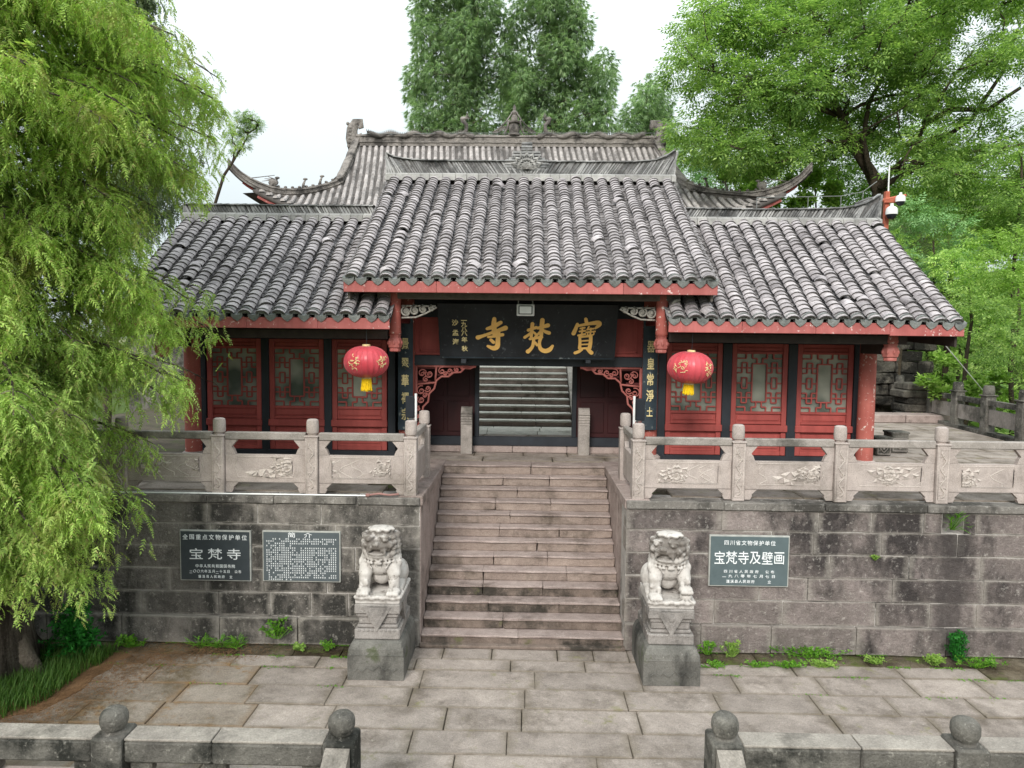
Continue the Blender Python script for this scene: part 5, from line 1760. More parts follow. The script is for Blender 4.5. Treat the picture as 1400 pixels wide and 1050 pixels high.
NY = 18
b = MB()
ysv = [YEV + (YR_ - YEV) * j / NY for j in range(NY + 1)]
v = []; NXh = 40
for y in ysv:
    xl = xlim(y)
    for i in range(NXh + 1):
        xr = -xl + 2 * xl * i / NXh
        v.append((HX + xr + SKEW * (YR_ - y) / (YR_ - YEV), y, hroof(xr, y)))
f = [(j * (NXh + 1) + i, j * (NXh + 1) + i + 1, (j + 1) * (NXh + 1) + i + 1, (j + 1) * (NXh + 1) + i) for j in range(NY) for i in range(NXh)]
n0 = len(v)
v += [(x, y, z - .18) for x, y, z in v]
f += [tuple(n0 + q for q in reversed(p)) for p in f]
f += [(i, n0 + i, n0 + i + 1, i + 1) for i in range(NXh)]
b.add(v, f)
hr = part('hall_roof', b, M['hallpan'], hall, recalc=False, smooth=True)
# rear half and hipped ends, kept plain: nothing of them shows
b = MB()
b.add([(HX - HWR, YR_, ZR - .05), (HX + HWR, YR_, ZR - .05), (HX + HWE - .4, 37, ZE), (HX - HWE + .4, 37, ZE)], [(0, 1, 2, 3)])
for sx in (-1, 1):
    b.add([(HX + sx * (HWR + .4), 29.6, hroof(HWR, 29.6) - .1), (HX + sx * (HWR + .4), 34.4, hroof(HWR, 29.6) - .1), (HX + sx * (HWE - .3), 36.9, ZE + .2), (HX + sx * (HWE - .15), YEV + .2, hroof(HWE, YEV + .1) - .2)], [(0, 1, 2, 3)])
    b.add([(HX + sx * HWR, YR_, ZR - .06), (HX + sx * (HWR + .3), 29.6, hroof(HWR, 29.6) - .12), (HX + sx * (HWR + .3), 34.4, hroof(HWR, 29.6) - .12)], [(0, 1, 2)])
part('rear_roof', b, M['hallpan'], hall)
# barrel tile rows
tl = MB(); rr = random.Random(9)
sp_ = .262; nx_ = int(HWE / sp_)
for i in range(-nx_, nx_ + 1):
    xr = i * sp_ + .03; x_ = HX + xr
    ax = abs(xr)
    if ax <= HWR: ytop = YR_
    else:
        ytop = YEV + .5 * (YR_ - YEV) * max(0, 1 - (ax - HWR - .45) / (HWE - HWR - .45)) if ax > HWR + .45 else YEV + (YR_ - YEV) * (1 - .5 * (ax - HWR) / .45)
    if ytop - YEV < .25: continue
    nseg = max(2, int((ytop - YEV) / .34))
    prevs = None
    for s_ in range(nseg):
        ya = YEV - .05 + (ytop - YEV + .05) * s_ / nseg; yb = YEV - .05 + (ytop - YEV + .05) * (s_ + 1) / nseg
        za, zb = hroof(xr, max(ya, YEV)), hroof(xr, yb)
        ps = []
        j = rr.uniform(-.01, .01)
        for (yy, zz, r_) in ((ya, za, .088), (yb, zb, .078)):
            for k in range(5):
                a = PI * k / 4
                ps.append((x_ + j + SKEW * (YR_ - yy) / (YR_ - YEV) + r_ * math.cos(a), yy, zz + r_ * 1.15 * math.sin(a) + (.012 if yy == ya else 0)))
        tl.add(ps, [(k, k + 1, 6 + k, 5 + k) for k in range(4)] + [(4, 3, 2, 1, 0)])
part('barrel_tiles', tl, M['halltile'], hr, recalc=False, kind='stuff')
# eave tile ends and red eave board
b = MB()
pts = [(HX + xr + SKEW, YEV + .1, hroof(xr, YEV) - .24) for xr in np.linspace(-HWE + .15, HWE - .15, 50)]
b.tube(pts, .06, 4, flat=.5); part('eave_board', b, M['fascia'], hall)

def wall_ridge(nm, pts, h, th, mat, bump=0, seed=0):
    """a ridge wall following pts (base line), with a rounded cap and stucco relief"""
    rr = random.Random(seed)
    b = MB(); P = [Vector(p) for p in pts]; V_ = []
    prof = [(-th, 0), (-th, h * .28), (-th * 1.35, h * .3), (-th * 1.35, h * .4), (-th * .8, h * .44), (-th * .8, h * .78), (-th * 1.25, h * .8), (-th * 1.1, h * .95), (0, h * 1.05), (th * 1.1, h * .95), (th, h * .44), (th, 0)]
    n = len(prof)
    for i, p in enumerate(P):
        t_ = (P[min(i + 1, len(P) - 1)] - P[max(i - 1, 0)]); t_.z = 0; t_.normalize(); nn = Vector((-t_.y, t_.x, 0))
        if nn.y < 0: nn = -nn
        for (a_, z_) in prof:
            V_.append(p + nn * a_ + Vector((0, 0, z_ + rr.uniform(-1, 1) * bump * (z_ > 0))))
    f = []
    for i in range(len(P) - 1):
        for k in range(n - 1):
            f.append((i * n + k, i * n + k + 1, (i + 1) * n + k + 1, (i + 1) * n + k))
    f.append(tuple(range(n))); f.append(tuple((len(P) - 1) * n + k for k in range(n)))
    b.add(V_, f)
    return part(nm, b, M[mat], hall)

zb_ = ZR - .05
mr = wall_ridge('main_ridge', [(HX + x, YR_, zb_ + .0) for x in np.linspace(-HWR, HWR, 60)], .52, .12, 'hallridge', .012, 4)
for sx in (-1, 1):        # dragon bodies looping over the ridge
    b = MB()
    pts = []; rad = []
    for k in range(120):
        u_ = k / 119; x = sx * (HWR - .5 - u_ * (HWR - 1.9))
        hump = .5 + .5 * math.cos(u_ * 2 * PI * 4.5)
        pts.append((HX + x, YR_ - .12, zb_ + .44 + .13 * hump)); rad.append(.085 + .03 * math.sin(u_ * 20))
    b.tube(pts, rad, 8)
    for k in range(0, 120, 2):
        p = pts[k]; b.tube([(p[0], p[1], p[2] + .05), (p[0] + sx * .04, p[1], p[2] + .17)], [.03, .006], 4)
    # head
    hx = HX + sx * 1.75; hz_ = zb_ + .6
    b.tube([(HX + sx * 2.0, YR_ - .1, zb_ + .5), (hx, YR_ - .1, hz_ + .05), (hx - sx * .02, YR_ - .1, hz_ + .35), (hx + sx * .18, YR_ - .1, hz_ + .55)], [.1, .09, .08, .1], 8)
    b.ball((hx + sx * .12, YR_ - .1, hz_ + .6), (.15, .1, .1), 10, 8)
    for q in range(4):
        b.tube([(hx + sx * .05, YR_ - .1, hz_ + .62), (hx - sx * (.22 - .05 * q), YR_ - .1, hz_ + .6 + .09 * q)], [.035, .008], 4)
    part('dragon_relief', b, M['hallridge'], mr, smooth=True)
# centre pagoda finial with roots curling out
c_ = at(703, 190, YR_); b = MB()
b.lathe((c_.x, YR_, zb_ + .5), [(.28, 0), (.28, .06), (.2, .1), (.24, .25), (.25, .4), (.18, .5), (.28, .54), (.3, .6), (.14, .64), (.16, .78), (.1, .9), (.16, .95), (.17, 1.0), (.06, 1.1), (.08, 1.2), (.02, 1.35)], 16)
o = part('pagoda_finial', b, M['hallridge'], hall, smooth='auto')
b = MB()
for sx in (-1, 1):
    b.tube([(c_.x + sx * .08, YR_ - .1, zb_ + 1.5), (c_.x + sx * .35, YR_ - .1, zb_ + 1.1), (c_.x + sx * .6, YR_ - .1, zb_ + .85), (c_.x + sx * .95, YR_ - .1, zb_ + .6)], .035, 5)
    b.tube([(c_.x + sx * .25, YR_ - .1, zb_ + 1.15), (c_.x + sx * .3, YR_ - .1, zb_ + .8), (c_.x + sx * .45, YR_ - .1, zb_ + .55)], .05, 5)
    for q in range(4): swirl(b, c_.x + sx * (.4 + .14 * q), zb_ + .66 + .05 * (3 - q), .09, YR_ - .1, 1.3, q, sx, .025)
part('finial_scrolls', b, M['hallridge'], o, smooth=True)
# end beasts
for sx in (-1, 1):
    b = MB(); x = HX + sx * (HWR + .12); y_ = YR_
    b.tube([(x, y_, zb_ - .2), (x + sx * .1, y_, zb_ + .35), (x + sx * .08, y_, zb_ + .75), (x - sx * .08, y_, zb_ + 1.05), (x - sx * .3, y_, zb_ + 1.08), (x - sx * .34, y_, zb_ + .85), (x - sx * .2, y_, zb_ + .8)], [.24, .27, .25, .2, .16, .11, .06], 10, flat=.6)
    b.tube([(x - sx * .1, y_, zb_ + .3), (x - sx * .3, y_, zb_ + .45), (x - sx * .42, y_, zb_ + .25), (x - sx * .3, y_, zb_ + .12)], [.16, .16, .13, .08], 8, flat=.8)
    b.tube([(x + sx * .22, y_, zb_ + .6), (x + sx * .26, y_, zb_ + .95)], [.05, .03], 6); b.ball((x + sx * .27, y_, zb_ + 1.0), .08, 8, 6)
    for q in range(6): b.ball((x + sx * (.2 - .02 * q), y_ - .1, zb_ + .0 + .16 * q), .09, 8, 6)
    part('ridge_beast', b, M['hallridge'], hall, smooth=True)
# descending ridges and hip ridges
for sx in (-1, 1):
    pts = []
    for k in range(16):
        u_ = 1 - .52 * k / 15; y = YEV + u_ * (YR_ - YEV); xr = xlim(y) + .0
        pts.append((HX + sx * xr + SKEW * (YR_ - y) / (YR_ - YEV), y, hroof(xr * .98, y) - .03 + (.0)))
    wall_ridge('descending_ridge', pts, .42, .13, 'hallridge', .03, 5)
    pts = []; rods = []
    for k in range(26):
        u_ = .5 * (1 - k / 25); y = YEV + u_ * (YR_ - YEV); xr = xlim(y)
        pts.append((HX + sx * xr + SKEW * (YR_ - y) / (YR_ - YEV), y, hroof(xr, y) - .03))
    tipx, tipy, tipz = pts[-1]
    for k in range(1, 7):      # pointed upswept tip
        pts.append((tipx + sx * .12 * k, tipy - .08 * k, tipz + .05 * k + .009 * k * k))
    b_ = wall_ridge('hip_ridge', pts, .34, .09, 'hallridge', .015, 6)
    b = MB()
    for k in (6, 11, 19):
        p = pts[k]; b.tube([(p[0], p[1], p[2] + .3), (p[0] - sx * .03, p[1], p[2] + .5), (p[0] - sx * .1, p[1], p[2] + .66)], [.07, .05, .03], 6); b.ball((p[0] - sx * .1, p[1], p[2] + .68), (.1, .06, .05), 8, 6)
        if k == 19:
            for q in range(3): b.tube([(p[0], p[1], p[2] + .62), (p[0] + sx * (.5 - .1 * q), p[1], p[2] + .55 + .1 * q)], [.03, .008], 4)
            b.ball((p[0] + sx * .05, p[1], p[2] + .5), (.2, .1, .14), 8, 6)
    p = pts[24]; b.tube([(p[0], p[1], p[2] + .35), (p[0] + sx * .35, p[1], p[2] + .42), (p[0] + sx * .7 * -1, p[1], p[2] + .55)], [.03, .02, .012], 4)
    for k in range(10):
        p = pts[min(2 + k * 2, 25)]; b.ball((p[0], p[1], p[2] + .38), (.07, .05, .05), 6, 5)
    part('ridge_figures', b, M['hallridge'], b_, smooth=True, kind='stuff')
    # red board under the swept corner
    b = MB(); q0 = [(x - sx * .05, y + .08, z - .06) for x, y, z in pts[17:29]]
    b.tube(q0, [.09 - .004 * i for i in range(len(q0))], 5); part('corner_beam', b, M['red'], hall)
wr_ = [tuple(at(p, 183 - (1 if p > 600 else 0), YR_ - .2)) for p in (500, 560, 625, 690, 760, 830, 895)]
b = MB(); b.tube(wr_, .012, 4)
for p in wr_: b.tube([(p[0], p[1], zb_ + .5), p], .012, 4)
part('lightning_wire', b, M['wire'], hall)

# ================================================================== LIONS
def lion_mesh(turn, ball_side, mouth_open, seed):
    rr = random.Random(seed)
    b = MB()
    def cap(p, q, r1, r2, n=6):
        p = Vector(p); q = Vector(q)
        for k in range(n + 1):
            u_ = k / n; b.ball(p.lerp(q, u_), r1 + (r2 - r1) * u_, 12, 9)
    # plinth with a draped cloth edge
    b.box(-.27, .27, -.36, .38, 0, .10)
    for k in range(9): b.ball((-.25 + .0625 * k, -.36, .085 - .012 * (k % 2)), (.04, .03, .03), 8, 6)
    for k in range(9): b.ball((.27, -.32 + .085 * k, .08), (.03, .05, .03), 8, 6)
    # haunches, body, chest
    for sx in (-1, 1):
        b.ball((sx * .16, .17, .27), (.14, .19, .19), 14, 10)
        cap((sx * .2, .08, .16), (sx * .22, -.06, .14), .08, .06)
        b.ball((sx * .215, -.10, .13), (.065, .09, .045), 10, 8)
    cap((0, .18, .32), (0, -.02, .56), .2, .2, 6)
    b.ball((0, -.10, .50), (.20, .15, .20), 14, 10)
    b.ball((0, -.04, .32), (.13, .12, .16), 12, 9)
    # front legs
    for sx in (-1, 1):
        raised = (sx == ball_side)
        cap((sx * .15, -.10, .54), (sx * .175, -.20, .36), .105, .085)
        fz = .25 if raised else .19
        cap((sx * .175, -.20, .36), (sx * .18, -.22, fz), .08, .066)
        pz = .235 if raised else .14
        b.ball((sx * .18, -.275, pz), (.088, .10, .055), 12, 9)
        for k in range(4):
            b.ball((sx * .18 + (-.057 + .038 * k), -.355, pz - .012), (.022, .045, .034), 8, 7)
        for k in range(3): b.ball((sx * .18 + rr.uniform(-.05, .05), -.27, pz + .07 + .03 * k), .03, 8, 6)   # ankle curls
        if raised: b.ball((sx * .18, -.285, .15), .075, 12, 10)
        b.ball((sx * .235, -.14, .50), (.035, .06, .06), 8, 6)
    # tail and back
    cap((0, .33, .3), (.03, .37, .62), .07, .05)
    for k in range(5): b.ball((.05 * math.sin(k), .36, .42 + .07 * k), .06, 8, 6)
    # head, turned
    Rz = Matrix.Rotation(turn, 3, 'Z')
    H = Vector((0, -.12, .76))
    def hd(p, r, seg=12, rings=9):
        q = Rz @ Vector(p)
        b.ball(H + q, r, seg, rings, rot=Rz)
    hd((0, 0, .0), (.205, .19, .19))
    hd((0, .05, .08), (.18, .17, .13)); 
    # flat worn crown
    hd((0, .02, .185), (.155, .14, .035)); 
    for k in range(8): hd((.14 * math.cos(k * .785), .02 + .12 * math.sin(k * .785), .175), (.035, .035, .03), 8, 6)
    # muzzle
    hd((0, -.165, .0), (.135, .085, .058)); hd((0, -.225, .035), (.05, .035, .035)); 
    for sx in (-1, 1):
        hd((sx * .022, -.25, .028), (.022, .02, .02), 8, 6)
        hd((sx * .10, -.165, .085), (.05, .045, .04)); hd((sx * .10, -.20, .085), (.026, .026, .026), 8, 6)
        hd((sx * .095, -.175, .125), (.07, .03, .022))            # brows
        hd((sx * .15, -.13, .01), (.05, .06, .05))                # cheeks
        hd((sx * .205, -.01, .05), (.03, .055, .075)); hd((sx * .22, .0, -.02), (.028, .045, .06))   # ears
        for k in range(5): hd((sx * (.07 + .022 * k), -.21 + .018 * k * k * .5, -.05 - .0 * k), (.017, .02, .028), 8, 6)   # teeth and lip
        hd((sx * .105, -.205, -.07), (.018, .018, .05), 8, 6)      # fangs
    hd((0, -.150, -.135 if mouth_open else -.112), (.115, .075, .028))         # jaw
    hd((0, -.16, -.145), (.08, .05, .03))
    for k in range(7):                                            # beard curls
        a = PI * (k / 6) ; hd((.15 * math.cos(a), -.10 - .055 * math.sin(a), -.14), (.032, .032, .035), 8, 6)
    for ring, (rad, z_) in enumerate(((.205, .10), (.215, .03), (.215, -.04), (.20, -.11))):   # mane curls round the back
        for k in range(11):
            a = R(-30) + R(240) * k / 10
            hd((rad * math.cos(a), .02 + rad * .95 * math.sin(a), z_), (.042, .042, .038), 8, 6)
    # collar with beads and a bell
    for k in range(26):
        a = 2 * PI * k / 26
        b.ball((.215 * math.cos(a), -.07 + .205 * math.sin(a), .605 + .035 * math.sin(a)), (.03, .03, .026), 8, 6)
        b.ball((.232 * math.cos(a), -.07 + .225 * math.sin(a), .555 + .035 * math.sin(a)), (.02, .02, .018), 8, 6)
    b.ball((0, -.285, .53), (.035, .03, .035), 8, 6)
    for sx in (-1, 1): b.tube([(sx * .08, -.27, .56), (sx * .12, -.26, .50), (sx * .08, -.27, .44)], .012, 5)
    me = mesh_from('lion', b.v, b.f, M['lion'])
    o = bpy.data.objects.new('tmp', me); COL.objects.link(o)
    m = o.modifiers.new('r', 'REMESH'); m.mode = 'VOXEL'; m.voxel_size = .012
    s_ = o.modifiers.new('s', 'SMOOTH'); s_.iterations = 1; s_.factor = .5
    dg = bpy.context.evaluated_depsgraph_get()
    me2 = bpy.data.meshes.new_from_object(o.evaluated_get(dg))
    me2.name = 'stone_lion'
    bpy.data.objects.remove(o); bpy.data.meshes.remove(me)
    me2.polygons.foreach_set('use_smooth', [True] * len(me2.polygons))
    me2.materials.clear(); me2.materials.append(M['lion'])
    return me2


for (px, turn, side, mo, lab, sd_) in ((518, R(-6), 1, False, 'left', 1), (914, R(-26), 1, True, 'right', 2)):
    x = at(px, 905, 9.7).x + (.0)
    r_ = empty('lion_pedestal', (x, 10.05, 0), label='two tier carved stone pedestal under the %s lion statue' % lab, cat='pedestal')
    # lower block with rounded shoulder
    zl = .53; y0 = 9.47; y1 = 10.5
    b = MB(); hw = .39
    prof = [(-hw, 0.002), (hw, 0.002), (hw, .34), (hw - .012, .43), (hw - .045, .50), (hw - .09, .53), (-hw + .09, .53), (-hw + .045, .50), (-hw + .012, .43), (-hw, .34)]
    n = len(prof)
    V_ = []
    ys = [(y0, 1, 0), (y0, 1, 0), (y1, 1, 0)]
    # shoulders rounded on the front too
    for (yy, lim) in ((y0, .34), (y0 + .012, .43), (y0 + .045, .50), (y0 + .09, .53), (y1, .53)):
        for (u_, v_) in prof: V_.append((x + u_, yy, min(v_, lim)))
    f = [tuple(range(n))]
    for j in range(4):
        for k in range(n):
            k2 = (k + 1) % n; f.append((j * n + k2, j * n + k, (j + 1) * n + k, (j + 1) * n + k2))
    f.append(tuple(4 * n + k for k in reversed(range(n))))
    b.add(V_, f)
    lo_ = part('lower_block', b, M['pedlow'], r_)
    c = MB(); pts = [(x + q, y0 - .002, .12 + h_) for q, h_ in ((-.3, 0), (-.24, .05), (-.18, .0), (-.12, .06), (-.04, .01), (.04, .09), (.12, .01), (.18, .06), (.24, 0), (.3, .05))]
    c.tube(pts, .012, 5); c.cbox(x - .388, x + .388, y0 - .006, y0 + .02, .345, .36, .003)
    part('wave_carving', c, M['pedlow'], lo_)
    # upper block: slab, waist, slab
    b = MB(); z0_ = zl + .002; w2 = .315; ya, yb_ = 9.57, 10.48
    for (za, zb__, ins) in ((0, .15, 0), (.152, .20, .03), (.202, .30, .05), (.302, .36, .03), (.362, .50, 0)):
        b.cbox(x - w2 + ins, x + w2 - ins, ya + ins, yb_ - ins, z0_ + za, z0_ + zb__, .015)
    ub = part('upper_block', b, M['ped'], r_)
    c = MB()
    for (s0, d_) in ((.2, .0), (.14, .006)):
        c.add([(x - s0, ya - .012 - d_, z0_ + .47), (x + s0, ya - .012 - d_, z0_ + .47), (x, ya - .012 - d_, z0_ + .47 - s0 * 1.75), (x - s0, ya + .06, z0_ + .47), (x + s0, ya + .06, z0_ + .47), (x, ya + .06, z0_ + .47 - s0 * 1.75)],
              [(0, 2, 1), (0, 3, 5, 2), (1, 2, 5, 4), (0, 1, 4, 3)])
    c.ball((x, ya - .015, z0_ + .38), (.05, .014, .06), 10, 8)
    for k in range(9):
        c.ball((x - w2 + .07 + k * .061, ya - .0, z0_ + .13), (.022, .012, .02), 6, 5)
    for k in range(8):
        c.ball((x + w2 * (1 if px < 700 else -1), ya + .06 + k * .09, z0_ + .13), (.012, .03, .02), 6, 5)
    sxx = w2 * (1 if px < 700 else -1)
    c.add([(x + sxx + .012 * (1 if sxx > 0 else -1), ya + .2, z0_ + .47), (x + sxx + .012 * (1 if sxx > 0 else -1), ya + .6, z0_ + .47), (x + sxx + .012 * (1 if sxx > 0 else -1), ya + .4, z0_ + .14), (x + sxx * .8, ya + .2, z0_ + .47), (x + sxx * .8, ya + .6, z0_ + .47), (x + sxx * .8, ya + .4, z0_ + .14)],
          [(0, 1, 2), (0, 3, 4, 1), (1, 4, 5, 2), (2, 5, 3, 0)])
    part('drape_carving', c, M['ped'], ub)
    lm = lion_mesh(turn, side if px > 700 else -9, mo, sd_)
    inst('stone_lion', lm, (x, 9.98, z0_ + .502), None, scale=(1.16, 1.05, 1.05) if px < 700 else (1.16, 1.05, 1.03),
         label=('seated weathered pale stone guardian lion left of the stairs, facing forward' if px < 700 else 'weathered pale stone guardian lion right of the stairs with a paw on a ball'), cat='lion statue')

# ================================================================== PLAQUES ON THE WALL
def plaque(p0, p1, mat, lab, lines, frame=.018):
    Y = YW - .03
    a_ = at(p0[0], p0[1], Y); c_ = at(p1[0], p1[1], Y)
    x0, x1, z1_, z0_ = a_.x, c_.x, a_.z, c_.z
    r_ = empty('wall_plaque', ((x0 + x1) / 2, Y, z0_), label=lab, cat='plaque')
    b = MB(); b.cbox(x0, x1, Y - .015, YW + .02, z0_, z1_, .004); part('rim', b, M['frame'], r_)
    b = MB(); b.cbox(x0 + frame, x1 - frame, Y - .024, Y - .016, z0_ + frame, z1_ - frame, .002); part('slate', b, M[mat], r_)
    yt = Y - .0245; cx = (x0 + x1) / 2; H_ = z1_ - z0_
    for (s_, u_, v_, size, step, sx, bold) in lines:
        for k, ch in enumerate(s_):
            if ch == ' ': continue
            b = MB(); put_text(b, ch, cx + u_ + (k - (len(s_) - 1) / 2) * step, z1_ - v_ * H_, yt, size, sx, 1, 0.0, step=step)
            part('engraved_character', b, M['white'], r_)
    return (x0, x1, z0_, z1_, yt, r_)


plaque((246, 724), (344, 794.5), 'plaque', 'dark wall plaque with large white characters, leftmost of the two beside the conifer',
       [('全国重点文物保护单位', 0, .13, .088, .101, .95, .008), ('宝梵寺', 0, .46, .185, .29, 1.25, .02), ('中华人民共和国国务院', 0, .70, .058, .062, .95, .008),
        ('二〇〇六年五月二十五日 公布', 0, .805, .052, .058, .95, .008), ('蓬溪县人民政府 立', 0, .91, .050, .060, .95, .008)])
x0, x1, z0_, z1_, yt, r_ = plaque((359, 725), (466, 796), 'plaque2', 'grey wall plaque filled with rows of tiny white text, nearest the left lion',
       [('简介', -.02, .075, .085, .25, 1.5, .015)])
# the rows of small print, too fine to read in the photograph: rows of little worn marks
b = MB(); rr = random.Random(5)
mx0, mx1 = x0 + .055, x1 - .055
for row in range(19):
    zc = z1_ - (.155 + row * .0443) * (z1_ - z0_)
    n_ = 33
    for k in range(n_):
        if row in (0, 4) and k < 2 + (row == 0): continue
        if row in (3, 18) and k > 11: continue
        if rr.random() < .2: continue
        xc = mx0 + (mx1 - mx0) * (k + .5) / n_
        w_ = .0105; h_ = .0105
        for q in range(3):
            zq = zc + (-1 + q) * .0075
            b.box(xc - w_ * rr.uniform(.5, 1), xc + w_ * rr.uniform(.5, 1), yt - .0012, yt + .0003, zq - .0019, zq + .0019)
        xq = xc + rr.uniform(-.005, .005)
        b.box(xq - .0018, xq + .0018, yt - .0018, yt + .0003, zc - h_, zc + h_)
part('small_print', b, M['white'], r_, kind='stuff')
plaque((970, 731), (1077, 802.5), 'plaque3', 'green grey wall plaque with white characters on the right hand wall',
       [('四川省文物保护单位', 0, .14, .078, .087, 1.0, .008), ('宝梵寺及壁画', 0, .43, .215, .178, .82, .015), ('四川省人民政府 公布', 0, .70, .05, .078, 1.1, .006),
        ('一九八零年七月七日', 0, .79, .052, .092, 1.2, .006), ('蓬溪县人民政府   立', 0, .895, .052, .062, 1.05, .006)])

# white pipe lying on the wall top at the left, with a hose end
pa, pb = at(205, 680, YW - .02), at(500, 680.5, YW - .02)
r_ = empty('water_pipe', ((pa.x + pb.x) / 2, YW - .02, ZP + .02), label='long thin white pipe lying along the top edge of the left wall', cat='pipe')
b = MB(); b.tube([(-6.9, YW - .015, ZP + .018), (pa.x, YW - .015, ZP + .018), (pb.x, YW - .015, ZP + .018)], .012, 8); part('pipe', b, M['metal'], r_, smooth='auto')
b = MB(); b.cbox(pb.x - .0, pb.x + .06, YW - .04, YW + .01, ZP + .006, ZP + .05, .006)
b.tube([(pb.x + .06, YW - .015, ZP + .03), (pb.x + .2, YW - .01, ZP + .05), (pb.x + .35, YW - .01, ZP + .03), (pb.x + .5, YW + .0, ZP + .045)], .016, 8); part('hose_end', b, M['hose'], r_, smooth='auto')

# ================================================================== CAMERA POLE
YPl = 16.2
p = at(1211, 300, YPl)
r_ = empty('camera_pole', (p.x, YPl, ZP), label='red pole with two dome surveillance cameras behind the right wing roof', cat='camera pole')
zt_ = at(1211, 262, YPl).z
b = MB(); b.cbox(p.x - .048, p.x + .048, YPl - .048, YPl + .048, 5.9, zt_, .006); part('post', b, M['rust'], r_)
b = MB(); pe = at(1236, 268, YPl); pw = at(1196, 276, YPl)
b.tube([(pw.x, YPl - .07, pw.z), (pe.x, YPl - .07, pe.z)], .035, 6); b.cbox(p.x - .1, p.x + .35, YPl - .10, YPl - .07, p.z + .35, p.z + .45, .005); part('cross_arm', b, M['rust'], r_)
for (px, py, s_) in ((1231, 274, .10), (1219, 291, .12)):
    q = at(px, py, YPl - .2); cm = empty('dome_camera', (q.x, YPl - .2, q.z), r_)
    b = MB(); b.lathe((q.x, YPl - .2, q.z - s_ * .3), [(s_, 0), (s_ * 1.03, s_ * .5), (s_ * .95, s_ * 1.1), (s_ * .6, s_ * 1.4), (s_ * .3, s_ * 1.5), (s_ * .3, s_ * 2)], 16); part('housing', b, M['metal'], cm, smooth='auto')
    b = MB(); b.lathe((q.x, YPl - .2, q.z - s_ * 1.2), [(s_ * .1, 0), (s_ * .5, s_ * .1), (s_ * .8, s_ * .4), (s_ * .9, s_ * .88)], 16); part('dome', b, M['blackplastic'], cm, smooth='auto')
b = MB(); q = at(1216, 226, YPl); b.tube([(p.x + .03, YPl, zt_), (q.x, YPl, q.z)], .015, 5); part('rod', b, M['metal'], r_)

# ================================================================== VEGETATION
def rotz(a):
    c, s_ = np.cos(a), np.sin(a); z = np.zeros_like(a); o = np.ones_like(a)
    return np.stack([np.stack([c, -s_, z], -1), np.stack([s_, c, z], -1), np.stack([z, z, o], -1)], -2)


def frame_from(d, upish=None):
    """rotation matrices whose x axis is d, with z as near up as possible"""
    d = d / (np.linalg.norm(d, axis=1, keepdims=True) + 1e-9)
    u = np.array([[0, 0, 1.0]]) if upish is None else upish
    y = np.cross(np.broadcast_to(u, d.shape), d); n = np.linalg.norm(y, axis=1, keepdims=True)
    y = np.where(n > 1e-3, y / (n + 1e-9), np.array([[0, 1.0, 0]]))
    z = np.cross(d, y)
    return np.stack([d, y, z], -1)


def axrot(ax, a):
    """rotation about local axis index ax by array a"""
    c, s_ = np.cos(a), np.sin(a); z = np.zeros_like(a); o = np.ones_like(a)
    if ax == 0: rows = [[o, z, z], [z, c, -s_], [z, s_, c]]
    elif ax == 1: rows = [[c, z, s_], [z, o, z], [-s_, z, c]]
    else: rows = [[c, -s_, z], [s_, c, z], [z, z, o]]
    return np.stack([np.stack(r_, -1) for r_ in rows], -2)


def spray_template(seed, n=12, L=1.0, wd=.20, curve=.5, th=.08):
    """fern-like drooping spray along +x: paired short leaflets on a drooping rachis, one triangle each"""
    rr = random.Random(seed); v = []; f = []
    for k in range(n):
        u_ = (k + .6) / n
        bx, bz = u_ * L, -curve * u_ * u_ * L
        ll = wd * math.sin(PI * min(1, u_ * .72 + .24)) ** .7 * rr.uniform(.8, 1.2)
        for sg in (-1, 1):
            a = R(50) + rr.uniform(-.2, .2)
            tx, ty = bx + ll * math.cos(a), sg * ll * math.sin(a)
            tz = bz - rr.uniform(0, .25) * ll - .5 * ll * u_
            i = len(v)
            v += [(bx - th, 0, bz), (bx + th, sg * .004, bz - .01), (tx, ty, tz)]
            f += [(i, i + 1, i + 2)]
    i = len(v)
    v += [(.93 * L, -.03, -curve * .9 * L), (1.14 * L, .0, -curve * 1.25 * L), (.93 * L, .03, -curve * .9 * L)]
    f += [(i, i + 1, i + 2)]
    return np.array(v), np.array(f)


SPR = [spray_template(i, n=5 + i % 3, curve=.3 + .16 * (i % 3), wd=.25 + .03 * (i % 3)) for i in range(6)]
# small broad leaves: a pinnate twig of 7 leaflets along +x
def pinnate(seed, n=3, lw=.36, ww=.13):
    rr = random.Random(seed); v = []; f = []
    def leaf(bx, by, bz, a, l_, dz):
        i = len(v); c, s_ = math.cos(a), math.sin(a)
        v.extend([(bx, by, bz), (bx + c * l_ * .5 + s_ * ww * .5, by + s_ * l_ * .5 - c * ww * .5, bz + dz * .4 + .02), (bx + c * l_, by + s_ * l_, bz + dz), (bx + c * l_ * .5 - s_ * ww * .5, by + s_ * l_ * .5 + c * ww * .5, bz + dz * .4 + .02)])
        f.extend([(i, i + 1, i + 3), (i + 1, i + 2, i + 3)])
    for k in range(n):
        u_ = (k + .5) / n
        for sg in (-1, 1): leaf(u_ * .8, 0, -.12 * u_ * u_, sg * R(62) + rr.uniform(-.2, .2), lw * rr.uniform(.8, 1.1), -.10 + rr.uniform(-.1, .06))
    leaf(.8, 0, -.12, 0, lw, -.12)
    return np.array(v), np.array(f)


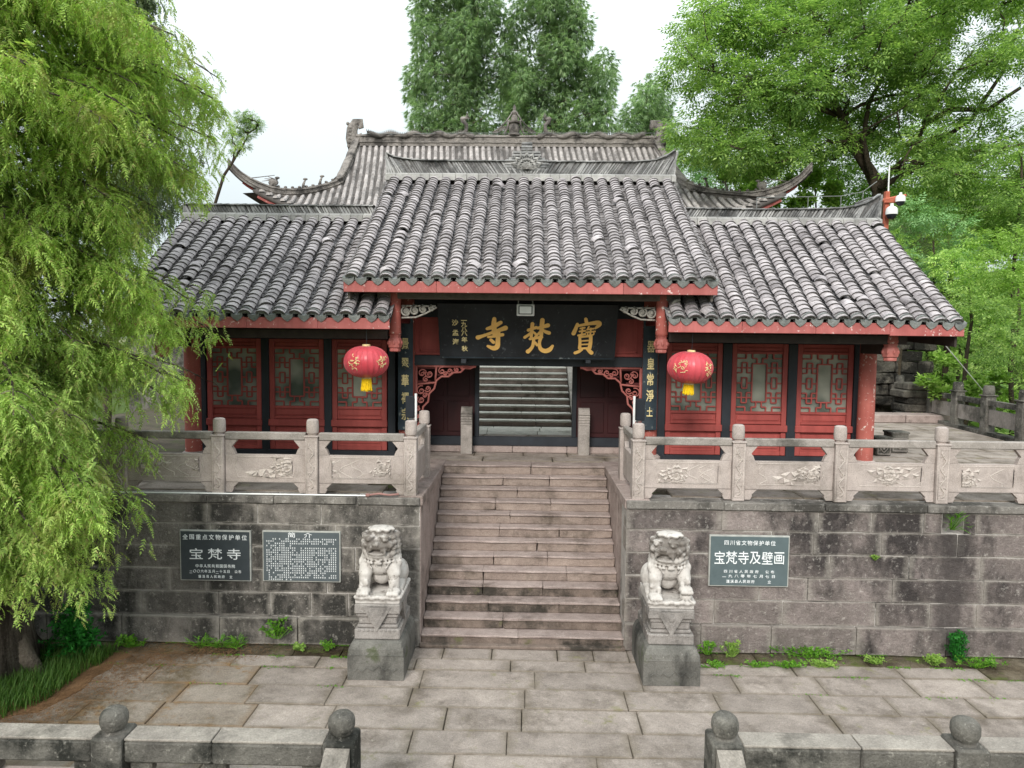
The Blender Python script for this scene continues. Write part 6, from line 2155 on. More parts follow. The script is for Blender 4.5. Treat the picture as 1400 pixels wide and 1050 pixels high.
PIN = [pinnate(i) for i in range(5)]
def tuft(seed, n=7):
    """rosette of leaves around +z for bushes"""
    rr = random.Random(seed); v = []; f = []
    for k in range(n):
        a = 2 * PI * k / n + rr.uniform(-.3, .3); el = rr.uniform(-.2, .9); l_ = rr.uniform(.6, 1.0); w_ = .17
        d = Vector((math.cos(a) * math.cos(el), math.sin(a) * math.cos(el), math.sin(el))); s_ = Vector((-math.sin(a), math.cos(a), 0))
        i = len(v); m_ = d * (l_ * .5) + Vector((0, 0, .06))
        v += [tuple(d * .08), tuple(m_ + s_ * w_), tuple(d * l_ - Vector((0, 0, .1 * l_))), tuple(m_ - s_ * w_)]
        f += [(i, i + 1, i + 3), (i + 1, i + 2, i + 3)]
    return np.array(v), np.array(f)


TUF = [tuft(i) for i in range(5)]
# hanging needle tuft for the far cypresses: narrow blades fanning along +x
def needles(seed, n=12):
    rr = random.Random(seed); v = []; f = []
    for k in range(n):
        a = rr.uniform(-.55, .55); e = rr.uniform(-.5, .5); l_ = rr.uniform(.6, 1.0); b0 = rr.uniform(0, .35)
        d = Vector((math.cos(a) * math.cos(e), math.sin(a), math.sin(e)))
        s_ = Vector((-math.sin(a), math.cos(a), rr.uniform(-.6, .6))) * .05
        i = len(v); o_ = Vector((b0, 0, 0))
        v += [tuple(o_ - s_ * 1.1), tuple(o_ + s_ * 1.1), tuple(o_ + d * l_)]
        f += [(i, i + 1, i + 2)]
    return np.array(v), np.array(f)


NED = [needles(i) for i in range(5)]

# ---- the big drooping conifer at the left
TC = np.array([-7.45, 9.45])
zk = [0.2, .5, .9, 1.4, 2.0, 2.5, 3.5, 4.0, 4.4, 4.9, 5.3, 5.9, 6.4, 7.0, 7.5, 8.1, 8.7, 9.8, 11, 13, 15]
rk = [.8, 1.2, 1.5, 1.8, 2.2, 2.6, 2.95, 3.1, 3.3, 3.15, 2.7, 2.6, 2.75, 3.25, 3.65, 3.7, 3.3, 2.5, 2.0, 1.3, .2]
def conifer():
    root = empty('conifer_tree', (TC[0], TC[1], -.1), label='huge light green drooping conifer filling the left edge of the view', cat='tree')
    b = MB(); pts = [(TC[0] + .1 * math.sin(k * .7), TC[1] + .05 * math.cos(k), -.1 + k * .95) for k in range(15)]
    rad = [.46 - .028 * k for k in range(15)]; rad[0] = .62; rad[1] = .46
    b.tube(pts, rad, 18)
    for k in range(6):
        a = k * 1.05; b.tube([(TC[0] + .3 * math.cos(a), TC[1] + .3 * math.sin(a), .7), (TC[0] + .55 * math.cos(a), TC[1] + .55 * math.sin(a), .15), (TC[0] + .8 * math.cos(a), TC[1] + .8 * math.sin(a), -.08)], [.16, .13, .05], 8)
    part('trunk', b, M['bark'], root, smooth=True)
    lb = MB(); dead = MB(); P = []; D = []; SC = []
    P2 = []; D2 = []; SC2 = []
    rr = random.Random(12)
    nb = 0
    for i in range(760):
        z_end = rr.uniform(1.5, 14.5) if i > 210 else (rr.uniform(1.7, 6.5) if i > 120 else rr.uniform(5.0, 9.4))
        az = rr.uniform(-PI, PI)
        front = math.sin(az) < .35           # towards the camera half
        if not front and rr.random() < .8: continue
        if z_end > 10.4 and rr.random() < .65: continue
        Rm = float(np.interp(z_end, zk, rk))
        # slow bulges so that the outline is uneven
        Rm *= 1 + .10 * math.sin(3 * az + z_end * 1.3) + .05 * math.sin(7 * az + 2 * z_end)
        Lr = Rm * rr.choice((rr.uniform(.45, .8), rr.uniform(.8, 1.0)))
        z_base = z_end + rr.uniform(-.2, .6) * min(1, Lr / 2)
        ca, sa = math.cos(az), math.sin(az)
        n = 9; pts = []
        for k in range(n + 1):
            u_ = k / n
            zz = z_base + .5 * math.sin(u_ * PI * .8) * Lr * .28 - (z_base - z_end) * u_ - .25 * u_ ** 3
            wob_ = .1 * math.sin(u_ * 5 + i)
            pts.append(Vector((TC[0] + ca * Lr * u_ - sa * wob_, TC[1] + sa * Lr * u_ + ca * wob_, zz)))
        lb.tube(pts, [.026 * (1 - .85 * k / n) + .004 for k in range(n + 1)], 5)
        nb += 1
        ntw = int(8 + Lr * 9)
        for q in range(ntw):
            u_ = rr.uniform(.12, 1.0) ** .7
            k = min(n - 1, int(u_ * n)); p = pts[k].lerp(pts[k + 1], u_ * n - k if u_ < 1 else 1)
            side = rr.choice((-1, 1)) * rr.uniform(.2, 1.5)
            dx, dy = math.cos(az + side), math.sin(az + side)
            tl_ = rr.uniform(.3, .95) * (1.15 - .45 * u_)
            # twig goes out then hangs down
            tw = [p]
            for m_ in range(1, 7):
                w__ = m_ / 6
                tw.append(p + Vector((dx * tl_ * .5 * math.sin(w__ * PI / 2), dy * tl_ * .5 * math.sin(w__ * PI / 2), .06 * w__ - tl_ * .9 * w__ ** 1.8)))
            if q % 5 == 0: (dead if rr.random() < .1 else lb).tube(tw[:5], [.008, .007, .006, .005, .003], 3)
            for m_ in range(1, 7):
                for s2 in range(3 if m_ > 2 else 2):
                    if rr.random() < .06: continue
                    pp_ = tw[m_]; dd = (tw[m_] - tw[m_ - 1]).normalized()
                    sd = rr.uniform(-PI, PI)
                    d_ = dd * .6 + Vector((math.cos(sd), math.sin(sd), rr.uniform(-.5, .4))) * .8
                    pp_ = pp_ + Vector((rr.gauss(0, .05), rr.gauss(0, .05), rr.gauss(0, .06)))
                    if pp_.y > 10.5 and pp_.z < ZP + .05: continue
                    if pp_.y > 11.85 and pp_.z < 7.6: continue
                    if pp_.z < .75 and (pp_.z < .1 or rr.random() < .7): continue
                    if (pp_.x - TC[0]) ** 2 + (pp_.y - TC[1]) ** 2 < 1.3 and rr.random() < .7: continue
                    if pp_.z > 10.2 and rr.random() < .5: continue
                    if pp_.y > TC[1] + .6 and rr.random() < .62: continue
                    if pp_.x < -9.0 and rr.random() < .95: continue
                    P.append(pp_); D.append(d_); SC.append(rr.uniform(.10, .21))
    # dangling sprays low at the front left, against the camera
    P = np.array(P); D = np.array(D); SC = np.array(SC)
    Fm = frame_from(D) @ axrot(0, rng.uniform(-.7, .7, len(P)))
    V_, F_ = scatter(SPR, P, Fm * SC[:, None, None])
    print('conifer sprays', len(P), 'tris', len(F_))
    part('limbs', lb, M['bark'], root, recalc=False, smooth=True)
    part('dead_twigs', dead, M['twig'], root, recalc=False, kind='stuff')
    npobj('crown', V_, F_, M['conifer'], root, (TC[0], TC[1], .2))


conifer()

# sparse grey-green sprays rising behind the conifer's right shoulder
def thin_tree():
    root = empty('thin_tree', (-9.3, 15.5, ZP), label='sparse grey green tree showing against the sky behind the conifer', cat='tree')
    b = MB(); b.tube([(-9.3, 15.5, ZP), (-9.1, 15.5, 6), (-8.8, 15.5, 10), (-8.5, 15.4, 13)], [.09, .08, .06, .03], 8)
    rr = random.Random(8); P = []; D = []; SC = []
    for i in range(70):
        z_ = rr.uniform(6.8, 12.4); az = rr.uniform(-1.4, 1.2)
        L = rr.uniform(.7, 1.9) * (1.1 if z_ < 10 else .75)
        p0 = Vector((-8.9, 15.5, z_ - .3)); p1 = p0 + Vector((math.cos(az) * L, math.sin(az) * L * .7, rr.uniform(.1, .7)))
        pts = [p0.lerp(p1, k / 5) + Vector((0, 0, .15 * math.sin(k))) for k in range(6)]
        b.tube(pts, [.03, .025, .02, .015, .01, .005], 4)
        for q in range(46):
            u_ = rr.uniform(.3, 1); p = p0.lerp(p1, u_)
            P.append(p + Vector((rr.gauss(0, .12), rr.gauss(0, .12), rr.gauss(0, .12)))); D.append((rr.uniform(-1, 1), rr.uniform(-1, 1), -rr.uniform(.2, 1.4))); SC.append(rr.uniform(.2, .36))
    P = np.array(P); Fm = frame_from(np.array(D)) @ axrot(0, rng.uniform(-1, 1, len(P)))
    V_, F_ = scatter(SPR, P, Fm * np.array(SC)[:, None, None])
    part('trunk', b, M['bark'], root, recalc=False)
    npobj('crown', V_, F_, M['conifer2'], root, (-8.9, 15.5, 7))


thin_tree()

# ---- generic crowns from clumps
def leafy(name, root, clumps, tmpl, mat, size, dens, flat=.75, hang=0.0, seed=1, nm='crown'):
    """clumps: list of (centre, radius); leaves lie through the outer part of each clump"""
    g = np.random.default_rng(seed)
    Ps = []; Ds = []
    for (c, r_) in clumps:
        n = int(dens * r_ * r_)
        d = g.normal(size=(n, 3)); d /= np.linalg.norm(d, axis=1, keepdims=True)
        rad = r_ * g.uniform(.25, 1.0, n) ** .45 * (1 + .18 * np.sin(5 * d[:, 0] + c[0]) * np.cos(4 * d[:, 2] + c[2]))
        p = d * rad[:, None] * np.array([1, 1, flat]) + np.array(c)
        Ps.append(p)
        dd = d + g.normal(size=(n, 3)) * .45
        dd[:, 2] = dd[:, 2] * .5 - hang
        Ds.append(dd)
    P = np.concatenate(Ps); D = np.concatenate(Ds)
    Fm = frame_from(D) @ axrot(0, g.uniform(-.6, .6, len(P)))
    sc = size * g.uniform(.7, 1.25, len(P))
    V_, F_ = scatter(tmpl, P, Fm * sc[:, None, None], g.integers(0, len(tmpl), len(P)))
    lo = P.mean(0)
    print(name, 'leaves', len(P), 'tris', len(F_))
    return npobj(nm, V_, F_, mat, root, tuple(lo))


def broad_tree(name, lab, trunk_pts, trunk_r, clump_px, mat, tmpl, size, dens, seed, group=None, hang=0.1, limb=None, bark='barkdark', flat=.7):
    limb = ('leafy' not in name) if limb is None else limb
    """clump_px: (px, py, radius px, depth)"""
    b0 = trunk_pts[0]
    root = empty(name, b0, label=lab, cat='tree' if 'bush' not in name and 'shrub' not in name else 'bush', group=group)
    cl = []
    for (px, py, rp, Y) in clump_px:
        c = at(px, py, Y); cl.append((tuple(c), rp * Y / FPX))
    b = MB(); b.tube(trunk_pts, trunk_r, 10)
    if limb:
        rr = random.Random(seed)
        nodes = [(Vector(p), r_) for p, r_ in zip(trunk_pts, trunk_r)][len(trunk_pts) // 2:]
        for (c, r_) in sorted(cl, key=lambda q: (Vector(q[0]) - Vector(trunk_pts[-1])).length):
            c = Vector(c)
            nd = min(nodes, key=lambda q: (q[0] - c).length + (0 if q[0].z < c.z else 2))
            p0, rr0 = nd
            m1 = p0.lerp(c, .35) + Vector((rr.uniform(-.3, .3), rr.uniform(-.3, .3), rr.uniform(-.2, .4))) * r_
            m2 = p0.lerp(c, .7) + Vector((rr.uniform(-.3, .3), rr.uniform(-.3, .3), rr.uniform(-.1, .3))) * r_
            ra = max(.035, rr0 * .62)
            b.tube([p0, m1, m2, c], [ra, ra * .8, ra * .6, ra * .4], 6)
            nodes.append((m2, ra * .65)); nodes.append((c, ra * .45))
            for q in range(3):
                e = c + Vector((rr.uniform(-1, 1), rr.uniform(-1, 1), rr.uniform(-.3, 1))) * r_ * .9
                b.tube([c, c.lerp(e, .5) + Vector((0, 0, .1)), e], [ra * .35, ra * .2, .01], 4)
    part('trunk', b, M[bark], root, recalc=False, smooth=True)
    leafy(name, root, cl, tmpl, M[mat], size, dens, hang=hang, seed=seed, flat=flat)
    return root


# far cypresses behind the hall: many stacked upright clumps
def cyp(lab, rowsdef, Y, seed, dens=26, size=.62, tr=None, group='dark cypresses behind the temple hall'):
    rr = random.Random(seed); cl = []
    for (y, xa, xb) in rowsdef:
        w_ = xb - xa; n = max(1, int(w_ / 26))
        for k in range(n):
            px = xa + w_ * (k + .5) / n + rr.uniform(-5, 5)
            edge = abs((px - (xa + xb) / 2) / (w_ / 2))
            for dd in ((0,) if edge > .8 else (-1.2, 0)):
                cl.append((px + rr.uniform(-7, 7), y + rr.uniform(-11, 11), rr.uniform(11, 27) * (1 - .3 * edge), Y + dd + rr.uniform(-1.2, .9)))
    cx = sum((a + b_) / 2 for _, a, b_ in rowsdef) / len(rowsdef)
    base = at(cx, 300, Y); tp = at(cx, rowsdef[0][0] + 20, Y)
    n = 8
    tp_ = [(base.x + .15 * math.sin(k), Y, 3 + (tp.z - 3) * k / n) for k in range(n + 1)]
    return broad_tree('cypress_tree', lab, tp_, [.38 - .04 * k for k in range(n + 1)], cl, 'cypress', NED, size, dens, seed, group=group, hang=.9, limb=True, bark='bark', flat=1.5)


cyp('tall dark green cypress left of centre behind the hall ridge',
    [(-30, 580, 668), (0, 574, 684), (25, 568, 698), (50, 562, 704), (78, 556, 706), (105, 554, 704), (132, 556, 696), (160, 560, 680), (188, 566, 672), (215, 574, 668)], 45, 3, dens=250, size=.38)
cyp('tall dark green cypress right of centre behind the hall ridge',
    [(-30, 716, 780), (0, 706, 792), (25, 698, 800), (50, 696, 815), (78, 692, 834), (105, 694, 840), (132, 696, 842), (160, 696, 842), (188, 700, 840), (215, 704, 836)], 44, 4, dens=250, size=.38)
cyp('short cypress between the two tall ones, low behind the ridge', [(110, 676, 712), (140, 668, 716), (175, 664, 720), (205, 664, 722)], 50, 5, dens=200, size=.42)
cyp('small pale distant cypress right of the tall pair', [(135, 862, 892), (160, 852, 905), (185, 848, 912), (210, 845, 916)], 62, 6, dens=150, size=.5)
cyp('slim pale distant cypress in the gap before the broadleaf tree', [(150, 892, 910), (175, 888, 915), (200, 886, 920)], 66, 9, dens=150, size=.5)

# ---- large broadleaf tree at the right
rr = random.Random(17)
tb = at(1203, 300, 30)
tp_ = [(tb.x, 30, 3.2), (tb.x + .1, 30, 6), tuple(at(1203, 262, 30)), tuple(at(1190, 235, 30)), tuple(at(1170, 205, 29.8)), tuple(at(1150, 160, 29.5)), tuple(at(1130, 110, 29.2)), tuple(at(1110, 60, 29.0))]
cl = []
rowsd = [(-30, 1010, 1400), (-5, 975, 1400), (25, 950, 1310), (50, 935, 1290), (75, 930, 1270), (100, 928, 1262), (125, 925, 1258), (150, 925, 1250), (175, 928, 1215), (200, 935, 1180), (225, 960, 1160)]
for (y, xa, xb) in rowsd:
    n = int((xb - xa) / 30)
    for k in range(n):
        px = xa + (xb - xa) * (k + .5) / n
        if rr.random() < .12: continue
        cl.append((px + rr.uniform(-10, 10), y + rr.uniform(-10, 10), rr.uniform(19, 33), 30 + rr.uniform(-3.2, 2.5)))
for k in range(75):
    cl.append((rr.uniform(1230, 1430), rr.uniform(-20, 265), rr.uniform(10, 20), 29 + rr.uniform(-2.5, 2.5)))
big = broad_tree('broadleaf_tree', 'large bright green broadleaf tree with dark spreading limbs behind the right wing', tp_, [.4, .34, .3, .24, .2, .15, .1, .06], cl, 'broad', PIN, .52, 230, 21, hang=.05, flat=.6)
# its bare dark limbs reaching right
b = MB()
for L_ in (((1203, 258), (1222, 230), (1250, 205), (1268, 160), (1300, 110), (1330, 70)), ((1205, 255), (1250, 232), (1300, 226), (1360, 208), (1400, 196)),
           ((1222, 232), (1262, 222), (1310, 214), (1350, 202)), ((1262, 170), (1300, 150), (1350, 150), (1395, 120)), ((1190, 240), (1180, 190), (1188, 140), (1215, 90), (1228, 40)), ((1250, 205), (1290, 190), (1330, 160), (1370, 100), (1392, 40))):
    pts = [tuple(at(px, py, 29.6 - i * .2)) for i, (px, py) in enumerate(L_)]
    b.tube(pts, [.125 - .019 * i for i in range(len(pts))], 7)
part('bare_limbs', b, M['barkdark'], big, recalc=False, smooth=True)
# second trees of the wooded slope
def wood(lab, rows_, Y, seed, mat, tmpl, size, dens, trunkpx, jit=2.0, nm='broadleaf_tree', rad=(14, 26), group='trees and bushes on the right hand slope', zfoot=None, flat=.65, ty=None):
    rr = random.Random(seed); cl = []
    for (y, xa, xb) in rows_:
        n = max(1, int((xb - xa) / 26))
        for k in range(n):
            px = xa + (xb - xa) * (k + .5) / n
            if rr.random() < .1: continue
            cl.append((px + rr.uniform(-9, 9), y + rr.uniform(-9, 9), rr.uniform(*rad), Y + rr.uniform(-jit, jit)))
    t0 = at(trunkpx[0], trunkpx[1], Y); zf = hz(t0.x, Y) if zfoot is None else zfoot
    top = at(trunkpx[0], (rows_[0][0] + rows_[-1][0]) / 2, Y)
    tp_ = [(t0.x + .08 * math.sin(k * 2), Y, zf - .1 + (top.z - zf) * k / 5) for k in range(6)]
    return broad_tree(nm, lab, tp_, [.09, .08, .07, .06, .05, .03], cl, mat, tmpl, size, dens, seed, group=group, hang=.05, flat=flat, limb=False)


wood('darker green tree filling the gap below the big broadleaf crown', [(180, 925, 1290), (210, 940, 1300), (240, 990, 1300), (268, 1090, 1300)], 36, 31, 'broad', PIN, .6, 150, (1145, 260), 2.5)
wood('lime green shrub with fresh leaves behind the swept eave of the hall', [(212, 1010, 1050), (235, 985, 1075), (258, 975, 1085), (280, 985, 1100)], 33, 32, 'bushlime', TUF, .34, 300, (1030, 290), 1.0, nm='leafy_shrub', rad=(11, 18), zfoot=ZP + 2.5)
wood('low lime green shrub just right of the swept eave tip', [(235, 1090, 1130), (258, 1085, 1145), (276, 1090, 1150)], 31.5, 33, 'bushlime', TUF, .34, 300, (1115, 290), .8, nm='leafy_shrub', rad=(10, 15), zfoot=ZP)
wood('tall green tree crown against the right edge above the slope', [(60, 1330, 1400), (90, 1340, 1440), (205, 1290, 1440), (235, 1270, 1440), (262, 1290, 1440), (290, 1330, 1440), (320, 1350, 1440)], 27, 34, 'broad', PIN, .42, 330, (1390, 330), 2.0)
wood('grey green bush directly behind the camera pole', [(285, 1225, 1300), (310, 1225, 1330), (340, 1232, 1345), (365, 1245, 1340)], 26, 35, 'bushgrey', PIN, .36, 420, (1275, 380), 1.2, nm='leafy_bush', rad=(12, 20))
wood('deep green bush at the middle of the right slope', [(355, 1270, 1345), (380, 1285, 1350), (405, 1305, 1360), (430, 1325, 1370)], 23.5, 36, 'bush', PIN, .34, 450, (1325, 440), 1.0, nm='leafy_bush', rad=(14, 22))
wood('leafy bush with yellow green tips at the right edge of the slope', [(330, 1340, 1440), (360, 1340, 1440), (395, 1350, 1440), (430, 1360, 1440)], 22, 37, 'bushlime', PIN, .34, 400, (1390, 440), 1.5, nm='leafy_bush', rad=(16, 24))
wood('broad mass of leaves beside the right end of the eave', [(440, 1262, 1320), (465, 1262, 1360), (492, 1262, 1380)], 25, 38, 'bush', PIN, .32, 450, (1310, 520), 1.0, nm='leafy_bush', rad=(13, 20))
wood('dark dense bush behind the old balustrade at the right edge', [(425, 1340, 1440), (455, 1345, 1440), (485, 1355, 1440), (515, 1365, 1440), (540, 1372, 1440)], 19.5, 39, 'broad', PIN, .3, 450, (1400, 560), 1.2, nm='leafy_bush', rad=(16, 25))
wood('pale yellow green shrub behind the middle posts of the old balustrade', [(498, 1262, 1350), (520, 1262, 1375), (542, 1280, 1385), (562, 1320, 1400)], 21.5, 40, 'bushlime', TUF, .24, 420, (1320, 560), .7, nm='leafy_shrub', rad=(10, 16))
wood('distant hazy green tree low between hall and slope', [(225, 925, 985), (250, 930, 985)], 44, 41, 'bushgrey', PIN, .6, 150, (955, 290), 1.0, zfoot=5)

wood('wide thicket of bright leaves high on the slope behind the other bushes', [(280, 1270, 1420), (310, 1270, 1420), (340, 1290, 1420), (375, 1300, 1420), (410, 1290, 1420), (445, 1280, 1420), (475, 1270, 1420), (505, 1262, 1420)], 29, 47, 'bush', PIN, .46, 120, (1340, 480), 1.0, nm='leafy_bush', rad=(18, 28))
wood('narrow yellow green bush beside the slope of the right wing roof', [(300, 1205, 1235), (325, 1208, 1240), (350, 1212, 1246), (380, 1222, 1256), (405, 1235, 1268)], 24, 43, 'bushlime', PIN, .26, 420, (1235, 420), .8, nm='leafy_bush', rad=(10, 16))
pc = at(1300, 345, 24.6); r_ = empty('palm', (pc.x, 24.6, hz(pc.x, 24.6)), label='small yellowish palm with arching fronds on the slope right of the camera pole', cat='palm')
b = MB(); b.tube([(pc.x, 24.6, hz(pc.x, 24.6)), (pc.x + .05, 24.6, pc.z)], [.11, .08], 8); part('trunk', b, M['barkdark'], r_)
rr = random.Random(6)
for k in range(11):
    a_ = 2 * PI * k / 11 + rr.uniform(-.2, .2); q = MB(); L = rr.uniform(.55, .85); el = rr.uniform(.1, .9)
    pts = [Vector((pc.x + math.cos(a_) * L * u_ , 24.6 + math.sin(a_) * L * u_, pc.z + el * L * u_ - 1.0 * L * u_ * u_)) for u_ in [i / 9 for i in range(10)]]
    q.tube(pts, [.02 * (1 - .8 * i / 9) for i in range(10)], 4)
    for i in range(1, 10):
        sd_ = Vector((-math.sin(a_), math.cos(a_), 0))
        for sg in (-1, 1):
            for h in (0, .5):
                p0 = pts[i] if h == 0 else pts[i].lerp(pts[i - 1], .5)
                ll = .28 * math.sin(PI * min(1, (i + 1) / 11)) + .08
                tip = p0 + sd_ * sg * ll * .8 + (pts[i] - pts[i - 1]).normalized() * ll * .5 - Vector((0, 0, ll * .45)); w_ = (pts[i] - pts[i - 1]).normalized() * .02
                q.add([p0 - w_, p0 + w_, tip], [(0, 1, 2)])
    part('frond', q, M['bush'], r_, recalc=False)
# leaves filling the slope floor so no bare earth shows
g = np.random.default_rng(77)
n = 3500
X_ = 12.9 + (40 - 12.9) * g.random(n) ** 1.3; Y_ = 9 + 34 * g.random(n)
Z_ = np.array([hz(x, y) for x, y in zip(X_, Y_)]) + g.uniform(0, .8, n)
P = np.stack([X_, Y_, Z_], 1); D = g.normal(size=(n, 3)); D[:, 2] = abs(D[:, 2]) * .6
V_, F_ = scatter(TUF, P, frame_from(D) * g.uniform(.3, .65, n)[:, None, None])
o = npobj('undergrowth', V_, F_, M['bush'], None, (20, 20, 2), kind='stuff')

# the far wooded slope that reads as one mass
g = np.random.default_rng(78); rr = random.Random(78)
cl = []
for k in range(80):
    y = rr.uniform(29, 47); x = rr.uniform(13.5, 44)
    if x / y < .33: continue
    cl.append(((x, y, hz(x, y) + rr.uniform(.3, 2.4)), rr.uniform(.8, 1.7)))
leafy('hillside_woods', None, cl, PIN, M['bush'], .7, 60, nm='hillside_woods', seed=78)['kind'] = 'stuff'

# sprig of a tree left of the hall, with its bare branch
sx_ = [at(352, 163, 22), at(340, 185, 22), at(318, 222, 22), at(306, 240, 22)]
broad_tree('young_tree', 'small fresh green tree top poking out beside the conifer against the sky',
           [(sx_[3].x - 1.4, 22, ZP), (sx_[3].x - 1.0, 22, 6.5), tuple(sx_[3]), tuple(sx_[2]), tuple(sx_[1])], [.06, .05, .045, .035, .02],
           [(345, 165, 11, 22), (333, 160, 10, 22), (326, 176, 10, 22), (338, 182, 9, 22), (352, 172, 6, 22), (318, 188, 9, 22.3), (334, 198, 7, 22), (322, 205, 6, 22)], 'broad', PIN, .16, 2600, 51, limb=True)

# ---- small plants at the wall foot
def weed(px, py, Y, h, lab, n=60, mat='weed', size=.07, spread=.12, seed=0, tm=None, group=None, z=None):
    c = at(px, py, Y); z = c.z if z is None else z
    r_ = empty('weed', (c.x, Y, z), label=lab, cat='plant', group=group)
    g = np.random.default_rng(seed + int(px))
    P = np.stack([c.x + g.normal(0, spread, n), Y + g.normal(0, spread * .4, n), z + .02 + h * g.random(n) ** .8], 1)
    P[:, 1] = np.minimum(P[:, 1], YW - .07)
    D = P - np.array([c.x, Y, z - .05]); D += g.normal(0, .08, (n, 3))
    V_, F_ = scatter(tm or TUF, P, frame_from(D) * (size * g.uniform(.7, 1.3, n))[:, None, None])
    npobj('leaves', V_, F_, M[mat], r_, (c.x, Y, z))
    b = MB()
    for k in range(0, min(n, 24)):
        b.tube([(c.x + (P[k][0] - c.x) * .2, Y, z), tuple(P[k])], .004, 3)
    part('stems', b, M[mat], r_)
    return r_


weed(378, 868, 10.48, .28, 'bright green leafy weed growing out of the left wall foot', 34, size=.08, spread=.12, z=.12)
weed(275, 880, 10.42, .09, 'left end of a fern strip at the foot of the left wall', 50, 'weed', .085, .12, tm=SPR, z=0)
weed(302, 879, 10.42, .10, 'middle of the low fern strip under the text plaque wall', 50, 'weed', .085, .13, tm=SPR, z=0)
weed(322, 878, 10.40, .10, 'right end of a fern strip at the foot of the left wall', 40, 'weed', .085, .08, tm=SPR, z=0)
weed(175, 885, 10.35, .14, 'small weed beside the rust coloured needle litter', 26, 'weed', .09, .10, z=0)
weed(447, 880, 10.35, .14, 'tiny weed in a paving joint near the left lion', 12, 'weed', .07, .05, z=0)
weed(410, 884, 10.35, .06, 'small flat weed midway between wall fern and left lion', 14, 'bushlime', .06, .06, z=0)
weed(125, 875, 10.45, .12, 'dark weed at the foot of the wall nearest the conifer', 20, 'darkweed', .08, .10, z=0)
weed(1309, 880, 10.40, .42, 'upright leafy weed at the foot of the right wall below the drain', 60, 'darkweed', .08, .07, z=0)
weed(1277, 893, 10.25, .12, 'low yellow green weed left of the upright weed', 50, 'bushlime', .06, .09, z=0)
weed(1340, 898, 10.2, .10, 'low spreading weed right of the upright weed', 50, 'weed', .06, .16, z=0)
weed(1105, 884, 10.45, .10, 'wide carpet of tiny weeds under the right hand wall', 150, 'weed', .05, .30, z=0)
weed(1002, 885, 10.40, .20, 'tall thin weed at the foot of the wall right of the lion', 26, 'bushlime', .07, .07, z=0)
weed(968, 882, 10.45, .18, 'thin weed directly right of the right lion pedestal', 22, 'weed', .06, .06, z=0)
weed(1080, 903, 10.10, .05, 'flat weed in the first paving joint under the plaque wall', 50, 'weed', .055, .12, z=0)
weed(1125, 904, 10.10, .06, 'bright low weed in the paving joint right of the plaque', 50, 'bushlime', .055, .12, z=0)
weed(1197, 898, 10.25, .07, 'pale low weed on the paving midway along the right wall', 34, 'bushlime', .055, .09, z=0)
weed(975, 906, 10.05, .05, 'small moss like weed beside the right pedestal base', 30, 'weed', .05, .10, z=0)
weed(1034, 905, 10.08, .05, 'small moss like weed between pedestal and plaque', 30, 'weed', .05, .08, z=0)
weed(1301, 716, 10.62, .22, 'drooping fern growing from the drain gap in the right wall', 36, 'weed', .09, .07, tm=SPR, z=1.84)
weed(1196, 766, 10.56, .05, 'tiny yellow weed rooted in a joint of the right wall', 14, 'bushlime', .045, .04)
for (px, py) in ((645, 925), ):
    pass

# sapling, soil, litter and grass under the conifer
r_ = empty('sapling', (-6.55, 9.95, 0), label='deep green leafy sapling beside the conifer trunk', cat='sapling')
g = np.random.default_rng(5); n = 260
hh = g.random(n)
P = np.stack([-6.55 + g.normal(0, .16, n) * (1.25 - hh * .7), 9.95 + g.normal(0, .12, n), .08 + .72 * hh], 1)
V_, F_ = scatter(TUF, P, frame_from(g.normal(size=(n, 3))) * g.uniform(.06, .13, n)[:, None, None])
npobj('leaves', V_, F_, M['darkweed'], r_, (-6.55, 9.95, 0))
b = MB()
for k in range(8): b.tube([(-6.55, 9.95, 0), tuple(P[k])], .008, 4)
part('stems', b, M['darkweed'], r_)
def outline(px_list): return [atz(px, py, .0) for px, py in px_list]
b = MB(); pts = outline([(-120, 990), (-20, 980), (20, 968), (52, 964), (84, 948), (112, 934), (128, 918), (152, 906), (158, 896), (182, 890), (170, 884), (100, 884), (0, 884), (-160, 884)])
lay = [(p.x, min(p.y, YW - .08), .012) for p in pts]
b.add(lay + [(x, y, -.02) for x, y, z in lay], [tuple(range(len(lay)))] + [(i, (i + 1) % len(lay), len(lay) + (i + 1) % len(lay), len(lay) + i) for i in range(len(lay))])
part('needle_litter', b, M['soil'], None, kind='stuff')
# loose litter along its edge
n = 9000
ex_ = [(-40, 990), (60, 968), (120, 940), (160, 915), (195, 893), (240, 884), (330, 884)]
A = np.array([tuple(atz(px, py, 0)) for px, py in ex_])
t_ = g.random(n) * (len(A) - 1.001); i_ = t_.astype(int); fr = (t_ - i_)[:, None]
P = A[i_] * (1 - fr) + A[i_ + 1] * fr; P[:, 0] += g.normal(-.1, .38, n); P[:, 1] += g.normal(0, .2, n); P[:, 1] = np.minimum(P[:, 1], YW - .08); P[:, 2] = .016
bl_t = [(np.array([(0, -.06, 0), (1, 0, .05), (0, .06, .02)]), np.array([(0, 1, 2)]))]
a_ = g.uniform(0, 6.28, n)
V_, F_ = scatter(bl_t, P, rotz(a_) * g.uniform(.03, .08, n)[:, None, None])
npobj('fallen_needles', V_, F_, M['soil'], None, (-5, 9.5, 0), kind='stuff')
# brown debris against the wall feet
n = 5200
P = np.stack([np.where(g.random(n) < .5, g.uniform(-6.4, -2.3, n), g.uniform(2.4, 8.5, n)), YW - .07 - abs(g.normal(0, .14, n)), np.full(n, .014)], 1)
V_, F_ = scatter(bl_t, P, rotz(g.uniform(0, 6.28, n)) * g.uniform(.02, .06, n)[:, None, None])
npobj('leaf_debris', V_, F_, M['joint'], None, (0, 10.4, 0), kind='stuff')
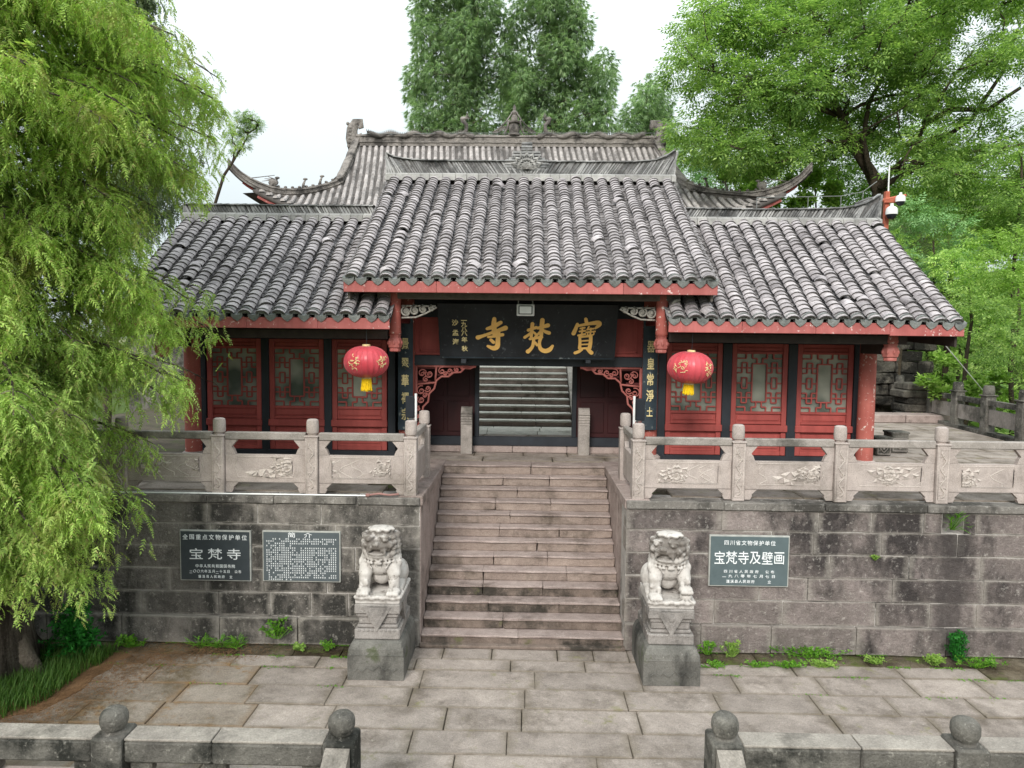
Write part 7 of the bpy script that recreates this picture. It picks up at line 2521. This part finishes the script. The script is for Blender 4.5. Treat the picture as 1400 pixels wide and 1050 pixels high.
# moss and tiny weeds in the joints nearest the wall
n = 5200
xs_ = np.where(g.random(n) < .35, g.uniform(-6.2, -2.4, n), g.uniform(2.4, 9.5, n))
row = np.array([10.59, 10.16, 9.82, 9.30])[g.choice(4, n, p=[.45, .35, .14, .06])]
clump = np.sin(xs_ * 3.1 + row * 7) + np.sin(xs_ * 7.7 + row)
P = np.stack([xs_, row - abs(g.normal(0, .03, n)), np.full(n, .004)], 1)[clump > .35]
P[:, 1] = np.minimum(P[:, 1], YW - .075)
V_, F_ = scatter(TUF, P, frame_from(g.normal(size=(len(P), 3)) * np.array([1, 1, .4])) * g.uniform(.012, .032, len(P))[:, None, None])
npobj('moss', V_, F_, M['weed'], None, (0, 10.3, 0), kind='stuff')
# grass on the soil
n = 16000
gx = g.uniform(-9.6, -5.9, n); gy = g.uniform(8.3, 10.2, n)
lim = np.array([(atz(px, py, 0).x, atz(px, py, 0).y) for px, py in ((-120, 990), (0, 974), (55, 956), (92, 936), (118, 910))])
yl = np.interp(gx, lim[:, 0], lim[:, 1])
yl = yl + .12 * np.sin(gx * 9) + g.normal(0, .05, n)
k_ = (gy > yl) & (gx < lim[:, 0].max()) & ((gx + 7.45) ** 2 + (gy - 9.45) ** 2 > .3)
P = np.stack([gx, gy, np.full(n, .01)], 1)[k_]
blade = [(np.array([(-.03, 0, 0), (.03, 0, 0), (.02 + q * .03, .1, .55), (-.02 + q * .03, .1, .55), (q * .1, .3 + .1 * q, 1)]), np.array([(0, 1, 2), (0, 2, 3), (3, 2, 4)])) for q in range(3)]
V_, F_ = scatter(blade, P, rotz(g.uniform(0, 6.28, len(P))) * g.uniform(.09, .22, len(P))[:, None, None])
npobj('grass', V_, F_, M['grass'], None, (-7.5, 9.3, 0), kind='stuff')

# grass tufts on the wing roof and twigs are left to the tiles; a tether wire at the far right
b = MB(); p0 = at(1278, 455, 15.5); p1 = at(1345, 535, 19.5)
b.tube([tuple(p0), tuple(p1)], .012, 4)
part('guy_wire', b, M['metal'], None, label='pale guy wire slanting down from the right eave to the old balustrade', cat='wire')
# everything that stands on the lower terrace sits at its level, 9 cm under the datum
for o in list(bpy.data.objects):
    if o.parent is None and o.name.split('.')[0] in ('pavement', 'terrace', 'lion_pedestal', 'stone_lion', 'front_balustrade', 'approach_steps', 'sapling', 'needle_litter', 'fallen_needles', 'leaf_debris', 'grass', 'moss'):
        o.location.z -= .09
    elif o.parent is None and o.name.split('.')[0] == 'weed' and o.location.z < .3:
        o.location.z -= .09
for me in list(bpy.data.meshes):
    if me.users == 0: bpy.data.meshes.remove(me)
